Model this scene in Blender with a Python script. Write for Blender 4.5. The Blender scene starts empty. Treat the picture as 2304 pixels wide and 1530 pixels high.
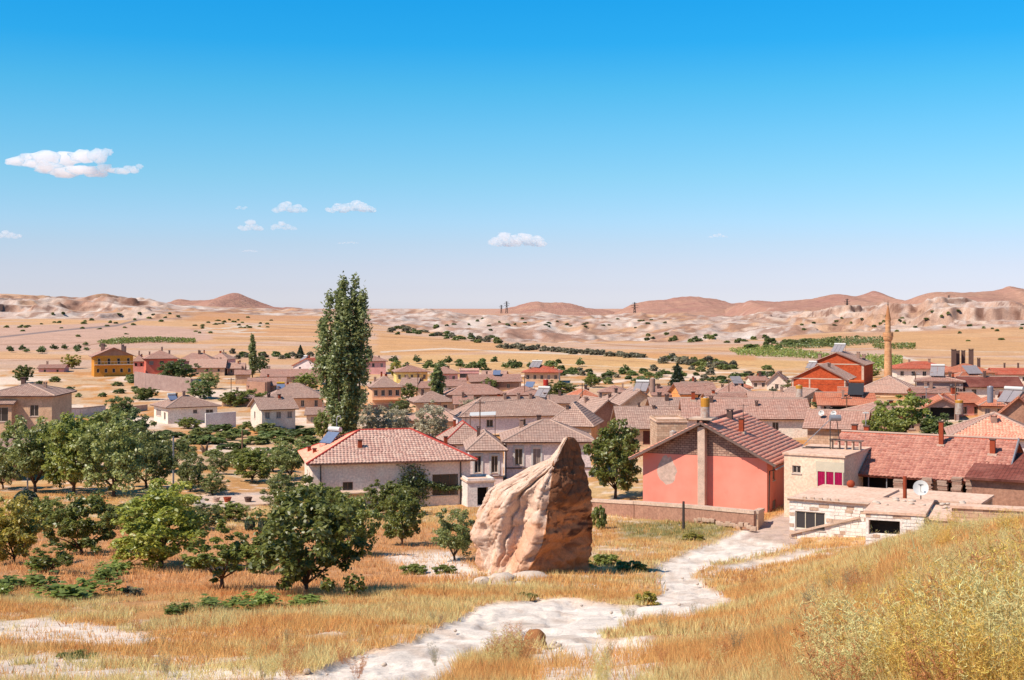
import bpy, math, random
import numpy as np
from mathutils import Vector, Matrix

SC = bpy.context.scene
COL = SC.collection
R = math.radians
F = 3000.0            # focal length of the photograph in its own pixels (2304 wide)
CX, HY = 1152.0, 690.0  # optical axis column, horizon row

# ------------------------------------------------------------------ camera
cam = bpy.data.cameras.new('camera')
cam.sensor_width = 36.0
cam.lens = 36.0 * F / 2304.0
cam.shift_y = -(765.0 - HY) / 2304.0
cam.clip_start = 0.1
cam.clip_end = 60000
camo = bpy.data.objects.new('camera', cam)
camo.location = (0, 0, 0)
camo.rotation_euler = (R(90), 0, 0)
COL.objects.link(camo)
SC.camera = camo

# ------------------------------------------------------------------ sky and sun
SUN_H = Vector((-0.86, -0.51, 0)).normalized()
SUN_EL = R(50)
sun_dir = Vector((SUN_H.x * math.cos(SUN_EL), SUN_H.y * math.cos(SUN_EL), math.sin(SUN_EL)))
world = bpy.data.worlds.new('World')
SC.world = world
world.use_nodes = True
nt = world.node_tree
nt.nodes.clear()
wo = nt.nodes.new('ShaderNodeOutputWorld')
bg = nt.nodes.new('ShaderNodeBackground')
sky = nt.nodes.new('ShaderNodeTexSky')
sky.sky_type = 'NISHITA'
sky.sun_disc = False
sky.sun_elevation = SUN_EL
sky.sun_rotation = math.atan2(SUN_H.x, SUN_H.y)
sky.altitude = 1100
sky.air_density = 1.0
sky.dust_density = 0.6
sky.ozone_density = 2.2
SKY_TINT = [(0.0067, (0.589, 0.606, 0.849)), (0.0267, (0.558, 0.562, 0.787)), (0.06, (0.553, 0.547, 0.731)), (0.0932, (0.528, 0.566, 0.716)), (0.1264, (0.491, 0.607, 0.743)), (0.1924, (0.398, 0.649, 0.733)), (0.2578, (0.298, 0.672, 0.769)), (0.3224, (0.184, 0.677, 0.799)), (0.3859, (0.074, 0.64, 0.865)), (0.4483, (0.048, 0.639, 0.902)), (1.0, (0.045, 0.52, 0.78))]   # (sine of elevation * 2, tint / 1.5): clear saturated blue aloft, pale milky band at the horizon
tcw = nt.nodes.new('ShaderNodeTexCoord'); sxz = nt.nodes.new('ShaderNodeSeparateXYZ'); ml = nt.nodes.new('ShaderNodeMath'); ml.operation = 'MULTIPLY'; ml.inputs[1].default_value = 2.0
cr = nt.nodes.new('ShaderNodeValToRGB')
while len(cr.color_ramp.elements) < len(SKY_TINT): cr.color_ramp.elements.new(0.5)
for el, (p_, c_) in zip(cr.color_ramp.elements, SKY_TINT): el.position = p_; el.color = (*c_, 1)
nt.links.new(tcw.outputs['Generated'], sxz.inputs[0]); nt.links.new(sxz.outputs['Z'], ml.inputs[0]); nt.links.new(ml.outputs[0], cr.inputs[0])
mu = nt.nodes.new('ShaderNodeVectorMath'); mu.operation = 'MULTIPLY'; mu2 = nt.nodes.new('ShaderNodeVectorMath'); mu2.operation = 'SCALE'; mu2.inputs['Scale'].default_value = 1.5
bg.inputs['Strength'].default_value = 0.081
nt.links.new(sky.outputs[0], mu.inputs[0]); nt.links.new(cr.outputs[0], mu.inputs[1]); nt.links.new(mu.outputs[0], mu2.inputs[0])
nt.links.new(mu2.outputs[0], bg.inputs['Color'])
nt.links.new(bg.outputs[0], wo.inputs['Surface'])
sl = bpy.data.lights.new('sun', 'SUN')
sl.energy = 4.3
sl.angle = R(0.53)
sl.color = (1.0, 0.905, 0.77)
so = bpy.data.objects.new('sun', sl)
so.rotation_euler = sun_dir.to_track_quat('Z', 'Y').to_euler()
so.location = (-80, -20, 120)
COL.objects.link(so)
vs = SC.view_settings
vs.view_transform = 'Standard'
vs.look = 'None'
vs.exposure = 0.66
vs.gamma = 1.0
vs.use_curve_mapping = False
SC.cycles.max_bounces = 6
SC.cycles.diffuse_bounces = 3
SC.cycles.transparent_max_bounces = 8
SC.cycles.use_denoising = True

# ------------------------------------------------------------------ helpers
RNG = np.random.default_rng(7)
def lin(c):
    c = np.asarray(c, float) / 255.0
    return np.where(c <= 0.04045, c / 12.92, ((c + 0.055) / 1.055) ** 2.4)
def alb(r, g, b, k=1.6):
    """albedo of a surface that photographs as sRGB r,g,b in full sun"""
    return tuple(np.clip(lin((r, g, b)) / k, 0.005, 0.8))
_pt = np.random.default_rng(3)
_perm = np.concatenate([_pt.permutation(256)] * 2)
_val = _pt.random(256)
def vnoise(x, y, s=0):
    x = np.asarray(x, float) + 37.31 * s; y = np.asarray(y, float) + 11.17 * s
    xi = np.floor(x).astype(int); yi = np.floor(y).astype(int)
    fx = x - xi; fy = y - yi
    fx = fx * fx * fx * (fx * (fx * 6 - 15) + 10); fy = fy * fy * fy * (fy * (fy * 6 - 15) + 10)
    h = lambda a, b: _val[_perm[_perm[a & 255] + (b & 255)]]
    return (h(xi, yi) * (1 - fx) + h(xi + 1, yi) * fx) * (1 - fy) + (h(xi, yi + 1) * (1 - fx) + h(xi + 1, yi + 1) * fx) * fy
def fbm(x, y, o=4, s=0):
    t = 0; a = 0.5; n = 0
    for i in range(o):
        t = t + a * vnoise(x * 2 ** i, y * 2 ** i, s + i); n += a; a *= 0.5
    return t / n
def ridged(x, y, o=4, s=0):
    t = 0; a = 0.5; n = 0
    for i in range(o):
        t = t + a * (1 - np.abs(2 * vnoise(x * 2 ** i, y * 2 ** i, s + i) - 1)); n += a; a *= 0.5
    return t / n
def sstep(a, b, x):
    t = np.clip((np.asarray(x, float) - a) / (b - a), 0, 1); return t * t * (3 - 2 * t)

# ------------------------------------------------------------------ terrain height
TPX = np.array([-1200, 0, 400, 800, 1150, 1450, 1750, 2000, 2304, 3000], float)
TD = np.array([0, 10, 15, 20, 30, 40, 50, 60, 75, 95, 120, 150, 200, 268, 340, 456, 600, 800, 1000, 1100, 1300, 1500, 2000, 3000, 9000], float)
TZ = np.array([
 [-1.7,-4.4,-5.6,-6.8,-8.8,-10.4,-11.6,-12.8,-14.5,-16.3,-18,-19,-20,-22,-22.5,-21,-20,-16,-12,-6,13,20,22,20,-25],
 [-1.7,-4.2,-5.3,-6.4,-8.4,-10.2,-11.5,-12.6,-14.3,-16.3,-17.9,-19.3,-20.5,-23.5,-24.5,-23,-22,-17.5,-12.5,-7,13,17,16,8,-25],
 [-1.7,-4.2,-5.3,-6.4,-8.4,-10.2,-11.5,-12.6,-14.3,-16.3,-17.9,-19.5,-21,-24.3,-25,-23,-22,-17.5,-13.5,-10,-1.5,1.5,-4,-12,-25],
 [-1.7,-3.9,-5,-6,-8,-9.9,-11.5,-13,-14.9,-17.2,-19.4,-20.8,-22,-24,-24.7,-23.5,-22,-19,-16,-14,-9,-4.5,-8,-14,-25],
 [-1.7,-3.7,-4.8,-5.9,-8,-9.9,-11.4,-12.8,-14.7,-17,-19.2,-20.3,-21.3,-22.5,-23.5,-23.5,-22.5,-22,-20,-18,-13,-7.5,-10,-18,-25],
 [-1.7,-3.5,-4.6,-5.7,-7.8,-9.6,-11.6,-13.2,-15.2,-17.2,-18.8,-19.3,-20.3,-21.5,-22.5,-23.3,-22.5,-22.5,-21,-18.5,-15,-11.5,-17,-30,-25],
 [-1.7,-3.2,-4.4,-5.6,-7.6,-9.5,-11.2,-12.7,-15,-17.3,-18.3,-18.2,-18.4,-19.5,-21,-23,-22.5,-22,-20,-18,-15,-13,-18,-30,-25],
 [-1.7,-2.8,-4.1,-5,-6.2,-7.2,-8.5,-10.4,-14,-17.2,-17.6,-17.2,-17.6,-19,-20.5,-22.5,-22,-20,-15,-10,-6,-3.5,-8,-20,-25],
 [-1.7,-2.4,-3.5,-4.2,-5.4,-6.5,-8.2,-10.3,-13.8,-16.8,-17,-16.5,-17,-18,-20,-22,-21,-19,-9,-4,1,4,4,-5,-25],
 [-1.7,-1.9,-2.6,-3,-3.8,-4.6,-6,-8.5,-12,-15.8,-16.5,-16,-16.5,-17.5,-19.5,-21.5,-20,-18,-7,-2,5,10,14,5,-25]])
def _lut():
    pu = np.linspace(-1200, 3000, 211); ls = np.linspace(0, math.log(9000 / 12.0 + 1), 500)
    ds = 12.0 * (np.exp(ls) - 1)
    tl = np.log(TD / 12.0 + 1)
    rows = np.array([np.interp(ls, tl, TZ[i]) for i in range(len(TPX))])
    g = np.array([np.interp(pu, TPX, rows[:, j]) for j in range(len(ls))])      # [d, px]
    def blur(a, ax, sg):
        k = np.arange(-3 * sg, 3 * sg + 1); w = np.exp(-k ** 2 / (2.0 * sg * sg)); w /= w.sum()
        ap = np.concatenate([np.repeat(np.take(a, [0], ax), 3 * sg, ax), a, np.repeat(np.take(a, [-1], ax), 3 * sg, ax)], ax)
        return np.apply_along_axis(lambda v: np.convolve(v, w, 'valid'), ax, ap)
    g = blur(g, 1, 6); g = blur(g, 0, 5)
    return pu, ls, g
_PU, _LS, _G = _lut()
def base_z(X, Y):
    X = np.asarray(X, float); Y = np.asarray(Y, float)
    px = np.clip(CX + F * X / np.maximum(Y, 12.0), -1199, 2999)
    l = np.log(np.clip(Y, 0, 8990) / 12.0 + 1)
    a = (px + 1200) / 4200 * 210; b = l / _LS[-1] * 499
    ai = np.clip(a.astype(int), 0, 209); bi = np.clip(b.astype(int), 0, 498)
    fa = a - ai; fb = b - bi
    return (_G[bi, ai] * (1 - fa) + _G[bi, ai + 1] * fa) * (1 - fb) + (_G[bi + 1, ai] * (1 - fa) + _G[bi + 1, ai + 1] * fa) * fb + np.where(Y < 0, Y * 0.05, 0)
def bad_amp(px, d):
    left = (1 - sstep(330, 480, px)) * sstep(1020, 1120, d) * (1 - sstep(1290, 1340, d)) * 6.5
    lmid = sstep(380, 450, px) * (1 - sstep(700, 800, px)) * sstep(1180, 1280, d) * (1 - sstep(1450, 1520, d)) * 5
    lo = np.interp(px, [800, 1000, 1150, 1300, 1400, 1600, 1800, 2000], [1120, 930, 800, 800, 850, 800, 900, 960])
    mid = sstep(780, 860, px) * (1 - sstep(1960, 2100, px)) * sstep(lo, lo + 40, d) * (1 - sstep(1480, 1580, d)) * 6.5
    rt = sstep(1850, 2000, px) * sstep(880, 960, d) * (1 - sstep(1300, 1420, d)) * 6
    return left + lmid + mid + rt
def tz(X, Y):
    X = np.asarray(X, float); Y = np.asarray(Y, float)
    z = base_z(X, Y)
    px = CX + F * X / np.maximum(Y, 12.0)
    a = bad_amp(px, Y)
    wx = X + 14 * (fbm(X / 60, Y / 60, 3, 5) - .5); wy = Y + 14 * (fbm(X / 60, Y / 60, 3, 9) - .5)
    z = z + a * (1.5 * (ridged(wx / 95, wy / 130, 2, 1) - 0.62) + 0.95 * (ridged(wx / 30, wy / 48, 3, 2) - 0.55) + 0.28 * (ridged(wx / 9, wy / 16, 2, 4) - .5))
    # bedded tuff: the slopes right of the minaret and on the left mesa step in layers
    tm = (sstep(1720, 1900, px) * sstep(930, 990, Y) * (1 - sstep(1450, 1600, Y)) * .85 + (1 - sstep(360, 470, px)) * sstep(1040, 1090, Y) * (1 - sstep(1300, 1360, Y)) * .7)
    zz_ = z + 1.6 * (fbm(X / 70, Y / 70, 2, 15) - .5); st_ = 5.2; fl_ = np.floor(zz_ / st_); fr_ = zz_ / st_ - fl_
    z = z + tm * (st_ * (fl_ + .18 * fr_ + .82 * sstep(.58, .86, fr_)) - zz_)
    # terrace cliffs on the right and the left mesa
    for (p0, p1, dc, h, w, sd) in ((1700, 1985, 1260, 6.5, 4, 1), (1985, 2180, 1130, 7.5, 4, 2), (2090, 2290, 1010, 10.0, 3, 3), (-40, 125, 1090, 6.0, 4, 4), (225, 355, 1240, 4.5, 4, 5), (130, 240, 1160, 4.0, 5, 6)):
        m = sstep(p0 - 40, p0 + 15, px) * (1 - sstep(p1 - 15, p1 + 60, px))
        dd = dc + 40 * (fbm(X / 45, X * 0 + sd, 3, sd) - .5) * 2 + 12 * (vnoise(X / 7, X * 0 + sd * 3, sd) - .5)
        z = z + m * h * (sstep(dd - w, dd + w, Y) - sstep(dd + 40, dd + 190, Y))
    # gentle unevenness everywhere
    n = sstep(4, 14, Y)
    z = z + n * (0.5 * (fbm(X / 9, Y / 9, 3, 6) - .5) + 0.22 * (fbm(X / 1.6, Y / 1.6, 3, 8) - .5) * (1 - sstep(90, 140, Y)))
    z = z + 0.7 * sstep(380, 700, Y) * (fbm(X / 60, Y / 60, 3, 12) - .5) * 2
    return z
def gz(x, y):
    return float(tz(np.array([x]), np.array([y]))[0])
def P(px, py, d):
    return Vector(((px - CX) / F * d, d, -(py - HY) / F * d))
def G(px, py, d0=6.0, d1=2500.0):
    """world point where the sight line of a pixel meets the ground"""
    ds = d0 * (d1 / d0) ** np.linspace(0, 1, 1600)
    X = (px - CX) / F * ds; zr = -(py - HY) / F * ds
    h = zr - tz(X, ds)
    i = np.argmax(h < 0)
    if not (h < 0).any(): i = len(ds) - 1
    return Vector((X[i], ds[i], float(tz(X[i:i+1], ds[i:i+1])[0])))

# ------------------------------------------------------------------ mesh helpers
def np_mesh(name, V, Fq, attrs=None, smooth=False):
    me = bpy.data.meshes.new(name)
    V = np.asarray(V, np.float32); Fq = np.asarray(Fq, np.int32)
    n, k = Fq.shape
    me.vertices.add(len(V)); me.vertices.foreach_set('co', V.ravel())
    me.loops.add(n * k); me.loops.foreach_set('vertex_index', Fq.ravel())
    me.polygons.add(n)
    me.polygons.foreach_set('loop_start', np.arange(0, n * k, k, dtype=np.int32))
    if smooth: me.polygons.foreach_set('use_smooth', np.ones(n, bool))
    for an, arr in (attrs or {}).items():
        arr = np.asarray(arr, np.float32)
        if arr.ndim == 1:
            at = me.attributes.new(an, 'FLOAT', 'POINT'); at.data.foreach_set('value', arr)
        else:
            if arr.shape[1] == 3: arr = np.concatenate([arr, np.ones((len(arr), 1), np.float32)], 1)
            at = me.attributes.new(an, 'FLOAT_COLOR', 'POINT'); at.data.foreach_set('color', arr.ravel())
    me.update(calc_edges=True)
    return me
def link(name, me, mat=None, parent=None, loc=None, rz=None):
    o = bpy.data.objects.new(name, me)
    if mat is not None and me is not None and len(me.materials) == 0: me.materials.append(mat)
    COL.objects.link(o)
    if parent is not None: o.parent = parent
    if loc is not None: o.location = loc
    if rz is not None: o.rotation_euler = (0, 0, rz)
    return o
def tag(o, label=None, cat=None, group=None, kind=None):
    if label: o['label'] = label
    if cat: o['category'] = cat
    if group: o['group'] = group
    if kind: o['kind'] = kind
    return o
def empty(name, loc, rz=0.0):
    o = bpy.data.objects.new(name, None); o.empty_display_size = 0.3
    o.location = loc; o.rotation_euler = (0, 0, rz); COL.objects.link(o); return o
def copy_tree(o, parent=None):
    c = o.copy(); COL.objects.link(c); c.parent = parent
    for ch in o.children: copy_tree(ch, c)
    return c
class MB:
    """collects faces, then becomes ONE mesh object"""
    def __init__(s): s.v = []; s.f = []; s.uv = None
    def face(s, *pts):
        n = len(s.v); s.v += [tuple(p) for p in pts]; s.f.append(tuple(range(n, n + len(pts)))); return s
    def box(s, x0, x1, y0, y1, z0, z1, M=None):
        n = len(s.v)
        p = [(x0,y0,z0),(x1,y0,z0),(x1,y1,z0),(x0,y1,z0),(x0,y0,z1),(x1,y0,z1),(x1,y1,z1),(x0,y1,z1)]
        if M is not None: p = [tuple(M @ Vector(q)) for q in p]
        s.v += p
        s.f += [tuple(n + i for i in q) for q in ((0,3,2,1),(4,5,6,7),(0,1,5,4),(1,2,6,5),(2,3,7,6),(3,0,4,7))]; return s
    def beam(s, a, b, w, h=None):
        a = Vector(a); b = Vector(b); h = h or w
        d = (b - a); L = d.length
        if L < 1e-6: return s
        q = d.to_track_quat('Z', 'Y').to_matrix().to_4x4(); q.translation = a
        return s.box(-w/2, w/2, -h/2, h/2, 0, L, q)
    def tube(s, pts, rad, n=8, cap=True):
        pts = [Vector(p) for p in pts]; rings = []
        for i, p in enumerate(pts):
            d = pts[min(i+1, len(pts)-1)] - pts[max(i-1, 0)]
            q = d.to_track_quat('Z', 'Y').to_matrix()
            r = rad[i] if hasattr(rad, '__len__') else rad
            st = len(s.v)
            s.v += [tuple(p + q @ Vector((math.cos(2*math.pi*k/n)*r, math.sin(2*math.pi*k/n)*r, 0))) for k in range(n)]
            rings.append(st)
        for a, b in zip(rings, rings[1:]):
            s.f += [(a+k, a+(k+1)%n, b+(k+1)%n, b+k) for k in range(n)]
        if cap:
            s.f.append(tuple(rings[0] + k for k in reversed(range(n)))); s.f.append(tuple(rings[-1] + k for k in range(n)))
        return s
    def lathe(s, prof, n=16, c=(0, 0, 0)):
        st = []
        for r, z in prof:
            st.append(len(s.v)); s.v += [(c[0]+math.cos(2*math.pi*k/n)*r, c[1]+math.sin(2*math.pi*k/n)*r, c[2]+z) for k in range(n)]
        for a, b in zip(st, st[1:]):
            s.f += [(a+k, a+(k+1)%n, b+(k+1)%n, b+k) for k in range(n)]
        s.f.append(tuple(st[0]+k for k in reversed(range(n)))); s.f.append(tuple(st[-1]+k for k in range(n)))
        return s
    def mesh(s, name, smooth=False):
        me = bpy.data.meshes.new(name); me.from_pydata(s.v, [], s.f)
        if smooth: me.polygons.foreach_set('use_smooth', np.ones(len(s.f), bool))
        return me
    def build(s, name, mat, parent=None, loc=None, rz=None, smooth=False):
        return link(name, s.mesh(name, smooth), mat, parent, loc, rz)

# ------------------------------------------------------------------ materials
MATS = {}
def N(t, ty, **kw):
    n = t.nodes.new(ty)
    for k, v in kw.items():
        if k.startswith('i_'): n.inputs[k[2:].replace('_', ' ')].default_value = v
        else: setattr(n, k, v)
    return n
def new_mat(name):
    m = bpy.data.materials.new(name); m.use_nodes = True; t = m.node_tree; t.nodes.clear()
    o = t.nodes.new('ShaderNodeOutputMaterial'); b = t.nodes.new('ShaderNodeBsdfPrincipled')
    t.links.new(b.outputs[0], o.inputs[0]); b.inputs['Specular IOR Level'].default_value = 0.25
    return m, t, b
def mixc(t, fac, a, b, mode='MIX'):
    n = t.nodes.new('ShaderNodeMix'); n.data_type = 'RGBA'; n.blend_type = mode
    for s, v in ((0, fac), (6, a), (7, b)):
        if hasattr(v, 'links') or hasattr(v, 'is_linked'): t.links.new(v, n.inputs[s])
        elif s == 0: n.inputs[0].default_value = v
        else: n.inputs[s].default_value = (*v[:3], 1)
    return n.outputs[2]
def noise(t, scale, detail=4, rough=0.6, coord='Object', dist=0.0, stretch=None):
    tc = t.nodes.new('ShaderNodeTexCoord'); n = t.nodes.new('ShaderNodeTexNoise')
    n.inputs['Scale'].default_value = scale; n.inputs['Detail'].default_value = detail
    n.inputs['Roughness'].default_value = rough; n.inputs['Distortion'].default_value = dist
    src = tc.outputs[coord]
    if stretch:
        mp = t.nodes.new('ShaderNodeMapping'); mp.inputs['Scale'].default_value = stretch
        t.links.new(src, mp.inputs[0]); src = mp.outputs[0]
    t.links.new(src, n.inputs['Vector']); return n.outputs[0]
def ramp(t, src, stops):
    n = t.nodes.new('ShaderNodeValToRGB'); e = n.color_ramp.elements
    while len(e) < len(stops): e.new(0.5)
    for el, (p, c) in zip(e, stops):
        el.position = p; el.color = (c, c, c, 1) if not hasattr(c, '__len__') else (*c[:3], 1)
    t.links.new(src, n.inputs[0]); return n.outputs[0]
def bump(t, b, src, strength=0.3, dist=0.05):
    n = t.nodes.new('ShaderNodeBump'); n.inputs['Strength'].default_value = strength; n.inputs['Distance'].default_value = dist
    t.links.new(src, n.inputs['Height']); t.links.new(n.outputs[0], b.inputs['Normal'])
def plain(name, col, rough=0.8, metal=0.0, var=0.12, scale=3.0, col2=None, bmp=0.0, spec=None):
    """plain colour with uneven wear"""
    if name in MATS: return MATS[name]
    m, t, b = new_mat(name)
    c2 = col2 or tuple(max(0.004, x * 0.55) for x in col)
    n = noise(t, scale, 5, 0.65)
    f = ramp(t, n, [(0.35, 0.0), (0.75, min(1.0, var * 3.0))])
    c = mixc(t, f, col, c2)
    f2 = ramp(t, noise(t, scale * 9, 3, 0.6), [(0.3, 1 - var), (0.7, 1 + var * 0.4)])
    c = mixc(t, 1.0, c, f2, 'MULTIPLY')
    t.links.new(c, b.inputs['Base Color'])
    b.inputs['Roughness'].default_value = rough; b.inputs['Metallic'].default_value = metal
    if spec is not None: b.inputs['Specular IOR Level'].default_value = spec
    if bmp: bump(t, b, n, bmp, 0.05)
    MATS[name] = m; return m
# ------------------------------------------------------------------ ground
def poly_mask(px, py, poly, soft=8.0, ys=2.2, jit=None):
    """1 inside a polygon given in photo pixels of points on the ground, soft edge"""
    p = np.array(poly, float) * (1, ys); x = px; y = py * ys
    n = len(p); ins = np.zeros(x.shape, bool); dm = np.full(x.shape, 1e9)
    for i in range(n):
        a = p[i]; b = p[(i + 1) % n]
        c = ((a[1] > y) != (b[1] > y)) & (x < (b[0] - a[0]) * (y - a[1]) / (b[1] - a[1] + 1e-9) + a[0])
        ins ^= c
        e = b - a; L = (e ** 2).sum() + 1e-9
        t = np.clip(((x - a[0]) * e[0] + (y - a[1]) * e[1]) / L, 0, 1)
        dm = np.minimum(dm, np.hypot(x - a[0] - t * e[0], y - a[1] - t * e[1]))
    sd = np.where(ins, dm, -dm)
    if jit is not None: sd = sd + jit
    return sstep(-soft, soft, sd)
PATH = [(540,1560),(740,1488),(900,1444),(1030,1392),(1120,1350),(1290,1342),(1430,1364),(1474,1342),(1490,1295),(1474,1266),(1560,1238),(1640,1208),(1695,1176),(1790,1176),(1800,1222),(1720,1246),(1590,1272),(1566,1296),(1612,1328),(1668,1350),(1600,1384),(1450,1398),(1360,1424),(1420,1450),(1300,1470),(1220,1446),(1130,1450),(1050,1476),(1000,1560)]
BRANCH = [(1560,1290),(1680,1262),(1850,1232),(1850,1242),(1700,1276),(1600,1296)]
PALE1 = [(-80,1392),(120,1384),(320,1420),(330,1448),(120,1450),(-80,1440)]
PALE2 = [(-80,1500),(300,1490),(640,1500),(700,1560),(-80,1560)]
PALE3 = [(1240,1440),(1420,1430),(1460,1500),(1400,1560),(1240,1560),(1180,1500)]
PALE4 = [(870,1250),(1010,1240),(1080,1290),(1060,1310),(930,1290)]
PALE5 = [(1085,1285),(1190,1262),(1240,1280),(1170,1310),(1090,1312)]
ORANGE = [(-100,1195),(220,1180),(560,1190),(1075,1185),(1085,1280),(960,1320),(780,1345),(300,1350),(-100,1320)]
PAVED = [(420,1112),(600,1106),(610,1128),(560,1142),(440,1142)]
STREET = [(1668,1206),(1712,1176),(1792,1140),(1800,1225),(1730,1215)]
GREENG = [(1390,1178),(1560,1170),(1660,1182),(1600,1215),(1400,1212)]
def cover(X, Y, Z):
    """ground colour, and how much dry grass grows: (rgb, grass, path)"""
    px = CX + F * X / np.maximum(Y, 3.0); py = HY - F * Z / np.maximum(Y, 3.0)
    j = 34 * (fbm(X / 2.2, Y / 2.2, 4, 21) - .5) * 2 * np.clip(40 / np.maximum(Y, 10), .2, 1.6)
    n1 = fbm(X / 7, Y / 7, 4, 31); n2 = fbm(X / 1.1, Y / 1.1, 4, 33); n3 = fbm(X / 40, Y / 40, 4, 35)
    straw = np.array(alb(238, 192, 136)); straw2 = np.array(alb(222, 164, 106)); pale = np.array(alb(250, 228, 210, 1.35)); white = np.array(alb(252, 234, 218, 1.35))
    orange = np.array(alb(230, 166, 116))
    c = straw + (straw2 - straw) * sstep(.4, .65, n1)[..., None]
    c = c + (pale - c) * (0.6 * sstep(.55, .75, n2))[..., None]
    grass = np.ones_like(X); path = np.zeros_like(X)
    near = Y < 175
    def put(mask, col, g=None, isp=False, k=1.0):
        nonlocal c, grass, path
        mk = mask * near * k
        c = c + (np.array(col) - c) * mk[..., None]
        if g is not None: grass = grass * (1 - mk) + g * mk
        if isp: path = np.maximum(path, mk)
    put(poly_mask(px, py, ORANGE, 40, 2.2, j * 2), orange, 0.75, k=0.8)
    put(poly_mask(px, py, PALE4, 20, 2.2, j), pale, 0.25)
    put(poly_mask(px, py, GREENG, 25, 2.2, j), alb(150, 145, 90), 1.2, k=.7)
    for q in (PALE1, PALE2, PALE3): put(poly_mask(px, py, q, 30, 2.2, j * 2.6), pale, 0.16)
    for q in (PATH, BRANCH): put(poly_mask(px, py, q, 9, 2.2, j), white, 0.0, True)
    put(poly_mask(px, py, PALE5, 14, 2.2, j), white, 0.05, True, .9)
    put(poly_mask(px, py, STREET, 6, 2.2, j * .3), alb(222, 192, 176), 0.0, True)
    put(poly_mask(px, py, PAVED, 4, 2.2), alb(240, 215, 200), 0.0, True)
    pn = fbm(X / .7 + .5 * Y, Y / 2.6, 4, 37)
    c = c + (np.array(alb(232, 200, 176)) - c) * (path * .55 * sstep(.5, .66, pn))[..., None]
    # village floor: trodden sandy soil with dry patches
    vil = sstep(150, 175, Y) * (1 - sstep(520, 600, Y))
    vc = np.array(alb(232, 190, 150)) + (np.array(alb(226, 160, 100)) - np.array(alb(232, 190, 150))) * sstep(.45, .6, n1)[..., None]
    vc = vc + (pale - vc) * (0.7 * sstep(.56, .66, fbm(X / 14, Y / 14, 3, 51)))[..., None]
    c = c + (vc - c) * vil[..., None]
    # fields of the plain
    far = sstep(440, 520, Y)
    beige = np.array(alb(230, 190, 164)); ora = np.array(alb(236, 184, 138)); ora2 = np.array(alb(224, 164, 118)); mauve = np.array(alb(226, 182, 160))
    fc = ora + (beige - ora) * sstep(.45, .58, fbm(X / 120, Y / 45, 3, 41))[..., None]
    st = vnoise(X / 160 + Y / 400, Y / 16, 43)
    fc = fc + (ora2 - fc) * (0.6 * sstep(.55, .75, st))[..., None]
    for poly, colr, k in (([(-300,752),(240,726),(470,742),(480,764),(250,786),(-300,796)], mauve, .9),
                          ([(440,735),(720,742),(720,762),(470,752)], alb(236,176,126), .8), ([(850,748),(1140,775),(1160,790),(850,800)], alb(236,178,124), .8),
                          ([(900,800),(1400,792),(2000,822),(2000,850),(900,850)], alb(240,188,128), .8), ([(1280,788),(1700,800),(1700,812),(1280,800)], alb(230,166,112), .8),
                          ([(2000,742),(2304,770),(2400,800),(2000,800)], alb(232,178,128), .8), ([(400,690),(720,695),(720,720),(420,722)], alb(222,158,110), .7)):
        mk = poly_mask(px, py, poly, 7, 3.0) * (Y > 480) * k
        fc = fc + (np.array(colr) - fc) * mk[..., None]
    c = c + (fc - c) * far[..., None]
    # field tracks and the road up to the left mesa
    def line(pts, wpx, col, k=.9):
        nonlocal c
        dm = np.full(X.shape, 1e9)
        for a, b in zip(pts, pts[1:]):
            a = np.array(a, float) * (1, 3); b = np.array(b, float) * (1, 3); e = b - a
            t = np.clip(((px - a[0]) * e[0] + (py * 3 - a[1]) * e[1]) / (e @ e), 0, 1)
            dm = np.minimum(dm, np.hypot(px - a[0] - t * e[0], py * 3 - a[1] - t * e[1]))
        mk = (1 - sstep(wpx * .6, wpx * 1.4, dm)) * (Y > 480) * k
        c = c + (np.array(col) - c) * mk[..., None]
    line([(-50,764),(150,742),(260,733),(330,715),(368,700)], 5, alb(160,140,135))
    line([(860,792),(1000,784),(1150,792),(1400,800),(1720,838)], 5, alb(246,220,196))
    line([(480,762),(600,764),(720,770)], 3, alb(190,140,100), .7)
    line([(150,785),(240,770),(440,772)], 3, alb(190,140,110), .7)
    for (yy0, yy1, x0_, x1_, cc) in ((742,748,430,720,(196,150,120)), (757,768,850,1130,(200,148,108)), (775,770,0,200,(196,150,124)), (792,786,880,1150,(206,150,106)), (806,822,1260,1700,(200,146,104)), (816,834,1180,1640,(246,216,184)), (828,842,1250,1720,(206,150,104)), (752,758,440,720,(240,206,180)), (812,806,0,190,(200,150,118)), (800,812,2010,2304,(198,146,112)), (786,792,2060,2304,(240,206,176)), (730,742,560,720,(204,150,116)), (818,812,880,1240,(244,206,164)), (772,790,1330,1640,(206,150,110))):
        line([(x0_, yy0), ((x0_ + x1_) / 2, (yy0 + yy1) / 2 + 1.5), (x1_, yy1)], 2.6, alb(*cc), .75)
    mk = poly_mask(px, py, [(430,742),(500,728),(590,730),(600,748),(520,752)], 6, 3.0) * (Y > 480) * sstep(.45, .6, fbm(X / 8, Y / 14, 4, 81))
    c = c + (np.array(alb(240, 220, 200)) - c) * (mk * .9)[..., None]
    line([(2020,800),(2060,812),(2100,822)], 5, alb(246,225,205))
    # badlands of pale tuff
    a = bad_amp(px, Y); bm = sstep(.4, 2.5, a)
    rg = fbm(X / 26, Y / 60, 4, 61); rg2 = fbm(X / 7, Y / 22, 3, 63)
    tuff = np.array(alb(236, 206, 186)); tuff2 = np.array(alb(208, 162, 138)); sand = np.array(alb(222, 168, 126)); wht = np.array(alb(250, 236, 226))
    bc = tuff2 + (tuff - tuff2) * sstep(.4, .58, rg)[..., None]
    bc = bc + (wht - bc) * (.45 * sstep(.56, .70, rg2))[..., None]
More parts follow.
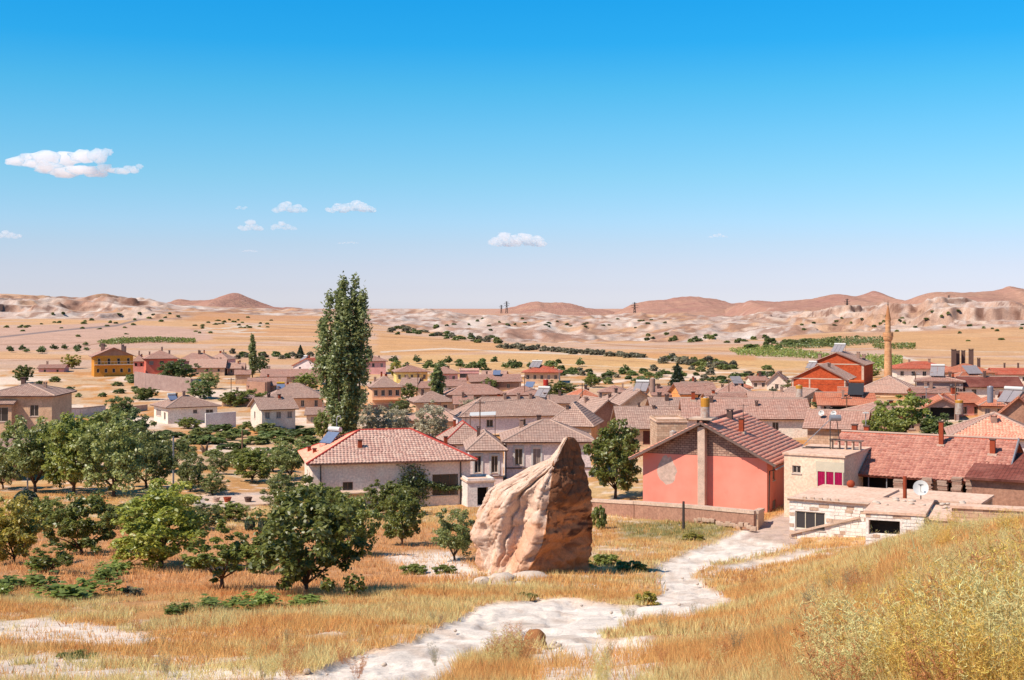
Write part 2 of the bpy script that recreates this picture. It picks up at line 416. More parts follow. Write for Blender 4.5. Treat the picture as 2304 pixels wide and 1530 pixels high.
    bc = bc + (sand - bc) * (.75 * sstep(.54, .62, fbm(X / 70, Y / 55, 3, 67)))[..., None]
    gl = ridged((X + 18 * fbm(X / 40, Y / 40, 3, 73)) / 15, Y / 55, 3, 75)
    bc = bc + (np.array(alb(176, 132, 112)) - bc) * (.75 * sstep(.58, .76, gl))[..., None]
    bc = bc + (wht - bc) * (.35 * sstep(.62, .78, ridged((X - Y * .4) / 22, Y / 80, 2, 77)))[..., None]
    bc = bc + (np.array(alb(150, 112, 96)) - bc) * (.5 * sstep(.66, .74, fbm(X / 9, Y / 18, 4, 79)))[..., None]
    c = c + (bc - c) * bm[..., None]
    up = sstep(1480, 1620, Y)
    c = c + (np.array(alb(224, 172, 148)) - c) * (up * .9)[..., None]
    # brown tones on the steep slopes
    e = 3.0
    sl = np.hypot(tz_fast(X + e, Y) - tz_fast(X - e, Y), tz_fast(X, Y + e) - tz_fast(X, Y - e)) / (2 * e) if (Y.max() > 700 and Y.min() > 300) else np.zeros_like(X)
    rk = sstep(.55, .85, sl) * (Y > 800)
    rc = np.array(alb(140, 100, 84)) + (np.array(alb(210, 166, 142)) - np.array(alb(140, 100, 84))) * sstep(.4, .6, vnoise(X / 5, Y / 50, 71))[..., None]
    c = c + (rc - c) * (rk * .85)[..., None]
    return np.clip(c, .01, .8), grass, path
tz_fast = tz
qs = np.concatenate([np.linspace(-.85, -.44, 36)[:-1], np.linspace(-.44, .44, 520), np.linspace(.44, .85, 36)[1:]])
ds = np.concatenate([np.linspace(-14, 0, 8)[:-1], np.linspace(0, 60, 170)[:-1], np.linspace(60, 200, 120)[:-1], np.linspace(200, 620, 90)[:-1], np.linspace(620, 1640, 290)[:-1], 1640 * (16000 / 1640) ** np.linspace(0, 1, 18)])
QQ, DD = np.meshgrid(qs, ds)
GX = QQ * (np.maximum(DD, 0) + 14); GY = DD
GZ = tz(GX, np.minimum(GY, 8900))
cols = np.zeros(GX.shape + (3,)); GRS = np.zeros_like(GX); PTH = np.zeros_like(GX)
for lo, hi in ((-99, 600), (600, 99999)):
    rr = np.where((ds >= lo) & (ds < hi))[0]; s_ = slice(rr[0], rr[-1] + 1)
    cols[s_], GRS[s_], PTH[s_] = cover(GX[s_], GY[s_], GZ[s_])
GZ = GZ - PTH * (0.10 + 0.10 * sstep(.45, .65, fbm(GX / .8, GY / 2.2, 4, 39)))
nr, nc = GX.shape
idx = np.arange(nr * nc).reshape(nr, nc)
FQ = np.stack([idx[:-1, :-1], idx[:-1, 1:], idx[1:, 1:], idx[1:, :-1]], -1).reshape(-1, 4)
gme = np_mesh('ground', np.stack([GX, GY, GZ], -1).reshape(-1, 3), FQ, {'cover': cols.reshape(-1, 3)}, smooth=True)
m, t, b = new_mat('ground_soil')
at = N(t, 'ShaderNodeAttribute', attribute_name='cover')
c = at.outputs['Color']
c = mixc(t, 1.0, c, ramp(t, noise(t, 0.9, 6, .7), [(.3, .74), (.62, 1.12)]), 'MULTIPLY')
c = mixc(t, 1.0, c, ramp(t, noise(t, 11, 4, .7), [(.3, .8), (.6, 1.08)]), 'MULTIPLY')
c = mixc(t, 1.0, c, ramp(t, noise(t, .06, 5, .7), [(.3, .86), (.65, 1.06)]), 'MULTIPLY')
t.links.new(c, b.inputs['Base Color']); b.inputs['Roughness'].default_value = 1.0; b.inputs['Specular IOR Level'].default_value = 0.05
bump(t, b, noise(t, 5, 6, .75), 0.6, 0.12)
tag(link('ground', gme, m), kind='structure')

# ------------------------------------------------------------------ far hills
def hill(prof, d, depth, mat, name='hills', foot=-34, seed=1):
    """a range whose crest line stands at the given rows when seen at distance d"""
    p = np.array(prof, float); pxs = np.arange(p[0, 0], p[-1, 0] + 1, 4.0)
    crest = (HY - np.interp(pxs, p[:, 0], p[:, 1])) / F * d
    k = np.exp(-np.arange(-6, 7) ** 2 / 8.0); k /= k.sum()
    crest = np.convolve(np.pad(crest, 6, 'edge'), k, 'valid')
    crest = foot + (crest - foot) * sstep(p[0, 0], p[0, 0] + 90, pxs) * (1 - sstep(p[-1, 0] - 90, p[-1, 0], pxs))
    crest = crest + (fbm(pxs / 12, pxs * 0, 3, seed) - .5) * d / F * 3
    ts = np.linspace(-1, 1, 61)
    X = np.zeros((len(ts), len(pxs))); Y = X.copy(); Z = X.copy()
    for i, tt in enumerate(ts):
        y = d + tt * depth
        X[i] = (pxs - CX) / F * d; Y[i] = y
        w = (1 - abs(tt)) ** 1.25
        g = ridged(X[i] / (depth * .22), np.full_like(pxs, y / (depth * .5)), 4, seed + 3) - .6
        Z[i] = foot + (crest - foot) * w + g * (crest - foot) * .5 * w * (1 - w) * 4 * .6 + (fbm(X[i] / (depth * .06), np.full_like(pxs, y / (depth * .06)), 4, seed + 5) - .5) * d / F * 5 * (w ** .5)
    idx = np.arange(X.size).reshape(X.shape)
    Q = np.stack([idx[:-1, :-1], idx[:-1, 1:], idx[1:, 1:], idx[1:, :-1]], -1).reshape(-1, 4)
    o = link(name, np_mesh(name, np.stack([X, Y, Z], -1).reshape(-1, 3), Q, smooth=True), mat)
    return tag(o, kind='structure')
m, t, b = new_mat('far_hill_soil')
c = mixc(t, ramp(t, noise(t, .006, 6, .62), [(.35, 0), (.65, 1)]), alb(204, 150, 134), alb(216, 166, 142))
c = mixc(t, ramp(t, noise(t, .02, 6, .75), [(.58, 0), (.72, .8)]), c, alb(238, 202, 184))
c = mixc(t, ramp(t, noise(t, .035, 5, .8), [(.26, .7), (.36, 0)]), c, alb(128, 88, 78))
t.links.new(c, b.inputs['Base Color']); b.inputs['Roughness'].default_value = 1; b.inputs['Specular IOR Level'].default_value = 0
c = mixc(t, 1.0, c, ramp(t, noise(t, .05, 6, .75), [(.3, .78), (.62, 1.08)]), 'MULTIPLY')
t.links.new(c, b.inputs['Base Color'])
bump(t, b, noise(t, .02, 8, .75), .8, 14.0)
HM = m
hill([(300,700),(385,684),(402,670),(430,676),(470,676),(500,664),(520,659),(535,657),(555,668),(585,680),(620,692),(700,694),(760,702)], 3600, 700, HM, seed=2)
hill([(1060,702),(1120,698),(1160,690),(1195,680),(1215,679),(1235,683),(1262,680),(1295,686),(1320,694),(1380,700),(1450,704)], 4300, 900, HM, seed=4)
hill([(1340,704),(1400,692),(1440,680),(1460,677),(1500,674),(1530,668),(1580,668),(1610,674),(1650,682),(1680,679),(1720,682),(1800,690)], 4000, 900, HM, seed=6)
hill([(1600,700),(1680,677),(1760,678),(1830,672),(1882,660),(1920,666),(1950,660),(1964,653),(1985,660),(2010,672),(2050,679),(2140,684),(2300,700)], 3300, 800, HM, seed=8)
hill([(1980,694),(2040,678),(2075,664),(2100,656),(2160,658),(2220,656),(2255,652),(2272,643),(2290,648),(2330,656),(2450,640),(2700,650),(3000,680)], 2500, 700, HM, seed=10)
hill([(-1600,680),(-800,640),(-300,660),(-60,680),(60,700)], 3800, 900, HM, seed=12)

# ------------------------------------------------------------------ clouds: banks of fine white droplets
mcl = bpy.data.materials.new('cloud_vapour'); mcl.use_nodes = True; t = mcl.node_tree; t.nodes.clear()
co_ = t.nodes.new('ShaderNodeOutputMaterial'); pv = t.nodes.new('ShaderNodeVolumeScatter')
pv.inputs['Color'].default_value = (.995, .995, .995, 1); pv.inputs['Density'].default_value = 0.012; pv.inputs['Anisotropy'].default_value = 0.0
t.links.new(pv.outputs[0], co_.inputs['Volume'])
SC.cycles.volume_bounces = 8
def ico(sub):
    import bmesh
    bm = bmesh.new(); bmesh.ops.create_icosphere(bm, subdivisions=sub, radius=1.0)
    V = np.array([v.co[:] for v in bm.verts]); Fc = np.array([[q.index for q in f.verts] for f in bm.faces]); bm.free(); return V, Fc
def cloud(px, py, w, h, n, label, seed, puffs=None, size=1.0):
    r = np.random.default_rng(seed); d = 9000.0; s = d / F
    if puffs is None:                      # a flat-bottomed heap of billows
        puffs = []
        nP = max(5, int(w / 6))
        for i in range(nP):
            x = -.42 + .84 * (i + r.uniform(.2, .8)) / nP; top = (1 - abs(2 * x) ** 2.2) * r.uniform(.45, 1.0)
            rr = h * .30 * (.5 + top * .6)
            puffs.append((x * w, -h * .42 + r.uniform(.3, 1.0) * top * h * .8 + rr * .3, max(rr * 1.7, w / nP * .8), rr))
    V, Fc = ico(3); Vs = []; Fs = []
    for i, p in enumerate(puffs):
        k = 1 + .9 * (fbm(V[:, 0] * 2.2 + V[:, 1] * 1.3 + i * 3.1, V[:, 2] * 2.2 - V[:, 1] + seed, 4, seed) - .5)
        q = V * k[:, None] * (p[2], p[2], p[3]) + (p[0], r.uniform(-.4, .4) * p[2], p[1])
        if h < 50:
            lo = -h * .42 + 1.5 * (fbm(q[:, 0] / 10, q[:, 1] / 10, 2, seed) - .5)
            q[:, 2] = np.where(q[:, 2] < lo, lo + (q[:, 2] - lo) * .15, q[:, 2])
        Vs.append(q * s); Fs.append(Fc + i * len(V))
    o = link('cloud', np_mesh('cloud', np.concatenate(Vs), np.concatenate(Fs), smooth=True), mcl, loc=P(px, py, d))
    tag(o, label, 'cloud', 'fair weather clouds')
cloud(150, 368, 290, 64, 42000, 'large ragged white cloud, the widest one in the blue sky', 1, [(q[0] - 150, 368 - q[1], q[2], q[3]) for q in
      ((38,362,26,12),(70,358,30,16),(105,356,34,16),(150,355,36,16),(190,352,34,15),(222,350,24,17),(240,342,13,9),(110,378,32,13),(145,388,36,12),(185,384,36,11),(215,386,28,13),(235,378,18,10),(85,370,34,10))])
cloud(288, 380, 72, 52, 5000, 'torn white wisp trailing beside the largest cloud', 2, [(-30,-4,16,7),(-10,-6,18,7),(10,-1,16,8),(26,5,9,6),(0,3,12,5)])
cloud(790, 466, 120, 30, 15000, 'flat-bottomed oblong white cloud above the tall poplar', 3)
cloud(652, 470, 84, 24, 8000, 'domed white cloud second largest of the cluster left of the poplar', 4)
cloud(564, 510, 58, 22, 5000, 'small peaked cloud paired with a flatter one below the cluster', 5)
cloud(638, 510, 64, 18, 5000, 'small flat cloud paired with a peaked one below the cluster', 6)
cloud(1165, 541, 140, 34, 15000, 'bright lens-shaped cloud alone above the pale plateau', 7)
cloud(12, 529, 80, 20, 6000, 'flat white cloud low above the left mesa', 8)
cloud(543, 468, 32, 9, 900, 'tiny smudge of cloud at the edge of the cluster', 9)
cloud(1615, 531, 48, 11, 700, 'faint thin cloud streak above the pink hills', 10)
cloud(562, 564, 36, 8, 600, 'tiny faint cloud low over the purple cone hill', 11)
cloud(783, 546, 50, 6, 260, 'faintest sliver of cloud beneath the oblong one', 12)
# ------------------------------------------------------------------ building materials
def wall_mat(name, c, c2=None, var=.28, scale=.55):
    return plain(name, alb(*c, 1.05), .92, 0, var, scale, alb(*c2, 1.05) if c2 else None, .15, .1)
WALL = {}
for k_, a_, b_ in (('cream', (248, 220, 202), (230, 190, 170)), ('white', (244, 226, 216), (216, 190, 180)), ('lavender', (240, 218, 212), (218, 188, 182)), ('tan', (224, 184, 150), (190, 148, 118)),
                   ('peach', (240, 184, 144), (222, 160, 124)), ('yellow', (214, 146, 62), (196, 126, 52)), ('butter', (240, 206, 130), (220, 180, 110)), ('rose', (222, 124, 104), (200, 104, 88)),
                   ('pinkish', (236, 176, 166), (214, 152, 142)), ('brown', (176, 132, 110), (146, 104, 88)), ('greybrown', (170, 142, 132), (140, 112, 106)), ('orange', (238, 160, 96), (216, 136, 84)),
                   ('ochre', (242, 208, 182), (226, 182, 152)), ('stone', (220, 184, 154), (178, 138, 112)), ('sandstone', (238, 200, 160), (214, 168, 130))):
    WALL[k_] = wall_mat('wall_' + k_, a_, b_)
def salmon_render():
    """painted render: big patch of bare plaster and sun bleaching"""
    m, t, b = new_mat('wall_salmon')
    n = noise(t, .5, 5, .6); c = mixc(t, ramp(t, n, [(.35, 0), (.7, 1)]), alb(250, 150, 130, 1.1), alb(246, 136, 116, 1.1))
    c = mixc(t, ramp(t, noise(t, 7, 4, .7), [(.62, 0), (.8, .35)]), c, alb(252, 176, 150, 1.12))
    c = mixc(t, ramp(t, noise(t, 1.1, 7, .72, 'Object', .6, (1, 1, .45)), [(.56, 0), (.74, .5)]), c, alb(214, 128, 108, 1.15))
    c = mixc(t, ramp(t, noise(t, 2.6, 8, .8, 'Object', .4), [(.70, 0), (.74, .8)]), c, alb(232, 196, 176, 1.15))
    t.links.new(c, b.inputs['Base Color']); b.inputs['Roughness'].default_value = .95; bump(t, b, noise(t, 12, 4, .6), .1, .02); return m
WALL['salmon'] = salmon_render()
def brick_mat(name, c1, c2, mortar, bw, bh, ms=.012, coord='Object', rot=None):
    c1, c2, mortar = [tuple(min(.75, x * 1.3) for x in q) for q in (c1, c2, mortar)]
    m, t, b = new_mat(name)
    tc = t.nodes.new('ShaderNodeTexCoord'); bt = t.nodes.new('ShaderNodeTexBrick')
    bt.inputs['Scale'].default_value = 1.0; bt.inputs['Brick Width'].default_value = bw; bt.inputs['Row Height'].default_value = bh
    bt.inputs['Mortar Size'].default_value = ms; bt.inputs['Color1'].default_value = (*c1, 1); bt.inputs['Color2'].default_value = (*c2, 1); bt.inputs['Mortar'].default_value = (*mortar, 1)
    if coord == 'Object':       # x+y runs along any upright face, z up
        sx = t.nodes.new('ShaderNodeSeparateXYZ'); ad = t.nodes.new('ShaderNodeMath'); cb = t.nodes.new('ShaderNodeCombineXYZ')
        t.links.new(tc.outputs['Object'], sx.inputs[0]); t.links.new(sx.outputs[0], ad.inputs[0]); t.links.new(sx.outputs[1], ad.inputs[1])
        t.links.new(ad.outputs[0], cb.inputs[0]); t.links.new(sx.outputs[2], cb.inputs[1]); t.links.new(cb.outputs[0], bt.inputs['Vector'])
    else: t.links.new(tc.outputs['UV'], bt.inputs['Vector'])
    c = mixc(t, 1.0, bt.outputs['Color'], ramp(t, noise(t, 1.2, 5, .7), [(.3, .72), (.65, 1.1)]), 'MULTIPLY')
    t.links.new(c, b.inputs['Base Color']); b.inputs['Roughness'].default_value = .95; b.inputs['Specular IOR Level'].default_value = .08
    bump(t, b, bt.outputs['Fac'], -.5, .03); return m
WALL['brick'] = brick_mat('wall_red_brick', alb(206, 92, 54), alb(184, 74, 44), alb(200, 120, 84), .4, .22, .01)
WALL['block'] = brick_mat('wall_stone_block', alb(222, 188, 160), alb(198, 158, 130), alb(160, 126, 106), .62, .30, .018)
WALL['gableblock'] = brick_mat('wall_grey_block', alb(196, 158, 138), alb(166, 128, 112), alb(110, 84, 76), .4, .2, .022)
WALL['whiteblock'] = brick_mat('wall_white_block', alb(244, 228, 218), alb(232, 208, 198), alb(196, 164, 154), .7, .3, .02)
def roof_mat(name, c1, c2, gap, dirt, tw=.32, th=.36, dirtk=.7):
    c1, c2, gap, dirt = [tuple(min(.75, x * 1.35) for x in q) for q in (c1, c2, gap, dirt)]
    m, t, b = new_mat(name)
    tc = t.nodes.new('ShaderNodeTexCoord'); bt = t.nodes.new('ShaderNodeTexBrick'); bt.offset = 0.0
    bt.inputs['Scale'].default_value = 1.0; bt.inputs['Brick Width'].default_value = tw; bt.inputs['Row Height'].default_value = th; bt.inputs['Mortar Size'].default_value = .022
    bt.inputs['Color1'].default_value = (*c1, 1); bt.inputs['Color2'].default_value = (*c2, 1); bt.inputs['Mortar'].default_value = (*gap, 1)
    t.links.new(tc.outputs['UV'], bt.inputs['Vector'])
    n = noise(t, .35, 6, .7); c = mixc(t, ramp(t, n, [(.42, 0), (.68, dirtk)]), bt.outputs['Color'], dirt)
    c = mixc(t, 1.0, c, ramp(t, noise(t, 3.0, 5, .75), [(.3, .75), (.62, 1.1)]), 'MULTIPLY')
    t.links.new(c, b.inputs['Base Color']); b.inputs['Roughness'].default_value = .9; b.inputs['Specular IOR Level'].default_value = .1
    bump(t, b, bt.outputs['Fac'], -.4, .04); return m
ROOF = {'grey': roof_mat('tiles_weathered', alb(204, 170, 152), alb(182, 144, 128), alb(116, 88, 80), alb(170, 142, 130)),
        'pale': roof_mat('tiles_pale_weathered', alb(222, 182, 160), alb(206, 160, 140), alb(140, 104, 94), alb(190, 156, 140)),
        'salmon': roof_mat('tiles_salmon', alb(210, 166, 148), alb(190, 140, 122), alb(126, 90, 80), alb(178, 144, 130)),
        'red': roof_mat('tiles_red', alb(222, 122, 94), alb(204, 104, 80), alb(140, 74, 60), alb(206, 140, 116), dirtk=.5),
        'orange': roof_mat('tiles_orange', alb(220, 140, 106), alb(204, 122, 92), alb(140, 80, 66), alb(200, 148, 124), dirtk=.5),
        'rust': roof_mat('tiles_dark_rust', alb(150, 86, 74), alb(134, 76, 66), alb(96, 56, 50), alb(170, 112, 98)),
        'concrete': plain('flat_roof_concrete', alb(236, 200, 176, 1.15), .95, 0, .3, .4, alb(214, 168, 142, 1.15), .1, .05)}
def tile_mat(name, c1, c2, dirt, dk=.5):
    """single clay tiles, every one a little different"""
    c1, c2, dirt = [tuple(min(.75, x * 1.3) for x in q) for q in (c1, c2, dirt)]
    m, t, b = new_mat(name)
    g = t.nodes.new('ShaderNodeNewGeometry'); oi = t.nodes.new('ShaderNodeObjectInfo'); ad = t.nodes.new('ShaderNodeMath'); fr = t.nodes.new('ShaderNodeMath'); fr.operation = 'FRACT'
    t.links.new(g.outputs['Random Per Island'], ad.inputs[0]); t.links.new(oi.outputs['Random'], ad.inputs[1]); t.links.new(ad.outputs[0], fr.inputs[0])
    c = mixc(t, fr.outputs[0], c1, c2)
    c = mixc(t, ramp(t, noise(t, 2.2, 5, .7), [(.45, 0), (.7, dk)]), c, dirt)
    t.links.new(c, b.inputs['Base Color']); b.inputs['Roughness'].default_value = .85; b.inputs['Specular IOR Level'].default_value = .15; return m
TILE = {'salmon': tile_mat('clay_tile_salmon', alb(240, 160, 134, 1.25), alb(222, 130, 106, 1.25), alb(226, 172, 150, 1.3)),
        'red': tile_mat('clay_tile_brown_red', alb(202, 140, 120), alb(170, 106, 92), alb(190, 150, 134)),
        'pale': tile_mat('clay_tile_bleached', alb(228, 190, 170), alb(206, 158, 142), alb(184, 140, 126)),
        'grey': tile_mat('clay_tile_weathered', alb(206, 164, 146), alb(180, 136, 120), alb(166, 130, 118))}
M_FRAME = plain('window_frame_paint', alb(236, 214, 198), .7, 0, .1, 2)
M_FRAMED = plain('window_frame_wood', alb(150, 108, 84), .8, 0, .2, 2)
M_GLASS = plain('window_glass_dark', (.035, .03, .032), .12, 0, .1, 1, spec=.5)
M_CURT = plain('window_net_curtain', alb(190, 170, 160), .9, 0, .2, 4)
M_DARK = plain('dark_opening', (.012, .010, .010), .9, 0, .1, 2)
M_DOOR = plain('door_wood_brown', alb(120, 62, 50), .7, 0, .2, 3)
M_CHIM = plain('chimney_block', alb(206, 164, 144), .95, 0, .25, 2)
M_CHIMR = plain('chimney_clay_pipe', alb(196, 88, 54), .85, 0, .2, 3)
M_CHIMD = plain('chimney_dark_block', alb(128, 98, 88), .95, 0, .2, 2)
M_FASCIA = plain('eaves_board', alb(150, 122, 112), .9, 0, .2, 2)
M_RIDGE = {'red': plain('ridge_tile_red', alb(214, 84, 72), .85, 0, .15, 4), 'pale': plain('ridge_mortar', alb(224, 186, 166), .9, 0, .15, 4), 'salmon': plain('ridge_tile_salmon', alb(222, 150, 126), .85, 0, .15, 4)}
M_METAL = plain('galvanised_metal', alb(190, 186, 190), .5, .4, .15, 3)
M_STEEL = plain('dark_steel', alb(96, 84, 80), .6, .3, .15, 3)
M_PANEL = plain('solar_glass', alb(176, 164, 166), .55, 0, .15, 2, spec=.25)
M_PANELB = plain('solar_glass_blue', alb(126, 140, 172), .5, 0, .15, 2, spec=.25)
M_WHITE = plain('white_enamel', alb(244, 238, 232), .5, 0, .08, 3)
M_CONC = plain('bare_concrete', alb(232, 198, 174, 1.25), .95, 0, .25, 1.2, None, .1)

# ------------------------------------------------------------------ building kit
def tile_geo(w, l):
    xs = [0, .22, .4, .58, .78, 1.0]; zs = [.006, .05, .058, .05, .006, .004]
    V = [(x * w, -.03, z + .065) for x, z in zip(xs, zs)] + [(x * w, l + .05, z) for x, z in zip(xs, zs)] + [(x * w, -.03, z + .012) for x, z in zip(xs, zs)]
    Fc = [(i, i + 1, 7 + i, 6 + i) for i in range(5)] + [(12 + i, 13 + i, i + 1, i) for i in range(5)]
    return np.array(V), np.array(Fc)
def roof_face(verts, faces, uvs, eL, eR, rR, rL, step=.40, lip=.05, off=.06):
    eL, eR, rR, rL = map(Vector, (eL, eR, rR, rL))
    ex = (eR - eL).normalized(); nrm = ex.cross((rL + rR) / 2 - (eL + eR) / 2).normalized(); ey = nrm.cross(ex)
    L = ((rL + rR) / 2 - (eL + eR) / 2).dot(ey); n = max(3, int(round(L / step)))
    def add(pts):
        k = len(verts); verts.extend(tuple(p) for p in pts); faces.append(tuple(range(k, k + len(pts))))
        uvs.extend(((p - eL).dot(ex), (p - eL).dot(ey)) for p in pts)
    for i in range(n):
        a, b_ = i / n, min(1.0, (i + 1.12) / n)
        l0 = eL.lerp(rL, a) + nrm * (off + lip); r0 = eR.lerp(rR, a) + nrm * (off + lip); l1 = eL.lerp(rL, b_) + nrm * (off + .004); r1 = eR.lerp(rR, b_) + nrm * (off + .004)
        if (r1 - l1).length < .02: add([l0, r0, r1])
        else: add([l0, r0, r1, l1])
        add([l0 - nrm * lip * 1.1, r0 - nrm * lip * 1.1, r0, l0])
    pts = [eL, eR, rR, rL] if (rR - rL).length > .02 else [eL, eR, rR]
    dn = [p - nrm * .10 for p in pts]; up = [p + nrm * (off) for p in pts]
    add(list(reversed(dn)))
    for i in range(len(pts)):
        j = (i + 1) % len(pts); add([dn[i], dn[j], up[j], up[i]])
    return (eL, eR, rR, rL, ex, ey, nrm, L)
def lay_tiles(root, face, mat, w=.34, l=.40, single=True, budget=[0]):
    """single clay tiles: the largest as parts, the rest as one joined part"""
    eL, eR, rR, rL, ex, ey, nrm, L = face
    TV, TF = tile_geo(w, l); me = None; rows = int(L / l); Vs = []; Fs = []; cnt = 0
    for i in range(rows):
        t0 = i * l / L; t1 = min(1, (i + 1) * l / L)
        a = max((eL.lerp(rL, t0) - eL).dot(ex), (eL.lerp(rL, t1) - eL).dot(ex)); b_ = min((eR.lerp(rR, t0) - eL).dot(ex), (eR.lerp(rR, t1) - eL).dot(ex))
        ncol = int((b_ - a) / w)
        if ncol < 1: continue
        sp = (b_ - a) / ncol
        for j in range(ncol):
            o = eL + ex * (a + j * sp) + ey * (i * l) + nrm * .07
            jit = RNG.normal(0, 1, 4)
            Mx = Matrix((ex, ey, nrm)).transposed().to_4x4()
            Mx = Matrix.Translation(o + nrm * jit[0] * .006 + ey * jit[1] * .012) @ Mx @ Matrix.Rotation(jit[2] * .018, 4, 'Z') @ Matrix.Rotation(jit[3] * .02, 4, 'X') @ Matrix.Diagonal((sp / w, 1, 1, 1))
            if single and cnt + budget[0] < 295:
                if me is None: me = np_mesh('roof_tile', TV, TF); me.materials.append(mat)
                q = bpy.data.objects.new('roof_tile', me); COL.objects.link(q); q.parent = root; q.matrix_local = Mx; cnt += 1
            else:
                A = np.array(Mx); Fs.append(TF + len(TV) * len(Vs)); Vs.append(TV @ A[:3, :3].T + A[:3, 3])
    budget[0] += cnt
    return Vs, Fs
PANES = []
def opening(mb, side, W, Hh, x, ztop, w, h, kind):
    pass
class House:
    def __init__(s, label, x0, x1, ey, ry, by, dep, rot=0, roof='hip', wall='cream', rm='grey', wins=(), chim=(), oh=.5, name='house', cat='house', d=None, ridge=None, tiles=None, w=None, gmat=None, maxH=None, fmat=None, step=.40, parapet=.35, wall2=None):
        px = (x0 + x1) / 2; a = R(rot)
        if d is None: d = G(px, by).y
        fc = P(px, ey, d); va = math.atan2(px - CX, F)
        w = w or (x1 - x0) / F * d / max(.35, math.cos(a + va)) 
        c = fc + Vector((-math.sin(a), math.cos(a), 0)) * dep / 2
        ca, sa = math.cos(a), math.sin(a)
        wl = lambda x, y: (c.x + x * ca - y * sa, c.y + x * sa + y * ca)
        gzs = [gz(*wl(x, y)) for x in (-w/2, w/2) for y in (-dep/2, 0, dep/2)]
        base = min(gzs); H = fc.z - base
        if maxH and H > maxH: base = fc.z - maxH; H = maxH
        s.H, s.w, s.dep, s.rot, s.d, s.c, s.base, s.roof = H, w, dep, a, d, c, base, roof
        if H < 2 or H > 9: print('HOUSE H=%.1f d=%.0f w=%.1f' % (H, d, w), label)
        if roof == 'gf': rise = (ey - ry) / F * d
        elif roof == 'flat': rise = .2
        else: rise = -(ry - HY) / F * (d + (dep / 2 if roof != 'shed' else dep)) - fc.z
        s.rise = rise = max(.35, min(rise, 4.2))
        s.root = root = tag(empty(name, (c.x, c.y, base), a), label, cat)
        # walls with real openings
        mb = MB(); sides = {'F': ((-w/2, -dep/2), (1, 0), w), 'R': ((w/2, -dep/2), (0, 1), dep), 'B': ((w/2, dep/2), (-1, 0), w), 'L': ((-w/2, dep/2), (0, -1), dep)}
        for sd, (o, u, Lw) in sides.items():
            n = (u[1], -u[0]); ops = []
            for q in wins:
                if q[0] != sd: continue
                if len(q) == 5: ops += [(Lw * ((i + .5) / q[1] - .5), q[2], q[3], q[4], 'w') for i in range(q[1])]
                else: ops.append(q[1:6])
            pt = lambda x, z, dpt=0: (o[0] + u[0] * x - n[0] * dpt, o[1] + u[1] * x - n[1] * dpt, z)
            rects = []
            for (x, drop, ww, hh, kind) in ops:
                xa, xb = Lw/2 + x - ww/2, Lw/2 + x + ww/2; zb, za = H - drop, H - drop - hh
                if xa < .1 or xb > Lw - .1 or za < .05 and kind != 'd': 
                    if za < .05: za = .06
                    xa = max(xa, .1); xb = min(xb, Lw - .1)
                    if xb - xa < .3 or zb - za < .3: continue
                if za < .02: za = .02
                rects.append((xa, xb, za, zb, kind))
            xs = sorted({0, Lw, *[r[0] for r in rects], *[r[1] for r in rects]}); zs = sorted({-.8, H, *[r[2] for r in rects], *[r[3] for r in rects]})
            for xa, xb in zip(xs, xs[1:]):
                for za, zb in zip(zs, zs[1:]):
                    mx_, mz = (xa + xb) / 2, (za + zb) / 2
                    if any(r[0] < mx_ < r[1] and r[2] < mz < r[3] for r in rects): continue
                    mb.face(pt(xa, za), pt(xb, za), pt(xb, zb), pt(xa, zb))
            for (xa, xb, za, zb, kind) in rects:
                rv = .16 if kind != 'o' else .9
                mb.face(pt(xa, za), pt(xa, za, rv), pt(xa, zb, rv), pt(xa, zb)); mb.face(pt(xb, za, rv), pt(xb, za), pt(xb, zb), pt(xb, zb, rv))
                mb.face(pt(xa, zb), pt(xa, zb, rv), pt(xb, zb, rv), pt(xb, zb)); mb.face(pt(xa, za), pt(xb, za), pt(xb, za, rv), pt(xa, za, rv))
                fr = MB(); t_ = .07
                def bar(a0, a1, b0, b1, d0=.10, d1=.15, tgt=None):
                    p = [pt(xx, zz, dd) for dd in (d0, d1) for xx, zz in ((a0, b0), (a1, b0), (a1, b1), (a0, b1))]
                    k = len(tgt.v); tgt.v += p; tgt.f += [tuple(k + i for i in f) for f in ((0,1,2,3),(7,6,5,4),(0,4,5,1),(1,5,6,2),(2,6,7,3),(3,7,4,0))]
                pane = MB()
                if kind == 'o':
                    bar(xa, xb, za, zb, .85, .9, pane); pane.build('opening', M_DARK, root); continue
                if kind == 'd':
                    bar(xa, xb, za, zb, .08, .13, pane); dr = pane.build('door', M_DOOR, root)
                    hd = MB(); bar(xb - .2, xb - .1, za + .95, za + 1.1, .03, .08, hd); hd.build('handle', M_STEEL, dr); continue
                bar(xa, xa + t_, za, zb, tgt=fr); bar(xb - t_, xb, za, zb, tgt=fr); bar(xa + t_, xb - t_, za, za + t_, tgt=fr); bar(xa + t_, xb - t_, zb - t_, zb, tgt=fr)
                nm = max(1, int(round((xb - xa) / .8)))
                if d < 420:
                    for i in range(1, nm + (1 if nm == 1 else 0)):
                        xm = xa + (xb - xa) * i / (nm if nm > 1 else 2); bar(xm - .03, xm + .03, za + t_, zb - t_, tgt=fr)
                wo_ = fr.build('window', fmat or M_FRAME, root)
                bar(xa, xb, za, zb, .135, .158, pane); pane.build('pane', M_CURT if (kind == 'c' or RNG.random() < .15) else M_GLASS, wo_)
                if d < 330:
                    sl_ = MB(); bar(xa - .08, xb + .08, za - .09, za - .005, -.07, .10, sl_); sl_.build('sill', M_FRAME, wo_)
        wm = WALL[wall] if isinstance(wall, str) else wall
        gm_ = MB()
        if roof == 'gf':
            for y, sg in ((-dep/2, 1), (dep/2, -1)):
                p = [(-w/2 * sg, y, H + .003), (w/2 * sg, y, H + .003), (0, y, H + rise)]; (gm_ if gmat else mb).face(*p)
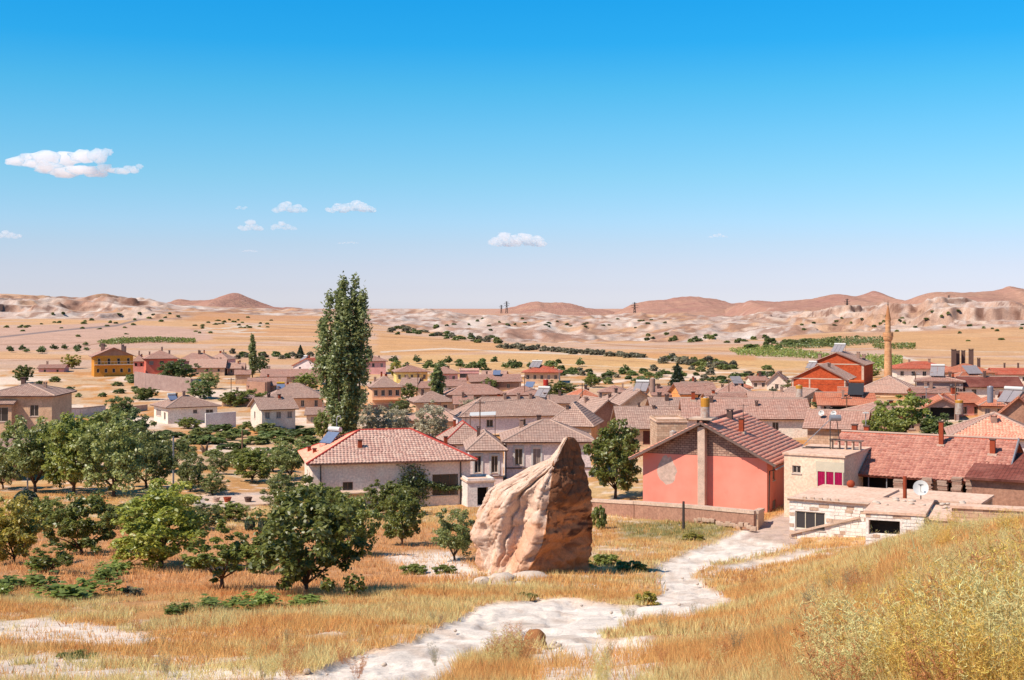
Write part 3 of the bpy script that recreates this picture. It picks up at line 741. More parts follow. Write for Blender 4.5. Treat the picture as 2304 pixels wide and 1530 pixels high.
        if roof == 'gs':
            for x, sg in ((w/2, 1), (-w/2, -1)):
                p = [(x, -dep/2 * sg, H + .003), (x, dep/2 * sg, H + .003), (x, 0, H + rise)]; (gm_ if gmat else mb).face(*p)
        if roof == 'shed':
            for x, sg in ((w/2, 1), (-w/2, -1)):
                p = [(x, -dep/2, H + .003), (x, dep/2, H + .003), (x, dep/2, H + rise)]; (gm_ if gmat else mb).face(*(p if sg > 0 else p[::-1]))
            (gm_ if gmat else mb).face((w/2, dep/2, H), (-w/2, dep/2, H), (-w/2, dep/2, H + rise), (w/2, dep/2, H + rise))
        s.wall = mb.build('wall', wm, root)
        if gmat:
            for fc_ in gm_.f: MB().face(*[gm_.v[i] for i in fc_]).build('gable', WALL[gmat], root)
        # roof
        rmm = ROOF[rm]; V = []; Fc = []; U = []; faces = []; caps = []
        X, Y = w/2 + oh, dep/2 + oh
        if roof == 'hip':
            sl = rise / (min(w, dep) / 2); ze = H - oh * sl * .5; zr = H + rise
            k = min(w, dep) / 2; rx = max(0, w/2 - k); ryy = max(0, dep/2 - k)
            A, B_, C_, D_ = (-X, -Y, ze), (X, -Y, ze), (X, Y, ze), (-X, Y, ze)
            if w >= dep: r0, r1 = (-rx - .01, 0, zr), (rx + .01, 0, zr); fl = [(A, B_, r1, r0), (C_, D_, r0, r1), (B_, C_, r1, r1), (D_, A, r0, r0)]; caps = [(r0, r1), (A, r0), (D_, r0), (B_, r1), (C_, r1)]
            else: r0, r1 = (0, -ryy, zr), (0, ryy, zr); fl = [(A, B_, r0, r0), (B_, C_, r1, r0), (C_, D_, r1, r1), (D_, A, r0, r1)]; caps = [(r0, r1), (A, r0), (B_, r0), (C_, r1), (D_, r1)]
        elif roof == 'gf':
            sl = rise / (w/2); ze = H - oh * sl; zr = H + rise
            fl = [((X, -Y, ze), (X, Y, ze), (0, Y, zr), (0, -Y, zr)), ((-X, Y, ze), (-X, -Y, ze), (0, -Y, zr), (0, Y, zr))]; caps = [((0, -Y, zr), (0, Y, zr))]
        elif roof == 'gs':
            sl = rise / (dep/2); ze = H - oh * sl; zr = H + rise
            fl = [((-X, -Y, ze), (X, -Y, ze), (X, 0, zr), (-X, 0, zr)), ((X, Y, ze), (-X, Y, ze), (-X, 0, zr), (X, 0, zr))]; caps = [((-X, 0, zr), (X, 0, zr))]
        elif roof == 'shed':
            sl = rise / dep; ze = H - oh * sl; zr = H + rise + oh * sl
            fl = [((-X, -Y, ze), (X, -Y, ze), (X, Y, zr), (-X, Y, zr))]
        else: fl = []
        if roof == 'flat':
            rb = MB().box(-w/2 - .12, w/2 + .12, -dep/2 - .12, dep/2 + .12, H + .002, H + .17)
            s.roofo = rb.build('roof', rmm, root)
            if parapet:
                pb = MB(); z0, z1 = H + .172, H + .17 + parapet
                pb.box(-w/2, w/2, -dep/2, -dep/2 + .2, z0, z1); pb.box(-w/2, w/2, dep/2 - .2, dep/2, z0, z1); pb.box(-w/2, -w/2 + .2, -dep/2 + .2, dep/2 - .2, z0, z1); pb.box(w/2 - .2, w/2, -dep/2 + .2, dep/2 - .2, z0, z1)
                pb.build('parapet', wm, root)
        else:
            for q in fl: faces.append(roof_face(V, Fc, U, *q, step=step, lip=.05 if d < 250 else .07, off=.06 if not tiles else .03))
            me = bpy.data.meshes.new('roof'); me.from_pydata(V, [], Fc)
            uvl = me.uv_layers.new(name='uv'); uvl.data.foreach_set('uv', np.array(U, np.float32).ravel())
            s.roofo = link('roof', me, rmm, root)
            if tiles:
                bud = [0]; Vs = []; Fs = []; n0 = 0
                for i, fcx in enumerate(faces):
                    if i in tiles:
                        a_, b_ = lay_tiles(root, fcx, TILE[tiles[i]], budget=bud)
                        if a_:
                            rest = link('roof_tile_field', np_mesh('roof_tile_field', np.concatenate(a_), np.concatenate(b_)), TILE[tiles[i]], root); rest['kind'] = 'stuff'
            cb = M_RIDGE[ridge] if ridge else None
            if cb or d < 300:
                for p, q in caps:
                    p, q = Vector(p), Vector(q)
                    if (q - p).length > .3: MB().tube([p + Vector((0, 0, .09)), q + Vector((0, 0, .09))], .13 if tiles else .11, 6).build('ridge_cap', cb or M_RIDGE['pale'], root)
        for q in chim: s.chimney(*q)
        if not chim and name == 'house' and roof != 'flat':
            for _ in range(int(RNG.integers(1, 4))): s.chimney(RNG.uniform(-.7, .7), RNG.uniform(-.3, .5), RNG.uniform(.6, 1.3), RNG.uniform(.38, .6), ('b', 'd', 'r')[int(RNG.integers(3))])
    def rz_(s, x, y):
        H, w, dep, rise = s.H, s.w, s.dep, s.rise
        if s.roof == 'hip': return H + rise * min(1, (min(w, dep)/2 - max(abs(x) - max(0, w/2 - min(w, dep)/2), abs(y) - max(0, dep/2 - min(w, dep)/2))) / (min(w, dep)/2))
        if s.roof == 'gf': return H + rise * (1 - abs(x) / (w/2))
        if s.roof == 'gs': return H + rise * (1 - abs(y) / (dep/2))
        if s.roof == 'shed': return H + rise * (y + dep/2) / dep
        return H + .17
    def chimney(s, x, y, h=1.0, sz=.5, kind='b'):
        x *= s.w / 2; y *= s.dep / 2; z = s.rz_(x, y); m = {'b': M_CHIM, 'r': M_CHIMR, 'd': M_CHIMD}[kind]
        mb = MB()
        if kind == 'r':
            mb.box(x - sz/2, x + sz/2, y - sz/2, y + sz/2, z - .5, z + h)
            c = mb.build('chimney', m, s.root); MB().box(x - sz*.62, x + sz*.62, y - sz*.62, y + sz*.62, z + h + .003, z + h + .1).build('cap', M_CHIMD, c)
            MB().box(x - sz*.9, x + sz*.9, y - sz*.9, y + sz*.9, z - .4, z + .16).build('flashing', M_CONC, c)
        else:
            mb.box(x - sz/2, x + sz/2, y - sz/2, y + sz/2, z - .5, z + h)
            c = mb.build('chimney', m, s.root); MB().box(x - sz*.65, x + sz*.65, y - sz*.65, y + sz*.65, z + h + .12, z + h + .2).build('cap', m, c)
            pb = MB()
            for i in (-1, 1):
                for j in (-1, 1): pb.box(x + i*sz*.4 - .05, x + i*sz*.4 + .05, y + j*sz*.4 - .05, y + j*sz*.4 + .05, z + h - .01, z + h + .122)
            pb.build('cap_support', m, c)
    def world(s, x, y, z=None):
        x *= s.w / 2; y *= s.dep / 2
        if z is None: z = s.rz_(x, y)
        ca, sa = math.cos(s.rot), math.sin(s.rot)
        return Vector((s.c.x + x * ca - y * sa, s.c.y + x * sa + y * ca, s.base + z))
# ------------------------------------------------------------------ the village, near to far
HS = {}
def W(n, drop=.7, w=.9, h=1.2, s='F'): return [(s, n, drop, w, h)]
# --- salmon gable house
pk = House('salmon pink house with grey block gable and clay tile roof beside the track', 1447, 1720, 1025, 950, 1152, 12.5, -24, 'gf', 'salmon', 'salmon',
    wins=[('R', -3.6, .9, 1.0, 1.3, 'w'), ('R', 1.6, .7, 1.2, 2.0, 'w'), ('R', -3.4, 4.0, 1.5, 1.5, 'c'), ('R', 3.6, 4.0, 1.1, 2.1, 'd')],
    oh=1.0, name='gable_house', tiles={0: 'salmon', 1: 'salmon'}, gmat='gableblock', ridge='salmon', w=11.4)
HS['pink'] = pk
pk.chimney(.42, -.35, 1.3, .42, 'r'); pk.chimney(.1, .1, .8, .5, 'd')
# flue column up the gable, bare plaster patch, fascia, rafter ends, gutter and downpipe
cw, cd, cH, cr_ = pk.w, pk.dep, pk.H, pk.rise
MB().box(-.35, .3, -cd/2 - .8, -cd/2 - .004, -.5, cH + cr_ - .35).build('flue_column', plain('flue_render', alb(226, 192, 170, 1.15), .95, 0, .25, 1.5), pk.root)
MB().box(-1.1, 1.0, -cd/2 - 1.0, -cd/2 + 1.1, cH + cr_ + .28, cH + cr_ + .42).build('tank_slab', M_CONC, pk.root)
MB().box(-.5, .4, -cd/2 - .5, -cd/2 + .4, cH + cr_ - .34, cH + cr_ + .278).build('flue_head', M_CHIMD, pk.root)
fb = MB(); sl_ = cr_ / (cw / 2)
for sg in (-1, 1):
    e = (sg * (cw/2 + 1.0), -cd/2 - 1.02, cH - 1.0 * sl_); tp = (0, -cd/2 - 1.02, cH + cr_)
    fb.beam(Vector(e) + Vector((0, -.03, 0)), Vector(tp) + Vector((0, -.03, 0)), .06, .22)
fb.build('barge_board', M_FASCIA, pk.root)
for fr_ in (.25, .5, .75):
    for sg in (-1, 1):
        x = sg * fr_ * cw / 2; z = cH + cr_ * (1 - fr_) - .2
        MB().box(x - .05, x + .05, -cd/2 - .95, -cd/2 - .004, z - .12, z).build('rafter_end', M_FRAMED, pk.root)
pm = MB(); r_ = np.random.default_rng(5); n_ = 22
ring = [(-3.4 + (.95 + .3 * r_.random()) * math.cos(2*math.pi*k/n_) * .8, -cd/2 - .004, cH - 1.55 + (.95 + .35 * r_.random()) * math.sin(2*math.pi*k/n_) * 1.15) for k in range(n_)]
pm.face(*ring); pm.build('bare_plaster_patch', plain('bare_plaster', alb(222, 188, 170, 1.08), .95, 0, .3, 3), pk.root)
gt = MB().tube([(cw/2 + 1.02, -cd/2 - .95, cH - .78), (cw/2 + 1.02, cd/2 + .9, cH - .78)], .09, 6); gt.build('gutter', M_METAL, pk.root)
MB().tube([(cw/2 + 1.0, -cd/2 - .5, cH - .84), (cw/2 + .2, -cd/2 + .12, cH - 1.1), (cw/2 + .1, -cd/2 + .12, .1)], .06, 6).build('downpipe', M_STEEL, pk.root)
pp = MB().tube([(cw/2 + .1, .9, cH - 3.4), (cw/2 + .35, 1.5, cH - 3.9), (cw/2 + .35, 1.55, .3)], .08, 6); pp.build('stove_pipe', M_CHIMR, pk.root)
# --- cream house with red-edged hip roof
wh = House('cream two storey house under a bleached tile roof with bright red hips', 706, 1060, 1036, 968, 1142, 10.5, 13, 'hip', 'cream', 'pale',
    wins=[('F', -4.4, 2.0, 1.0, .8, 'w'), ('F', 5.3, 1.5, 2.6, 2.1, 'w'), ('F', 5.6, 4.6, 2.6, 1.9, 'c'), ('L', -1.0, 1.4, .8, 1.6, 'w'), ('L', 1.6, 1.4, .8, 1.6, 'w')],
    oh=.6, name='hip_roof_house', tiles={0: 'pale', 3: 'salmon'}, ridge='red', fmat=M_FRAMED, maxH=6.6)
HS['white'] = wh
wh.chimney(-.38, -.62, .9, .4, 'r'); wh.chimney(-.97, .35, .7, .35, 'r'); wh.chimney(-.93, -.2, .6, .35, 'r'); wh.chimney(.83, .25, .9, .35, 'r'); wh.chimney(.66, .85, .9, .35, 'r')
MB().beam(wh.root.matrix_world @ Vector((0,0,0)) * 0 + Vector((-wh.w/2 + .8, -wh.dep/2 - .08, 0)), Vector((-wh.w/2 + .8, -wh.dep/2 - .08, wh.H - .1)), .1).build('downpipe', M_STEEL, wh.root)
MB().beam(Vector((wh.w/2 - 1.0, -wh.dep/2 - .08, 0)), Vector((wh.w/2 - 1.0, -wh.dep/2 - .08, wh.H - .1)), .1).build('downpipe', M_STEEL, wh.root)
MB().box(-6.5, -2.0, -wh.dep/2 - 1.6, -wh.dep/2 - .01, 2.05, 2.15).build('porch_roof', M_CONC, wh.root)
# --- low red-brown tiled house with dish and slab stacks
rd = House('long low house under a brown-red clay tile roof with open dark verandah', 1896, 2206, 1066, 979, 1148, 11.5, -30, 'gs', 'tan', 'red',
    wins=[('F', -2.2, .5, 6.0, 2.0, 'o'), ('F', 4.0, .6, 3.0, 1.9, 'o')], oh=.7, name='verandah_house', tiles={0: 'red'}, ridge='pale', w=14.0)
HS['red'] = rd
rd.chimney(-.95, .1, .9, .45, 'r'); rd.chimney(-.78, .05, .7, .45, 'r'); rd.chimney(.22, -.25, 2.1, .36, 'r'); rd.chimney(.86, -.42, 1.3, .42, 'r')
for i in range(5):
    MB().box(-rd.w/2 + .3 + i * 1.55, -rd.w/2 + .38 + i * 1.55, -rd.dep/2 - .42, -rd.dep/2 - .34, 0, rd.H - .2).build('verandah_post', M_METAL, rd.root)
MB().box(-rd.w/2 + .2, -rd.w/2 + 7.0, -rd.dep/2 - .46, -rd.dep/2 - .3, .9, .98).build('verandah_rail', M_METAL, rd.root)
vb = MB().box(rd.w/2 + .72, rd.w/2 + .86, -rd.dep/2 - .7, 0, 0, .3)
vv = MB(); e0 = Vector((rd.w/2 + .76, -rd.dep/2 - .7, rd.H - .55)); e1 = Vector((rd.w/2 + .76, 0, rd.H + rd.rise + .1))
vv.beam(e0, e1, .1, .34); vv.build('barge_board', M_METAL, rd.root)
# --- cream flat-roofed house with magenta curtains
cu = House('cream flat-roofed house with magenta curtains behind a wide window', 1776, 1886, 1026, 1000, 1128, 8.0, -30, 'flat', 'ochre', 'concrete',
    wins=[('F', -1.5, .9, .75, .65, 'w')], name='flat_roof_house', parapet=0, d=113, w=5.2)
HS['curtain'] = cu
fw = MB(); x0_, x1_, z1_, z0_ = .3, 2.5, cu.H - 1.25, cu.H - 3.0; yf = -cu.dep/2
fw.box(x0_ - .12, x1_ + .12, yf - .06, yf - .005, z1_, z1_ + .85)
for k in range(4):
    xx = x0_ + (x1_ - x0_) * k / 3; fw.box(xx - .05, xx + .05, yf - .08, yf - .004, z0_, z1_ - .002)
fw.box(x0_ - .12, x1_ + .12, yf - .1, yf - .004, z0_ - .08, z0_ - .002)
wf = fw.build('window', plain('window_frame_cream', alb(248, 230, 202), .7, 0, .1, 2), cu.root)
mcur = plain('magenta_curtain', alb(214, 22, 96), .9, 0, .25, 5)
for k in range(3):
    xa = x0_ + (x1_ - x0_) * k / 3 + .06; xb = x0_ + (x1_ - x0_) * (k + 1) / 3 - .06
    cm = MB(); n_ = 14
    pts = [(xa + (xb - xa) * i / n_, yf - .03 + .018 * math.sin(i * 2.3)) for i in range(n_ + 1)]
    for (ax, ay), (bx_, by_) in zip(pts, pts[1:]): cm.face((ax, ay, z0_), (bx_, by_, z0_), (bx_, by_, z1_), (ax, ay, z1_))
    cm.build('curtain', mcur, wf)
# --- whitewashed low building and its flat roofs
lw = House('low whitewashed block building with flat terrace roof and cream window', 1784, 1940, 1132, 1105, 1222, 9.0, -30, 'flat', 'white', 'concrete',
    wins=[('F', -1.35, .75, 2.3, 1.35, 'w')], name='terrace_building', parapet=0, d=100, w=5.9, fmat=plain('window_frame_cream', (.6,.5,.38)))
HS['low'] = lw
def block_wall(root, x0, x1, z0, z1, y, bw, bh, mat, holes=(), seed=0, n=(0, -1), name='stone_block', kx=0.05, cap=280):
    """courses of blocks proud of the wall face; every block is a part"""
    r = np.random.default_rng(seed); me_c = {}; z = z0; row = 0; cnt = 0
    while z < z1 - .08:
        h = min(bh * r.uniform(.85, 1.15), z1 - z); x = x0
        while x < x1 - .05:
            w_ = min(bw * r.uniform(.6, 1.35), x1 - x)
            if x1 - x - w_ < .12: w_ = x1 - x
            cx_, cz_ = x + w_/2, z + h/2
            if not any(a - w_*.4 < cx_ < b + w_*.4 and c - h*.3 < cz_ < d_ + h*.3 for a, b, c, d_ in holes) and cnt < cap:
                g_ = .014; pr = r.uniform(.015, .05)
                mb = MB().box(x + g_, x + w_ - g_, y - pr, y + .05, z + g_, z + h - g_)
                for i in range(4, 8) if False else range(8):
                    v = mb.v[i]; mb.v[i] = (v[0] + r.normal(0, .006), v[1] + (r.normal(0, .006) if v[1] < y else 0), v[2] + r.normal(0, .006))
                mb.build(name, (M_WBLK[1] if r.random() < .22 else mat), root); cnt += 1
            x += w_
        z += h; row += 1
M_WBLK = [plain('whitewashed_block', alb(248, 232, 222, 1.05), .95, 0, .3, 1.5, alb(230, 200, 184, 1.1), .2), plain('bare_block', alb(224, 188, 162, 1.25), .95, 0, .3, 1.5, None, .2)]
block_wall(lw.root, -lw.w/2, lw.w/2, 0.0, lw.H - .05, -lw.dep/2, .62, .27, M_WBLK[0], holes=[(-2.55, -.15, lw.H - 2.15, lw.H - .7)], seed=4)
MB().box(-lw.w/2 - .25, lw.w/2 + .2, -lw.dep/2 - .3, -lw.dep/2 + .5, lw.H + .172, lw.H + .22).build('roof_edge', M_CONC, lw.root)
for i in range(5): MB().box(-1.9 + i * .62, -1.62 + i * .62, -lw.dep/2 - .1, -lw.dep/2 + .06, lw.H + .222, lw.H + .36).build('edge_block', M_WBLK[1], lw.root)
# sloping buttress ramp on the front
MB().beam((-lw.w/2 + .1, -lw.dep/2 - .12, .35), (lw.w/2 - .5, -lw.dep/2 - .12, 2.0), .18, .16).build('render_ledge', M_CONC, lw.root)
an = House('ruined low block outbuilding with broken black opening beside the whitewashed building', 1958, 2068, 1158, 1150, 1216, 7.0, -22, 'flat', 'white', 'concrete',
    wins=[('F', -.7, .45, 2.1, 1.0, 'o')], name='outbuilding', parapet=0, d=92, w=3.9)
block_wall(an.root, -an.w/2, an.w/2, an.H - 1.9, an.H - .05, -an.dep/2, .5, .24, M_WBLK[0], holes=[(-1.75, .4, an.H - 1.45, an.H - .45)], seed=8)
an2 = House('flat-roofed stone shed with cracked concrete slab behind the grassy bank', 2066, 2186, 1172, 1150, 1216, 6.0, -32, 'flat', 'block', 'concrete', wins=[('R', -1.5, .5, .7, .6, 'o'), ('R', 1.4, .4, 1.0, 1.2, 'o')], name='outbuilding', parapet=0, d=91, w=4.4)
tr = House('stone terrace block with stacked roof slabs under the red-brown tiled house', 1985, 2180, 1128, 1110, 1170, 5.0, -30, 'flat', 'block', 'concrete', name='terrace_building', parapet=0, d=102, w=8.0)
block_wall(tr.root, -tr.w/2, tr.w/2, tr.H - 1.7, tr.H - .02, -tr.dep/2, .6, .25, M_WBLK[1], seed=12)
HS['terr'] = tr
sh = House('timber shed with a rust-dark roof adjoining the red-brown tiled house', 2216, 2330, 1078, 1022, 1150, 7.0, -30, 'shed', 'brown', 'rust', name='shed', d=108, w=6.0, oh=.5)
wl2 = House('concrete block wall with orange coping beside the ruined outbuilding', 2170, 2330, 1148, 1140, 1200, 1.0, -20, 'flat', 'block', 'concrete', name='block_wall', cat='wall', parapet=0, d=90, w=6.2)

# --- white houses left of the rock
h22 = House('pale lavender house with twin white-framed windows behind the boulder', 1058, 1132, 1010, 972, 1092, 8, 4, 'hip', 'lavender', 'grey', wins=[('F', -1.0, .8, .75, 1.9, 'w'), ('F', .9, .8, .75, 1.9, 'w')], oh=.5, name='house')
h22b = House('long lavender house under a broad weathered tile roof behind the boulder', 1140, 1330, 992, 946, 1080, 9, 2, 'hip', 'lavender', 'grey', wins=[('F', -3.5, .9, .9, 1.9, 'w'), ('F', -1.4, .9, .9, 1.9, 'w'), ('F', 3, .9, .9, 1.9, 'w')], oh=.6, name='house')
for hh_, xs_ in ((h22, (-1.0, .9)), (h22b, (-3.5, -1.4, 3.0))):
    for x_ in xs_:      # raised white surrounds
        tb = MB(); y_ = -hh_.dep/2; zt = hh_.H - .8; w_ = .85 if hh_ is h22b else .75
        for (x0_, x1_, z0_, z1_) in ((x_ - w_/2 - .22, x_ - w_/2 - .02, zt - 2.1, zt + .25), (x_ + w_/2 + .02, x_ + w_/2 + .22, zt - 2.1, zt + .25), (x_ - w_/2 - .02, x_ + w_/2 + .02, zt + .03, zt + .25)): tb.box(x0_, x1_, y_ - .09, y_ - .003, z0_, z1_)
        tb.build('window_surround', M_WHITE, hh_.root)
    MB().box(-hh_.w/2 - .03, hh_.w/2 + .03, -hh_.dep/2 - .1, -hh_.dep/2 - .003, hh_.H - 3.2, hh_.H - 3.05).build('string_course', M_FASCIA, hh_.root)
ar = House('yellow-capped white porch with an arched doorway between house and boulder', 1052, 1112, 1085, 1080, 1142, 3.5, 14, 'flat', 'white', 'concrete', wins=[('F', .2, .5, 1.1, 1.8, 'o')], name='porch', parapet=.2)
h21 = House('small house with pyramid tile roof, red hips and a tiny attic hatch', 1002, 1100, 996, 950, 1035, 9, 8, 'hip', 'lavender', 'grey', oh=.5, ridge='red', wins=W(2))
h20 = House('long pale house under a wide grey tile roof with many chimneys', 1040, 1290, 934, 894, 972, 9, 12, 'hip', 'lavender', 'grey', wins=[('F', 1, .7, .9, 1.3, 'w'), ('F', 4, .7, .9, 1.3, 'w'), ('F', -5, .7, 1.2, 1.3, 'w')], chim=[(-.15, -.1, 1, .5), (.1, -.1, .9, .5), (.32, -.1, .8, .5), (.6, 0, .9, .5)], oh=.6)
HS['h20'] = h20
r1 = House('weathered hipped roof house left of the tree by the salmon house', 1232, 1330, 956, 906, 1010, 9, -12, 'hip', 'tan', 'grey', oh=.5, chim=[(-.2, -.5, .5, .4, 'd')])
r2 = House('brown-gabled old house with warped tile roof among the weathered roofs', 1332, 1400, 930, 900, 985, 9, 20, 'gf', 'brown', 'grey', oh=.5)
r3 = House('stone house with dark red door and blue shutter under a weathered roof', 1400, 1545, 958, 916, 1004, 8, 3, 'gs', 'tan', 'grey', wins=[('F', -3.6, .6, 1.1, 1.4, 'w'), ('F', -1.1, .7, 1.1, 2.0, 'd'), ('F', 1.2, .6, .9, 1.3, 'w')], chim=[(.1, -.1, .4, .4, 'd'), (-.35, 0, .5, .3, 'd')], oh=.7)
stn = House('cream ashlar store with a flat top behind the salmon house', 1478, 1546, 950, 945, 1006, 6, 2, 'flat', 'block', 'concrete', name='store', parapet=.2, d=165)
h24 = House('very long house with pinkish tile roof behind the salmon house', 1545, 1815, 938, 898, 992, 9, -4, 'gs', 'cream', 'salmon', chim=[(-.85, -.1, 1.2, .5, 'r'), (-.55, -.2, .7, .5, 'd'), (.2, -.4, .6, .4, 'd')], oh=.6, wins=[('F', 4, .7, .9, 1.2, 'w')])
HS['h24'] = h24
h24b = House('weathered long roof joining the row left of the very long house', 1475, 1560, 930, 896, 985, 9, 2, 'gs', 'tan', 'grey', oh=.6)
h40 = House('stone block house with a low red tile roof beside the street lamp', 1818, 1938, 960, 924, 1000, 7, -22, 'gs', 'block', 'salmon', oh=.6, wins=[])
h25 = House('house with curved gable parapet and twin solar panels', 1400, 1480, 908, 878, 950, 9, 6, 'gf', 'stone', 'grey', oh=.5)
HS['h25'] = h25
h26 = House('low house with orange gable wall and shallow salmon roof', 1534, 1612, 884, 862, 912, 8, 10, 'gs', 'orange', 'salmon', oh=.6, wins=[('F', .8, .4, 2.0, 1.1, 'o')])
h26b = House('salmon-roofed house joined to the orange gabled one', 1612, 1690, 886, 860, 915, 8, -8, 'hip', 'tan', 'salmon', oh=.5, wins=W(2))
h27 = House('tiny pale cottage below the brick houses', 1692, 1726, 856, 846, 876, 6, 5, 'gs', 'cream', 'salmon', wins=W(2, .6, .8, 1.1), oh=.4)
h27b = House('cream gabled cottage leaning against the brick house', 1726, 1770, 858, 838, 878, 8, -14, 'gf', 'cream', 'salmon', oh=.5, wins=W(1))
# --- brick houses and mosque
b1 = House('unplastered red brick house with concrete ring beam, lower of two', 1782, 1902, 852, 821, 884, 14, -22, 'gf', 'brick', 'pale', oh=.5, name='brick_house')
MB().box(-b1.w/2 - .03, b1.w/2 + .03, -b1.dep/2 - .05, -b1.dep/2 - .003, b1.H - .15, b1.H + .12).build('ring_beam', M_CONC, b1.root)
for xx in (-b1.w/2 + .3, -b1.w/6, b1.w/2 - .3): MB().box(xx - .18, xx + .18, -b1.dep/2 - .045, -b1.dep/2 - .003, 0, b1.H - .155).build('concrete_post', M_CONC, b1.root)
b1.chimney(.25, -.2, .9, .6, 'd')
HS['b1'] = b1
b2 = House('unplastered red brick house on the rise, upper of two', 1820, 1942, 819, 793, 872, 14, -24, 'gf', 'brick', 'pale', oh=.5, name='brick_house', chim=[(.6, .2, 1.6, .8), (.75, .5, 1.4, .8), (-.7, -.4, 1.4, .8)])
MB().box(-b2.w/2 - .03, b2.w/2 + .03, -b2.dep/2 - .05, -b2.dep/2 - .003, b2.H - .15, b2.H + .12).build('ring_beam', M_CONC, b2.root)
for xx in (-b2.w/2 + .3, b2.w/2 - .35): MB().box(xx - .3, xx + .3, -b2.dep/2 - .045, -b2.dep/2 - .003, 0, b2.H - .155).build('concrete_post', M_CONC, b2.root)
HS['b2'] = b2
mq = House('pale sandstone mosque with a shallow pyramid roof under the minaret', 1925, 2062, 884, 846, 918, 15, -20, 'hip', 'sandstone', 'pale', oh=.3, name='mosque', cat='mosque', wins=W(4, .8, .9, 1.6), d=285)
# --- right-hand roofs
h36 = House('brown slatted barn under an orange tile roof with a black solar heater', 1850, 1962, 908, 884, 940, 8, -8, 'gs', 'greybrown', 'orange', oh=.8, wins=[('F', 0, .3, 7.5, 1.2, 'o')], name='barn', cat='barn', chim=[(-.1, -.4, 1.0, .4)])
HS['h36'] = h36
h37 = House('grey-roofed gabled shed with rubble front below the brick house', 1808, 1866, 893, 876, 915, 8, 24, 'gf', 'stone', 'grey', oh=.5, name='shed')
h30 = House('wide cream house under a red hipped roof right of the minaret', 2020, 2140, 829, 813, 858, 12, -6, 'hip', 'cream', 'red', wins=W(5, .8, 1.0, 1.3), oh=.9, chim=[(.3, -.2, 1, .6), (-.4, 0, .8, .5)])
h31 = House('house with four tall dark chimney blocks on an orange roof', 2125, 2235, 838, 818, 868, 12, -10, 'hip', 'tan', 'orange', oh=.6, wins=W(3), chim=[(-.45, 0, 4.4, 1.1, 'd'), (-.25, .3, 3.8, .9, 'd'), (.0, .5, 4.2, .9, 'd'), (.28, .3, 4.2, 1.1, 'd'), (.6, .4, 2.4, .7, 'd')])
h32 = House('grey-lavender two storey house with a pair of narrow windows', 2064, 2164, 858, 846, 900, 9, -18, 'hip', 'greybrown', 'salmon', wins=[('F', 2.2, 1.2, .7, 1.7, 'w'), ('F', 3.4, 1.2, .7, 1.7, 'w'), ('F', -2, 1.2, 2, 1.3, 'o')], oh=.5)
HS['h32'] = h32
h33 = House('orange roofed house beneath the dark chimney blocks', 2150, 2245, 860, 838, 885, 10, 12, 'hip', 'tan', 'orange', oh=.5, wins=W(3))
h34 = House('cream house under a dark rust-brown roof at the village edge', 2175, 2290, 868, 848, 898, 9, -8, 'gs', 'cream', 'rust', oh=.8, wins=W(3))
h35 = House('flat pinkish building with a red roof edge at the village edge', 2243, 2340, 842, 828, 862, 9, -5, 'gs', 'cream', 'red', oh=.5, wins=W(4), chim=[(-.4, 0, 1.2, .4, 'd'), (.2, 0, 1.2, .4, 'd')])
h38 = House('open timber carport with an orange gable roof by the tall tree', 2085, 2156, 914, 896, 945, 8, -14, 'gf', 'greybrown', 'orange', oh=.6, wins=[('F', 0, .2, 3.6, 2.2, 'o')], name='carport', cat='carport')
h38b = House('small orange-roofed house between the carport and the rust roof', 2158, 2210, 905, 884, 935, 8, 10, 'gs', 'pinkish', 'orange', oh=.5, wins=W(2))
h39 = House('broad house with pinkish tile roof and single pale chimney behind the rust-dark shed', 2150, 2340, 984, 930, 1030, 10, -16, 'hip', 'lavender', 'salmon', oh=.6, chim=[(-.05, -.45, .8, .7)], wins=W(4, .5, .7, .9), tiles={0: 'salmon'}, ridge='pale', name='hip_roof_house')
HS['h39'] = h39
h39b = House('steep orange tiled house behind the broad pinkish roof', 2236, 2350, 944, 892, 990, 9, -24, 'gf', 'brown', 'orange', oh=.6)
HS['h39b'] = h39b
h41 = House('salmon-roofed house hidden behind the sparse tree', 1948, 2070, 935, 905, 975, 9, 6, 'hip', 'tan', 'salmon', oh=.5, wins=W(3))
# --- centre of the village
h16 = House('peach two storey house with a balcony right of the tall poplar', 838, 902, 870, 846, 912, 10, 12, 'hip', 'peach', 'grey', wins=[('F', 4, .8, .9, 1.4), ('R', 2, .9, .8, 1.2)], oh=.6)
MB().box(-h16.w/2 - .1, h16.w/2 + .1, -h16.dep/2 - 1.2, -h16.dep/2 - .01, h16.H - 3.2, h16.H - 3.0).build('balcony', WALL['peach'], h16.root)
h16b = House('low annex with a weathered roof beside the peach house', 902, 936, 866, 850, 892, 7, -8, 'gs', 'tan', 'grey', oh=.5, wins=W(1))
h12 = House('butter yellow house under a salmon hipped roof', 892, 962, 836, 822, 862, 10, 10, 'hip', 'butter', 'salmon', wins=W(5, .9, .8, 1.4), oh=.7)
h13 = House('pink house next to the butter yellow one', 974, 1030, 840, 825, 864, 10, 6, 'hip', 'pinkish', 'salmon', wins=W(3, .8, .8, 1.3), oh=.6)
h14 = House('flat pink building with a strip of broad windows', 1034, 1078, 834, 830, 858, 9, 2, 'flat', 'pinkish', 'concrete', wins=[('F', 3, .9, 2.2, 1.4)], parapet=.2)
h11 = House('tall pinkish house half hidden by the poplar', 812, 868, 812, 800, 842, 10, 8, 'hip', 'pinkish', 'salmon', wins=W(3, .8, .9, 1.3), oh=.7)
h15 = House('lone house with red hipped roof and white solar panels near the fields', 1180, 1258, 837, 822, 862, 11, -4, 'hip', 'tan', 'red', wins=W(5, .9, .9, 1.3), oh=.9)
HS['h15'] = h15
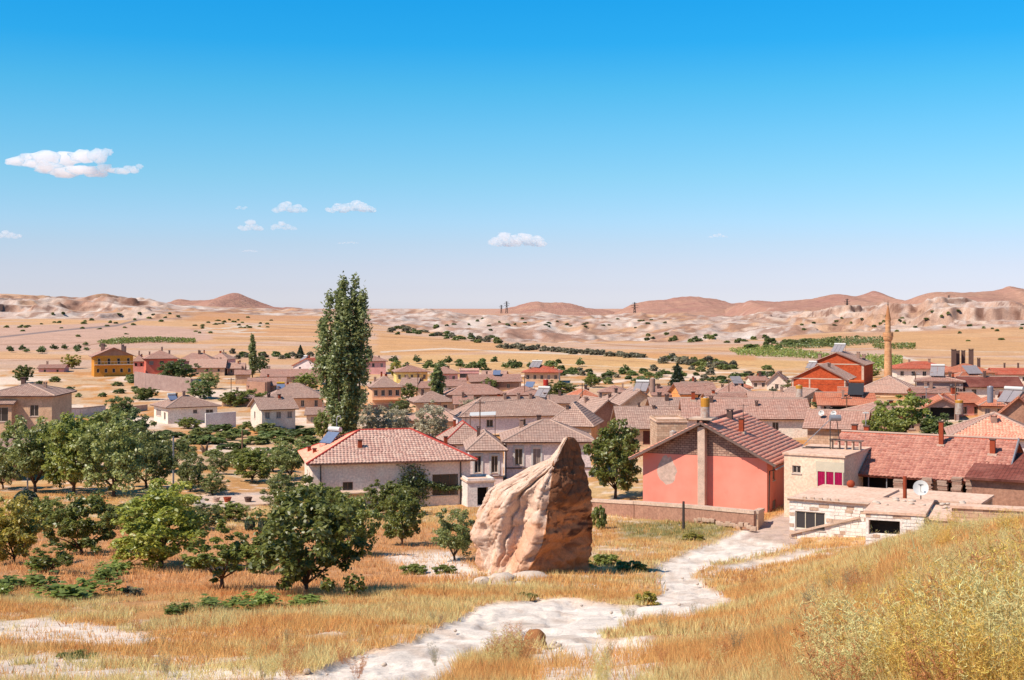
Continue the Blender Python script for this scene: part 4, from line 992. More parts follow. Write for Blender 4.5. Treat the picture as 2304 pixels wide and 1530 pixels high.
h18 = House('low salmon-roofed farm range before the fields', 1060, 1172, 858, 842, 878, 9, 8, 'gs', 'brown', 'salmon', oh=.5, wins=W(2))
h17 = House('long low house with a dark front under a salmon roof', 1012, 1140, 887, 864, 908, 9, 10, 'hip', 'greybrown', 'salmon', wins=W(3, .5, .9, 1.1), oh=.6, chim=[(.3, 0, .7, .5), (.5, .1, .7, .5)])
h17b = House('salmon-roofed house behind the red-topped flue', 1140, 1225, 888, 868, 912, 9, 4, 'hip', 'brown', 'salmon', oh=.5, wins=W(2), chim=[(-.2, 0, .8, .4)])
h19 = House('grey-roofed house beneath the small poplar', 936, 1024, 904, 880, 925, 9, 14, 'hip', 'tan', 'grey', oh=.5, wins=W(2), chim=[(-.5, 0, 1.4, .5, 'd')])
h19b = House('pale-roofed house behind the silvery olive trees', 905, 1030, 946, 914, 972, 10, -10, 'hip', 'tan', 'pale', oh=.5, wins=W(2))
h10 = House('lavender gabled house with a red roof left of the poplar', 660, 720, 822, 806, 842, 9, -16, 'gf', 'lavender', 'red', oh=.5, wins=W(2, .6, .8, 1.2))
HS['h10'] = h10
h9 = House('long low farmhouse with salmon roof left of the poplar', 590, 722, 846, 830, 866, 9, 4, 'gs', 'tan', 'salmon', oh=.6, wins=W(4, .5, .9, 1.1), chim=[(-.8, 0, .8, .5)])
h9b = House('little tan annex at the end of the long farmhouse', 530, 562, 842, 832, 864, 6, 10, 'gs', 'tan', 'salmon', oh=.4)
h8 = House('hip-roofed house with a row of arched windows left of the poplar', 605, 726, 894, 862, 922, 11, 10, 'hip', 'peach', 'grey', wins=W(4, .7, .8, 1.5), oh=.7)
HS['h8'] = h8
h7 = House('cream two storey house with gabled left side above the vine rows', 590, 664, 918, 894, 972, 8, 26, 'gs', 'cream', 'grey', wins=[('F', 3, .7, .9, 1.2), ('F', 0, 3.4, .9, 1.4, 'w'), ('L', -1, .9, 1.0, 1.3, 'w'), ('L', 1.5, 3.4, .7, 1.0, 'w')], oh=.6)
h6 = House('single storey cream house with hipped roof and blue solar panel', 380, 488, 914, 890, 952, 9.5, 32, 'hip', 'cream', 'grey', wins=[('F', .5, .7, .9, .8, 'w'), ('F', 3.6, .8, 1.6, .8, 'w'), ('L', -1.5, .9, 3.4, 1.3, 'w'), ('L', 2.6, 1.2, 1.2, 1.5, 'w')], oh=.7)
HS['h6'] = h6
h5 = House('big tan house with three upper windows rising behind the dense grove', -30, 112, 890, 864, 1018, 10, 3, 'hip', 'tan', 'grey', wins=[('F', -1.5, 1.6, 1.2, 1.6, 'w'), ('F', 2.2, 1.3, 1.2, 1.6, 'w'), ('F', 5.6, 1.1, 1.2, 1.6, 'w')], oh=.6, maxH=7.5)
h5b = House('projecting bay with a dark balcony on the big tan house', -30, 24, 908, 900, 1020, 3, 3, 'gs', 'tan', 'grey', wins=[('F', .3, .5, 2.0, 2.0, 'w')], oh=.4, maxH=6.5)
shl = House('weathered open shed on timber posts beside the dense grove', -40, 34, 1032, 990, 1082, 8, 10, 'shed', 'brown', 'grey', wins=[('F', 0, .2, 3.0, 1.8, 'o')], name='shed', cat='shed', chim=[(.5, .4, .9, .8, 'd')])
yl = House('yellow ochre house with a railed balcony and dark attic gable', 214, 298, 800, 782, 847, 11, 22, 'gf', 'yellow', 'salmon', wins=[('F', 4, .9, .9, 1.9), ('F', 5, 4.3, .9, 1.3), ('L', 3, 1.0, .9, 1.3)], oh=.9, gmat='brown', chim=[(-.5, .2, 2.4, .9), (-.4, .5, 2.0, .8), (.55, .1, 2.2, .9), (.7, .4, 2.0, .8)], name='balcony_house')
bl = MB()
MB().box(-yl.w/2, yl.w/2, -yl.dep/2 - 1.4, -yl.dep/2 - .01, yl.H - 3.1, yl.H - 2.9).build('balcony_floor', M_CONC, yl.root)
for i in range(13): bl.box(-yl.w/2 + yl.w * i / 12 - .03, -yl.w/2 + yl.w * i / 12 + .03, -yl.dep/2 - 1.38, -yl.dep/2 - 1.32, yl.H - 2.9, yl.H - 2.0)
bl.box(-yl.w/2, yl.w/2, -yl.dep/2 - 1.4, -yl.dep/2 - 1.3, yl.H - 2.0, yl.H - 1.92); bl.build('balcony_railing', M_FRAME, yl.root)
h2 = House('pale narrow house squeezed beside the yellow ochre house', 300, 324, 812, 798, 840, 9, 12, 'hip', 'pinkish', 'salmon', wins=W(2), oh=.4)
h3 = House('rose red house under a hipped salmon roof with chimneys', 330, 398, 806, 788, 842, 11, 20, 'hip', 'rose', 'salmon', wins=[('F', 3, .9, 1.4, 1.3), ('L', 2, .9, .9, 1.5)], oh=.7, chim=[(-.7, -.1, 1.3, .5), (.1, -.1, 1.3, .6), (.6, .1, 1.4, .6)])
h4 = House('tan house with pinkish roof behind the walled garden', 428, 504, 826, 808, 846, 9, 6, 'gs', 'tan', 'pale', wins=W(3, .5, .8, 1.0), oh=.5)
h4b = House('salmon-roofed house behind the rose red one', 400, 480, 812, 794, 838, 9, 4, 'hip', 'pinkish', 'salmon', wins=W(3), oh=.5)
h4c = House('pink-walled house at the end of the row with the yellow ochre house', 470, 512, 808, 794, 834, 9, -6, 'hip', 'pinkish', 'pale', wins=W(2), oh=.5)
# more roofs filling the middle of the village
for lab, a in (('small tan house with grey roof above the walled yard', (560, 640, 866, 850, 886, 8, 8, 'gs', 'brown', 'salmon')),
               ('salmon-roofed shed behind the olive trees', (1024, 1062, 908, 892, 930, 7, 4, 'gs', 'brown', 'salmon')),
               ('weathered roof right of the ashlar store', (1600, 1690, 905, 884, 930, 8, 6, 'gs', 'stone', 'salmon')),
               ('low rubble-walled house with pale roof under the orange gable', (1690, 1800, 900, 882, 925, 8, -6, 'gs', 'stone', 'pale')),
               ('orange-roofed cottage beside the clothes terrace', (1300, 1345, 892, 876, 915, 8, 12, 'hip', 'tan', 'orange')),
               ('salmon-roofed cottage by the dark cypress', (1348, 1410, 882, 868, 905, 8, -8, 'hip', 'tan', 'salmon')),
               ('low pink cottage right of the dark cypress', (1470, 1530, 888, 870, 912, 8, 4, 'gs', 'tan', 'salmon')),
               ('flat pale house between the mosque and the red roof', (2062, 2130, 884, 872, 905, 8, -8, 'gs', 'pinkish', 'salmon')),
               ('narrow orange-roofed house below the rust roof', (2210, 2262, 912, 894, 940, 8, -12, 'hip', 'tan', 'orange')),
               ('flat pink farm building alone in the stubble', (88, 142, 828, 820, 838, 8, 6, 'gs', 'pinkish', 'salmon')),
               ('small grey-roofed house behind the two storey cream house', (500, 562, 896, 880, 914, 8, 6, 'hip', 'tan', 'grey')),
               ('brown shed with a pale roof beside the dark walled-garden tree', (512, 548, 828, 816, 844, 7, 8, 'gs', 'brown', 'pale')),
               ('low salmon-roofed house below the butter yellow one', (1080, 1150, 912, 896, 930, 8, 6, 'hip', 'tan', 'salmon')),
               ('weathered cottage between the long pale house and the fields', (1226, 1296, 906, 890, 926, 8, -8, 'gs', 'stone', 'grey')),
               ('small pyramid-roofed house behind the brown gable', (1370, 1420, 905, 886, 930, 8, 10, 'hip', 'tan', 'grey')),
               ('pale cottage beneath the flat pink building', (1000, 1048, 868, 854, 886, 8, 6, 'gs', 'cream', 'salmon')),
               ('narrow tan house right of the peach house', (940, 985, 872, 858, 892, 8, 10, 'gs', 'tan', 'salmon')),
               ('grey-roofed shed at the foot of the arched window house', (690, 745, 932, 918, 952, 7, 4, 'gs', 'stone', 'grey')),
               ('low house with a bleached roof left of the salmon farm range', (1085, 1135, 846, 834, 862, 8, -6, 'gs', 'pinkish', 'pale')),
               ('wide tan house under a weathered roof right of the cypress', (1545, 1600, 872, 858, 890, 8, 6, 'gs', 'tan', 'grey')),
               ('cream cottage with orange roof before the vineyard', (1640, 1690, 872, 860, 890, 8, -4, 'hip', 'cream', 'orange')),
               ('brown house half behind the mosque roof', (1890, 1940, 888, 872, 905, 8, -14, 'gs', 'brown', 'orange')),
               ('small rust-roofed shed by the blue-grey tank', (2262, 2330, 900, 882, 925, 8, -16, 'gs', 'brown', 'rust')),
               ('tiny house with a salmon roof beside the tall poplar foot', (735, 800, 880, 862, 905, 8, 4, 'hip', 'tan', 'salmon'))):
    House(lab, *a, wins=W(2, .5, .8, 1.1), oh=.5)
# ------------------------------------------------------------------ vegetation kit
def leaf_mat(name, c1, c2, c3=None, tr=.5):
    m = bpy.data.materials.new(name); m.use_nodes = True; t = m.node_tree; t.nodes.clear()
    o = t.nodes.new('ShaderNodeOutputMaterial'); g = t.nodes.new('ShaderNodeNewGeometry'); oi = t.nodes.new('ShaderNodeObjectInfo')
    c = mixc(t, g.outputs['Random Per Island'], c1, c2)
    if c3 is not None: c = mixc(t, ramp(t, noise(t, .55, 3, .6), [(.5, 0), (.68, .75)]), c, c3)
    c = mixc(t, 1.0, c, ramp(t, oi.outputs['Random'], [(0, .72), (1, 1.32)]), 'MULTIPLY')
    d = t.nodes.new('ShaderNodeBsdfDiffuse'); tl = t.nodes.new('ShaderNodeBsdfTranslucent'); gl = t.nodes.new('ShaderNodeBsdfGlossy'); gl.inputs['Roughness'].default_value = .45
    mx = t.nodes.new('ShaderNodeMixShader'); mx.inputs[0].default_value = tr; m2 = t.nodes.new('ShaderNodeMixShader'); m2.inputs[0].default_value = .045
    t.links.new(c, d.inputs[0]); t.links.new(c, tl.inputs[0]); t.links.new(d.outputs[0], mx.inputs[1]); t.links.new(tl.outputs[0], mx.inputs[2])
    t.links.new(mx.outputs[0], m2.inputs[1]); t.links.new(gl.outputs[0], m2.inputs[2]); t.links.new(m2.outputs[0], o.inputs[0]); return m
LM = {'walnut': leaf_mat('leaf_walnut', (0.320, 0.329, 0.066), (0.124, 0.154, 0.040), (0.466, 0.378, 0.080)), 'bright': leaf_mat('leaf_bright', (0.406, 0.403, 0.062), (0.162, 0.202, 0.043), (0.541, 0.442, 0.074)),
      'dark': leaf_mat('leaf_dark', (0.211, 0.250, 0.077), (0.098, 0.135, 0.045)), 'olive': leaf_mat('leaf_dusty', (0.330, 0.340, 0.105), (0.140, 0.165, 0.055), (0.430, 0.360, 0.120)),
      'silver': leaf_mat('leaf_silver', (0.526, 0.462, 0.314), (0.320, 0.286, 0.188)), 'yellow': leaf_mat('leaf_yellowing', (0.478, 0.368, 0.066), (0.215, 0.207, 0.049), (0.622, 0.414, 0.066)),
      'poplar': leaf_mat('leaf_poplar', (0.343, 0.363, 0.146), (0.149, 0.182, 0.068)), 'vine': leaf_mat('leaf_vine', (0.291, 0.350, 0.080), (0.146, 0.196, 0.047), (0.408, 0.364, 0.080)),
      'grey': leaf_mat('leaf_sage', (0.312, 0.270, 0.171), (0.198, 0.175, 0.114)), 'conifer': leaf_mat('leaf_conifer', (0.062, 0.095, 0.040), (0.031, 0.050, 0.024))}
M_BARK = plain('bark', alb(128, 100, 82), .95, 0, .3, 5, None, .4)
M_BARKP = plain('bark_pale', alb(190, 165, 140), .95, 0, .3, 5, None, .3)
def leaves(C, size, r, up=.35, aspect=1.9, out=None):
    """folded leaf per centre: two quads hinged on the midrib"""
    n = len(C); nrm = r.normal(0, 1, (n, 3)); nrm[:, 2] = np.abs(nrm[:, 2]) + up
    if out is not None: nrm += out * .9
    nrm /= np.linalg.norm(nrm, axis=1)[:, None]
    a = r.normal(0, 1, (n, 3)); a -= (a * nrm).sum(1)[:, None] * nrm; a /= np.linalg.norm(a, axis=1)[:, None]
    b = np.cross(nrm, a); s = (size * r.uniform(.65, 1.3, n))[:, None]
    V = np.stack([C - a * s * aspect / 2, C + b * s / 2 + nrm * s * .12, C + a * s * aspect / 2 - nrm * s * .18, C - b * s / 2 + nrm * s * .12], 1).reshape(-1, 3)
    return V, np.arange(n * 4).reshape(-1, 4)
def clumps(r, n, fn):
    out = []
    while len(out) < n: 
        p = fn(r)
        if p is not None: out.append(p)
    return np.array(out)
TREE_CACHE = {}
def tree_meshes(key, kind, n_leaf, leaf, seed, shape='round', trunk_h=.28, gap=.5, nl=7):
    """unit tree: height 1, crown radius .5 -> (crown mesh, trunk mesh)"""
    if key in TREE_CACHE: return TREE_CACHE[key]
    r = np.random.default_rng(seed); mb = MB()
    tips = []
    if shape in ('round', 'spread', 'sparse'):
        cz = trunk_h + (1 - trunk_h) * .5; rz_ = (1 - trunk_h) * .54
        nb = nl
        lean = r.normal(0, .02, 2)
        top = Vector((lean[0], lean[1], trunk_h)); mb.tube([(0, 0, -.05), (lean[0] * .5, lean[1] * .5, trunk_h * .5), top], [.032, .024, .02], 7)
        for i in range(nb):
            an = 2 * math.pi * (i + r.uniform(-.3, .3)) / nb; el = r.uniform(.15, 1.2)
            L = r.uniform(.30, .44); dr = Vector((math.cos(an) * math.cos(el), math.sin(an) * math.cos(el), math.sin(el)))
            m_ = top + dr * L * .5 + Vector((0, 0, .03)); e_ = top + dr * L * Vector((1, 1, 1.2)).length / 1.7 + Vector((0, 0, r.uniform(-.02, .10)))
            mb.tube([top - Vector((0, 0, .03)), m_, e_], [.014, .009, .003], 5)
            for k in range(3):
                t2 = m_.lerp(e_, r.uniform(.1, .9)); dr2 = (dr + Vector(r.normal(0, .6, 3))).normalized(); e2 = t2 + dr2 * r.uniform(.08, .18)
                mb.tube([t2, e2], [.005, .002], 4); tips.append(e2)
            tips.append(e_)
        nC = {'round': 120, 'spread': 105, 'sparse': 60}[shape]
        ph = r.uniform(0, 6, 4)
        def fn(r):
            u = r.normal(0, 1, 3); u /= np.linalg.norm(u); q = r.uniform(.25, 1) ** .5
            an = math.atan2(u[1], u[0]); wob = 1 + .20 * math.sin(2 * an + ph[0]) + .13 * math.sin(5 * an + ph[1] + 3 * u[2]) + .10 * math.sin(7 * u[2] + ph[2])
            p = np.array([u[0] * .47 * q * wob, u[1] * .47 * q * wob, cz + u[2] * rz_ * q * wob])
            if p[2] < trunk_h * .75: return None
            return p
        C = clumps(r, nC, fn); C = np.concatenate([C, np.array([t[:] for t in tips])])
        cs = r.uniform(.05, .105, len(C)) * (1.0 if shape != 'sparse' else .8)
        pk_ = r.integers(0, len(C), n_leaf); off = r.normal(0, 1, (n_leaf, 3)); off /= np.linalg.norm(off, axis=1)[:, None]
        L_ = C[pk_] + off * (cs[pk_] * r.random(n_leaf) ** .4)[:, None] * (1, 1, .75)
        V, Fq = leaves(L_, leaf, r, out=off)
    elif shape == 'poplar':
        mb.tube([(0, 0, -.03), (0, 0, .35), (.01, 0, .97)], [.016, .012, .002], 7)
        # spires: x, y, foot, top, radius
        sp = [(.0, .0, .05, .985, .062), (.065, .01, .06, 1.0, .062), (-.075, .0, .05, .88, .05), (.115, -.02, .06, .90, .05), (-.12, .02, .14, .72, .05), (.03, -.05, .04, .86, .06), (-.03, .06, .05, .92, .055), (-.02, -.07, .08, .7, .06), (.085, .06, .1, .84, .05)] if key == 'poplar_big' else [(.0, 0, .12, 1.0, .10), (-.08, .02, .15, .86, .08), (.07, -.03, .14, .8, .08)]
        Ls = []; tot = sum((q[3] - q[2]) * q[4] for q in sp)
        for (x, y, z0, z1, rad) in sp:
            mb.tube([(x * .2, y * .2, z0), (x * .8, y * .8, z0 + .2), (x, y, z1 - .03)], [.007, .005, .001], 5)
            k = int(n_leaf * (z1 - z0) * rad / tot); nc_ = 40
            zz = r.uniform(0, 1, nc_); rr_ = rad * (np.sin(np.clip(zz * 1.0 + .12, 0, 1.05) * math.pi / 1.1) ** .55) * np.where(zz > .8, (1 - zz) / .2 * .8 + .2, 1); an = r.uniform(0, 6.283, nc_); q = r.uniform(.45, 1, nc_)
            C = np.stack([x * np.minimum(1, .35 + zz * 1.3) + np.cos(an) * rr_ * q, y * np.minimum(1, .35 + zz * 1.3) + np.sin(an) * rr_ * q, z0 + zz * (z1 - z0)], -1)
            pk_ = r.integers(0, nc_, k); off = r.normal(0, 1, (k, 3)) * (.013, .013, .024)
            Ls.append(C[pk_] + off)
        L_ = np.concatenate(Ls); V, Fq = leaves(L_, leaf, r, .2)
    elif shape == 'cone':
        mb.tube([(0, 0, -.04), (0, 0, .9)], [.03, .004], 6)
        z = r.random(n_leaf) ** 1.3 * .95 + .05; an = r.uniform(0, 6.283, n_leaf); rr_ = (1 - z) * .48 * r.uniform(.55, 1.05, n_leaf) * (1 + .18 * np.sin(an * 6 + z * 30)) + .02
        L_ = np.stack([np.cos(an) * rr_, np.sin(an) * rr_, z], -1); V, Fq = leaves(L_, leaf, r, .2)
    elif shape == 'egg':
        mb.tube([(0, 0, -.04), (0, 0, .5)], [.04, .02], 6)
        u = r.normal(0, 1, (n_leaf, 3)); u /= np.linalg.norm(u, axis=1)[:, None]; q = r.uniform(.9, 1.0, n_leaf)[:, None]
        L_ = u * q * (.5, .5, .5) + (0, 0, .5); V, Fq = leaves(L_, leaf, r, .2, out=u)
    elif shape == 'bush':
        for i in range(6):
            an = i * 1.05 + r.uniform(-.3, .3); mb.tube([(0, 0, -.03), (math.cos(an) * .15, math.sin(an) * .15, .3), (math.cos(an) * .3, math.sin(an) * .3, .6)], [.02, .012, .004], 4)
        def fn(r):
            u = r.normal(0, 1, 3); u /= np.linalg.norm(u); q = r.uniform(.3, 1) ** .5; u[2] = abs(u[2])
            return np.array([u[0] * .46 * q, u[1] * .46 * q, .12 + u[2] * .74 * q])
        C = clumps(r, 40, fn); cs = r.uniform(.07, .16, len(C)); pk_ = r.integers(0, len(C), n_leaf); off = r.normal(0, 1, (n_leaf, 3)); off /= np.linalg.norm(off, axis=1)[:, None]
        L_ = C[pk_] + off * (cs[pk_] * r.random(n_leaf) ** .4)[:, None]; L_[:, 2] = np.abs(L_[:, 2]); V, Fq = leaves(L_, leaf, r, .3, out=off)
    elif shape == 'vine':
        nb = 7; Ls = []
        for i in range(nb):
            an = r.uniform(0, 6.283); L = r.uniform(.3, .55); k = 9; pts = []
            for j in range(k):
                tt = j / (k - 1); pts.append(Vector((math.cos(an + .5 * tt) * L * tt, math.sin(an + .5 * tt) * L * tt, .12 + .75 * math.sin(tt * 2.4) * r.uniform(.6, 1.0))))
            mb.tube([pts[0] * .1 - Vector((0, 0, .1)), pts[2], pts[5], pts[-1]], [.016, .011, .007, .003], 4)
            for p in pts: Ls.append(np.array(p[:]) + r.normal(0, 1, (max(1, n_leaf // (nb * k)), 3)) * (.065, .065, .11))
        L_ = np.concatenate(Ls); L_[:, 2] = np.abs(L_[:, 2]); V, Fq = leaves(L_, leaf, r, .5, 1.15)
    mc = np_mesh('crown', V, Fq); mc.materials.append(LM[kind])
    mt = mb.mesh('trunk', True); mt.materials.append(M_BARK if kind not in ('silver',) else M_BARKP)
    TREE_CACHE[key] = (mc, mt); return TREE_CACHE[key]
def plant(pt, h, wd, key, label, cat='tree', name='tree', group=None, rz=None, crown='crown', trunk='trunk', tilt=0.0, nopart=False):
    mc, mt = TREE_CACHE[key]
    rz = RNG.uniform(0, 6.28) if rz is None else rz
    root = empty(name, pt, rz); tag(root, label, cat, group)
    root.rotation_euler = (tilt, 0, rz)
    for nm, me in ((crown, mc), (trunk, mt)):
        o = bpy.data.objects.new(nm, me); COL.objects.link(o); o.parent = root; o.scale = (wd, wd, h)
    return root
def shrub(pt, h, wd, key, label, cat='bush', name='bush', group=None, rz=None):
    """a small far bush: foliage only"""
    mc, mt = TREE_CACHE[key]; o = bpy.data.objects.new(name, mc); COL.objects.link(o); o.location = pt; o.scale = (wd, wd, h)
    o.rotation_euler = (0, 0, RNG.uniform(0, 6.28) if rz is None else rz); return tag(o, label, cat, group)
for i in range(3): tree_meshes('walnut%d' % i, 'walnut', 8200, .029, 100 + i, 'round', .15)
for i in range(2): tree_meshes('bright%d' % i, 'bright', 9500, .027, 110 + i, 'round', .13)
for i in range(3): tree_meshes('olive%d' % i, 'olive', 7200, .027, 120 + i, 'spread', .15)
for i in range(2): tree_meshes('sparse%d' % i, 'walnut', 3200, .036, 130 + i, 'sparse', .24)
for i in range(2): tree_meshes('dark%d' % i, 'dark', 7000, .032, 140 + i, 'round', .12)
tree_meshes('yellow0', 'yellow', 8000, .030, 150, 'round', .14)
for i in range(2): tree_meshes('silver%d' % i, 'silver', 5200, .03, 160 + i, 'round', .14)
tree_meshes('poplar_big', 'poplar', 21000, .0118, 170, 'poplar'); tree_meshes('poplar_small', 'poplar', 5200, .026, 171, 'poplar')
tree_meshes('cone0', 'conifer', 4200, .04, 175, 'cone'); tree_meshes('egg0', 'conifer', 7000, .035, 176, 'egg')
for i in range(3): tree_meshes('bush%d' % i, ('dark', 'olive', 'grey')[i], 900, .10, 180 + i, 'bush')
for i in range(3): tree_meshes('far%d' % i, ('dark', 'olive', 'grey')[i], 320, .16, 190 + i, 'bush')
tree_meshes('fartree', 'dark', 420, .13, 195, 'sparse', .3)
tree_meshes('nbush', 'walnut', 2600, .06, 196, 'bush'); tree_meshes('nbushg', 'grey', 3800, .045, 197, 'bush'); tree_meshes('nbushy', 'yellow', 3000, .05, 198, 'bush')
for i in range(3): tree_meshes('vine%d' % i, 'vine', 560, .115, 200 + i, 'vine')

def T(px, py, hpx, wpx, key, label, **kw):
    p = G(px, py); s = F / p.y
    return plant(p - Vector((0, 0, .1)), hpx / s, wpx / s, key, label, **kw)
# orchard in the foreground
T(362, 1278, 186, 250, 'bright0', 'broad bright green walnut tree, the roundest in the orchard', name='walnut_tree')
T(688, 1338, 250, 262, 'walnut0', 'tall dark walnut tree with pale trunk standing in orange grass', name='walnut_tree')
T(500, 1330, 150, 200, 'sparse0', 'thin leaning young tree between the two big walnuts', name='young_tree', tilt=.12)
T(904, 1228, 128, 110, 'walnut1', 'small upright orchard tree below the cream house', name='orchard_tree')
T(1024, 1262, 114, 116, 'olive0', 'low round orchard tree beside the boulder', name='orchard_tree')
T(185, 1248, 140, 170, 'walnut2', 'dusty green orchard tree left of the broad bright walnut', name='orchard_tree')
T(30, 1268, 150, 150, 'yellow0', 'yellowing tree in front of the clipped dark conifer', name='orchard_tree')
T(786, 1250, 140, 130, 'walnut2', 'shaded orchard tree behind the tall dark walnut', name='orchard_tree')
T(795, 1345, 60, 62, 'sparse1', 'knee-high sapling in the dry grass', name='sapling')
T(590, 1290, 110, 120, 'sparse1', 'wispy sapling left of the tall dark walnut', name='sapling')
T(118, 1290, 70, 120, 'sparse0', 'crooked low sapling beside the vines', name='sapling')
# trees behind the orchard
for (px, py, h, w, k, lab) in ((80, 1108, 160, 150, 'olive0', 'bushy tree by the tall lamp post'), (165, 1112, 178, 170, 'walnut1', 'tallest tree of the dense grove behind the orchard'), (255, 1118, 172, 170, 'olive1', 'dusty olive-brown tree of the dense grove'),
        (330, 1098, 130, 130, 'olive2', 'greyish tree at the end of the dense grove nearest the straight pole'), (120, 1060, 120, 140, 'walnut2', 'tree at the back of the dense grove'), (215, 1050, 120, 150, 'walnut0', 'second tree at the back of the dense grove'), (290, 1030, 110, 110, 'dark0', 'dark tree behind the dense grove'),
        (428, 1106, 88, 84, 'olive1', 'forked small tree by the straight pole'), (568, 1086, 76, 108, 'walnut1', 'round low tree above the paved terrace'), (492, 1068, 52, 58, 'olive2', 'slender small tree left of the round low tree'),
        (652, 1078, 84, 96, 'olive0', 'bushy tree behind the left corner of the cream house'), (640, 1142, 78, 110, 'olive1', 'dusty tree below the left corner of the cream house'), (682, 1180, 90, 120, 'walnut2', 'leafy tree in front of the cream house wall'),
        (880, 1160, 80, 110, 'walnut0', 'tree under the climbing vine'), (1384, 1122, 174, 142, 'walnut1', 'big leafy tree between boulder and salmon house'), (2036, 1000, 118, 150, 'sparse1', 'sparse wide tree with orange-tinged top among the roofs'),
        (1990, 1008, 90, 110, 'walnut2', 'low leafy tree under the sparse wide tree'), (2110, 1002, 70, 90, 'dark0', 'dark tree beside the pinkish tile roof'),
        (398, 856, 46, 86, 'dark0', 'dark tree over the walled garden'), (452, 898, 46, 64, 'dark1', 'dark tree below the walled garden'), (470, 876, 40, 50, 'olive2', 'greyish tree below the tan house'), (330, 900, 28, 50, 'walnut1', 'small tree on the bare slope'),
        (272, 940, 52, 62, 'dark1', 'dark bushy tree left of the hip-roofed cream house'), (530, 915, 38, 70, 'walnut0', 'tree between the two cream houses'), (570, 906, 30, 60, 'walnut2', 'low tree above the two storey cream house'),
        (130, 912, 34, 34, 'dark0', 'small dark tree beside the big tan house'), (162, 830, 32, 44, 'yellow0', 'yellow-green tree left of the yellow ochre house'), (52, 862, 40, 44, 'walnut1', 'lone tree on the pale slope above the big tan house'), (1136, 968, 50, 74, 'dark1', 'dark tree beside the white canopy'),
        (1262, 896, 40, 70, 'walnut0', 'tree beside the red-topped flue'), (918, 900, 38, 40, 'walnut2', 'small tree by the peach house'), (890, 850, 34, 36, 'yellow0', 'yellowing tree beside the butter yellow house'), (1450, 888, 44, 60, 'dark1', 'dark tree by the cypress'), (690, 880, 40, 60, 'walnut1', 'low tree left of the poplar foot'),
        (725, 985, 62, 44, 'walnut2', 'small tree at the foot of the tall poplar'), (1840, 920, 30, 30, 'dark0', 'dark shrub-like tree below the rubble gable'), (2176, 895, 34, 34, 'dark1', 'dark tree between the grey-lavender house and the rust-brown roof'), (1790, 880, 24, 60, 'olive0', 'hedge-like tree before the brick house')):
    T(px, py, h, w, k, lab)
T(772, 992, 368, 395, 'poplar_big', 'very tall poplar with several spires rising above the horizon', name='poplar_tree', rz=0)
T(984, 912, 92, 130, 'poplar_small', 'small twisted poplar in the village centre', name='poplar_tree', rz=1)
T(568, 850, 96, 100, 'poplar_small', 'slim poplar at the village edge near the fields', name='poplar_tree', rz=2)
T(1524, 874, 56, 44, 'cone0', 'dark conical cypress among the roofs', name='cypress_tree')
T(676, 806, 30, 24, 'cone0', 'small dark conifer beside the red roofed gable house', name='cypress_tree')
T(58, 1166, 66, 60, 'egg0', 'clipped egg-shaped dark conifer at the orchard edge', name='clipped_conifer')
for px, py, h, w, lab in ((845, 985, 74, 78, 'silvery olive tree nearest the tall poplar'), (892, 978, 62, 76, 'low silvery olive tree in the middle of three'), (968, 998, 92, 100, 'largest silvery olive tree behind the cream house roof'), (1062, 930, 34, 50, 'small silvery olive tree by the long pale house')):
    T(px, py, h, w, 'silver%d' % (px % 2), lab, name='olive_tree')
for px, py, h, lab in ((562, 1196, 36, 'left'), (592, 1202, 40, 'mid'), (612, 1188, 32, 'r'), (635, 1200, 34, 'rr')):
    T(px, py, h, 24, 'egg0', 'small upright juniper in a row below the paved terrace', name='juniper_bush', cat='juniper', group='row of junipers')
for (px, py, h, w, k, lab) in ((365, 1172, 74, 110, 'olive0', 'bushy tree behind the broad bright walnut'), (455, 1190, 60, 90, 'olive2', 'thin grey-green tree right of the broad bright walnut'), (520, 1172, 46, 80, 'walnut0', 'low tree below the junipers'), (110, 1188, 70, 110, 'walnut1', 'tree right of the clipped conifer'),
        (290, 1190, 60, 100, 'walnut2', 'low tree left of the broad bright walnut crown'), (478, 1112, 50, 70, 'olive1', 'shrubby tree at the end of the paved terrace'), (728, 1168, 84, 110, 'walnut0', 'leafy tree at the left corner of the cream house'), (540, 1052, 44, 80, 'walnut2', 'low tree above the round low tree'), (615, 1062, 46, 80, 'olive0', 'dusty tree beside the stone yard wall'),
        (40, 1040, 90, 110, 'walnut0', 'leafy tree in front of the big tan house'), (8, 1100, 110, 90, 'olive2', 'tree overhanging the open shed'), (345, 1062, 70, 90, 'walnut1', 'tree between the grove and the stump'), (395, 1050, 60, 90, 'olive0', 'dusty tree left of the stump'), (250, 975, 60, 80, 'walnut0', 'tree poking up behind the grove'),
        (1100, 880, 30, 40, 'walnut0', 'small tree behind the long low house'), (1180, 905, 30, 50, 'dark0', 'dark tree before the salmon-roofed house'), (1330, 872, 30, 44, 'walnut2', 'small tree left of the orange-roofed cottage'), (1600, 896, 22, 30, 'dark1', 'small dark tree beside the orange gable'), (1740, 905, 34, 30, 'dark0', 'dark creeper-like tree on the rubble wall'), (1010, 962, 40, 50, 'walnut1', 'small tree by the white canopy'), (760, 912, 44, 50, 'walnut2', 'small tree under the tall poplar'), (800, 930, 44, 60, 'olive2', 'greyish tree right of the poplar foot'),
        (640, 940, 22, 40, 'walnut0', 'small tree in front of the two storey cream house'), (425, 965, 26, 60, 'walnut1', 'low tree before the single storey cream house'), (900, 934, 34, 60, 'olive1', 'greyish tree below the brown yard wall'), (1065, 905, 26, 40, 'dark1', 'dark tree beside the salmon-roofed shed'), (2236, 880, 26, 34, 'dark0', 'dark tree behind the rust roof'), (1960, 850, 24, 40, 'walnut1', 'small tree left of the minaret foot'), (585, 838, 40, 40, 'dark1', 'dark tree behind the farmhouse annex')):
    T(px, py, h, w, k, lab)
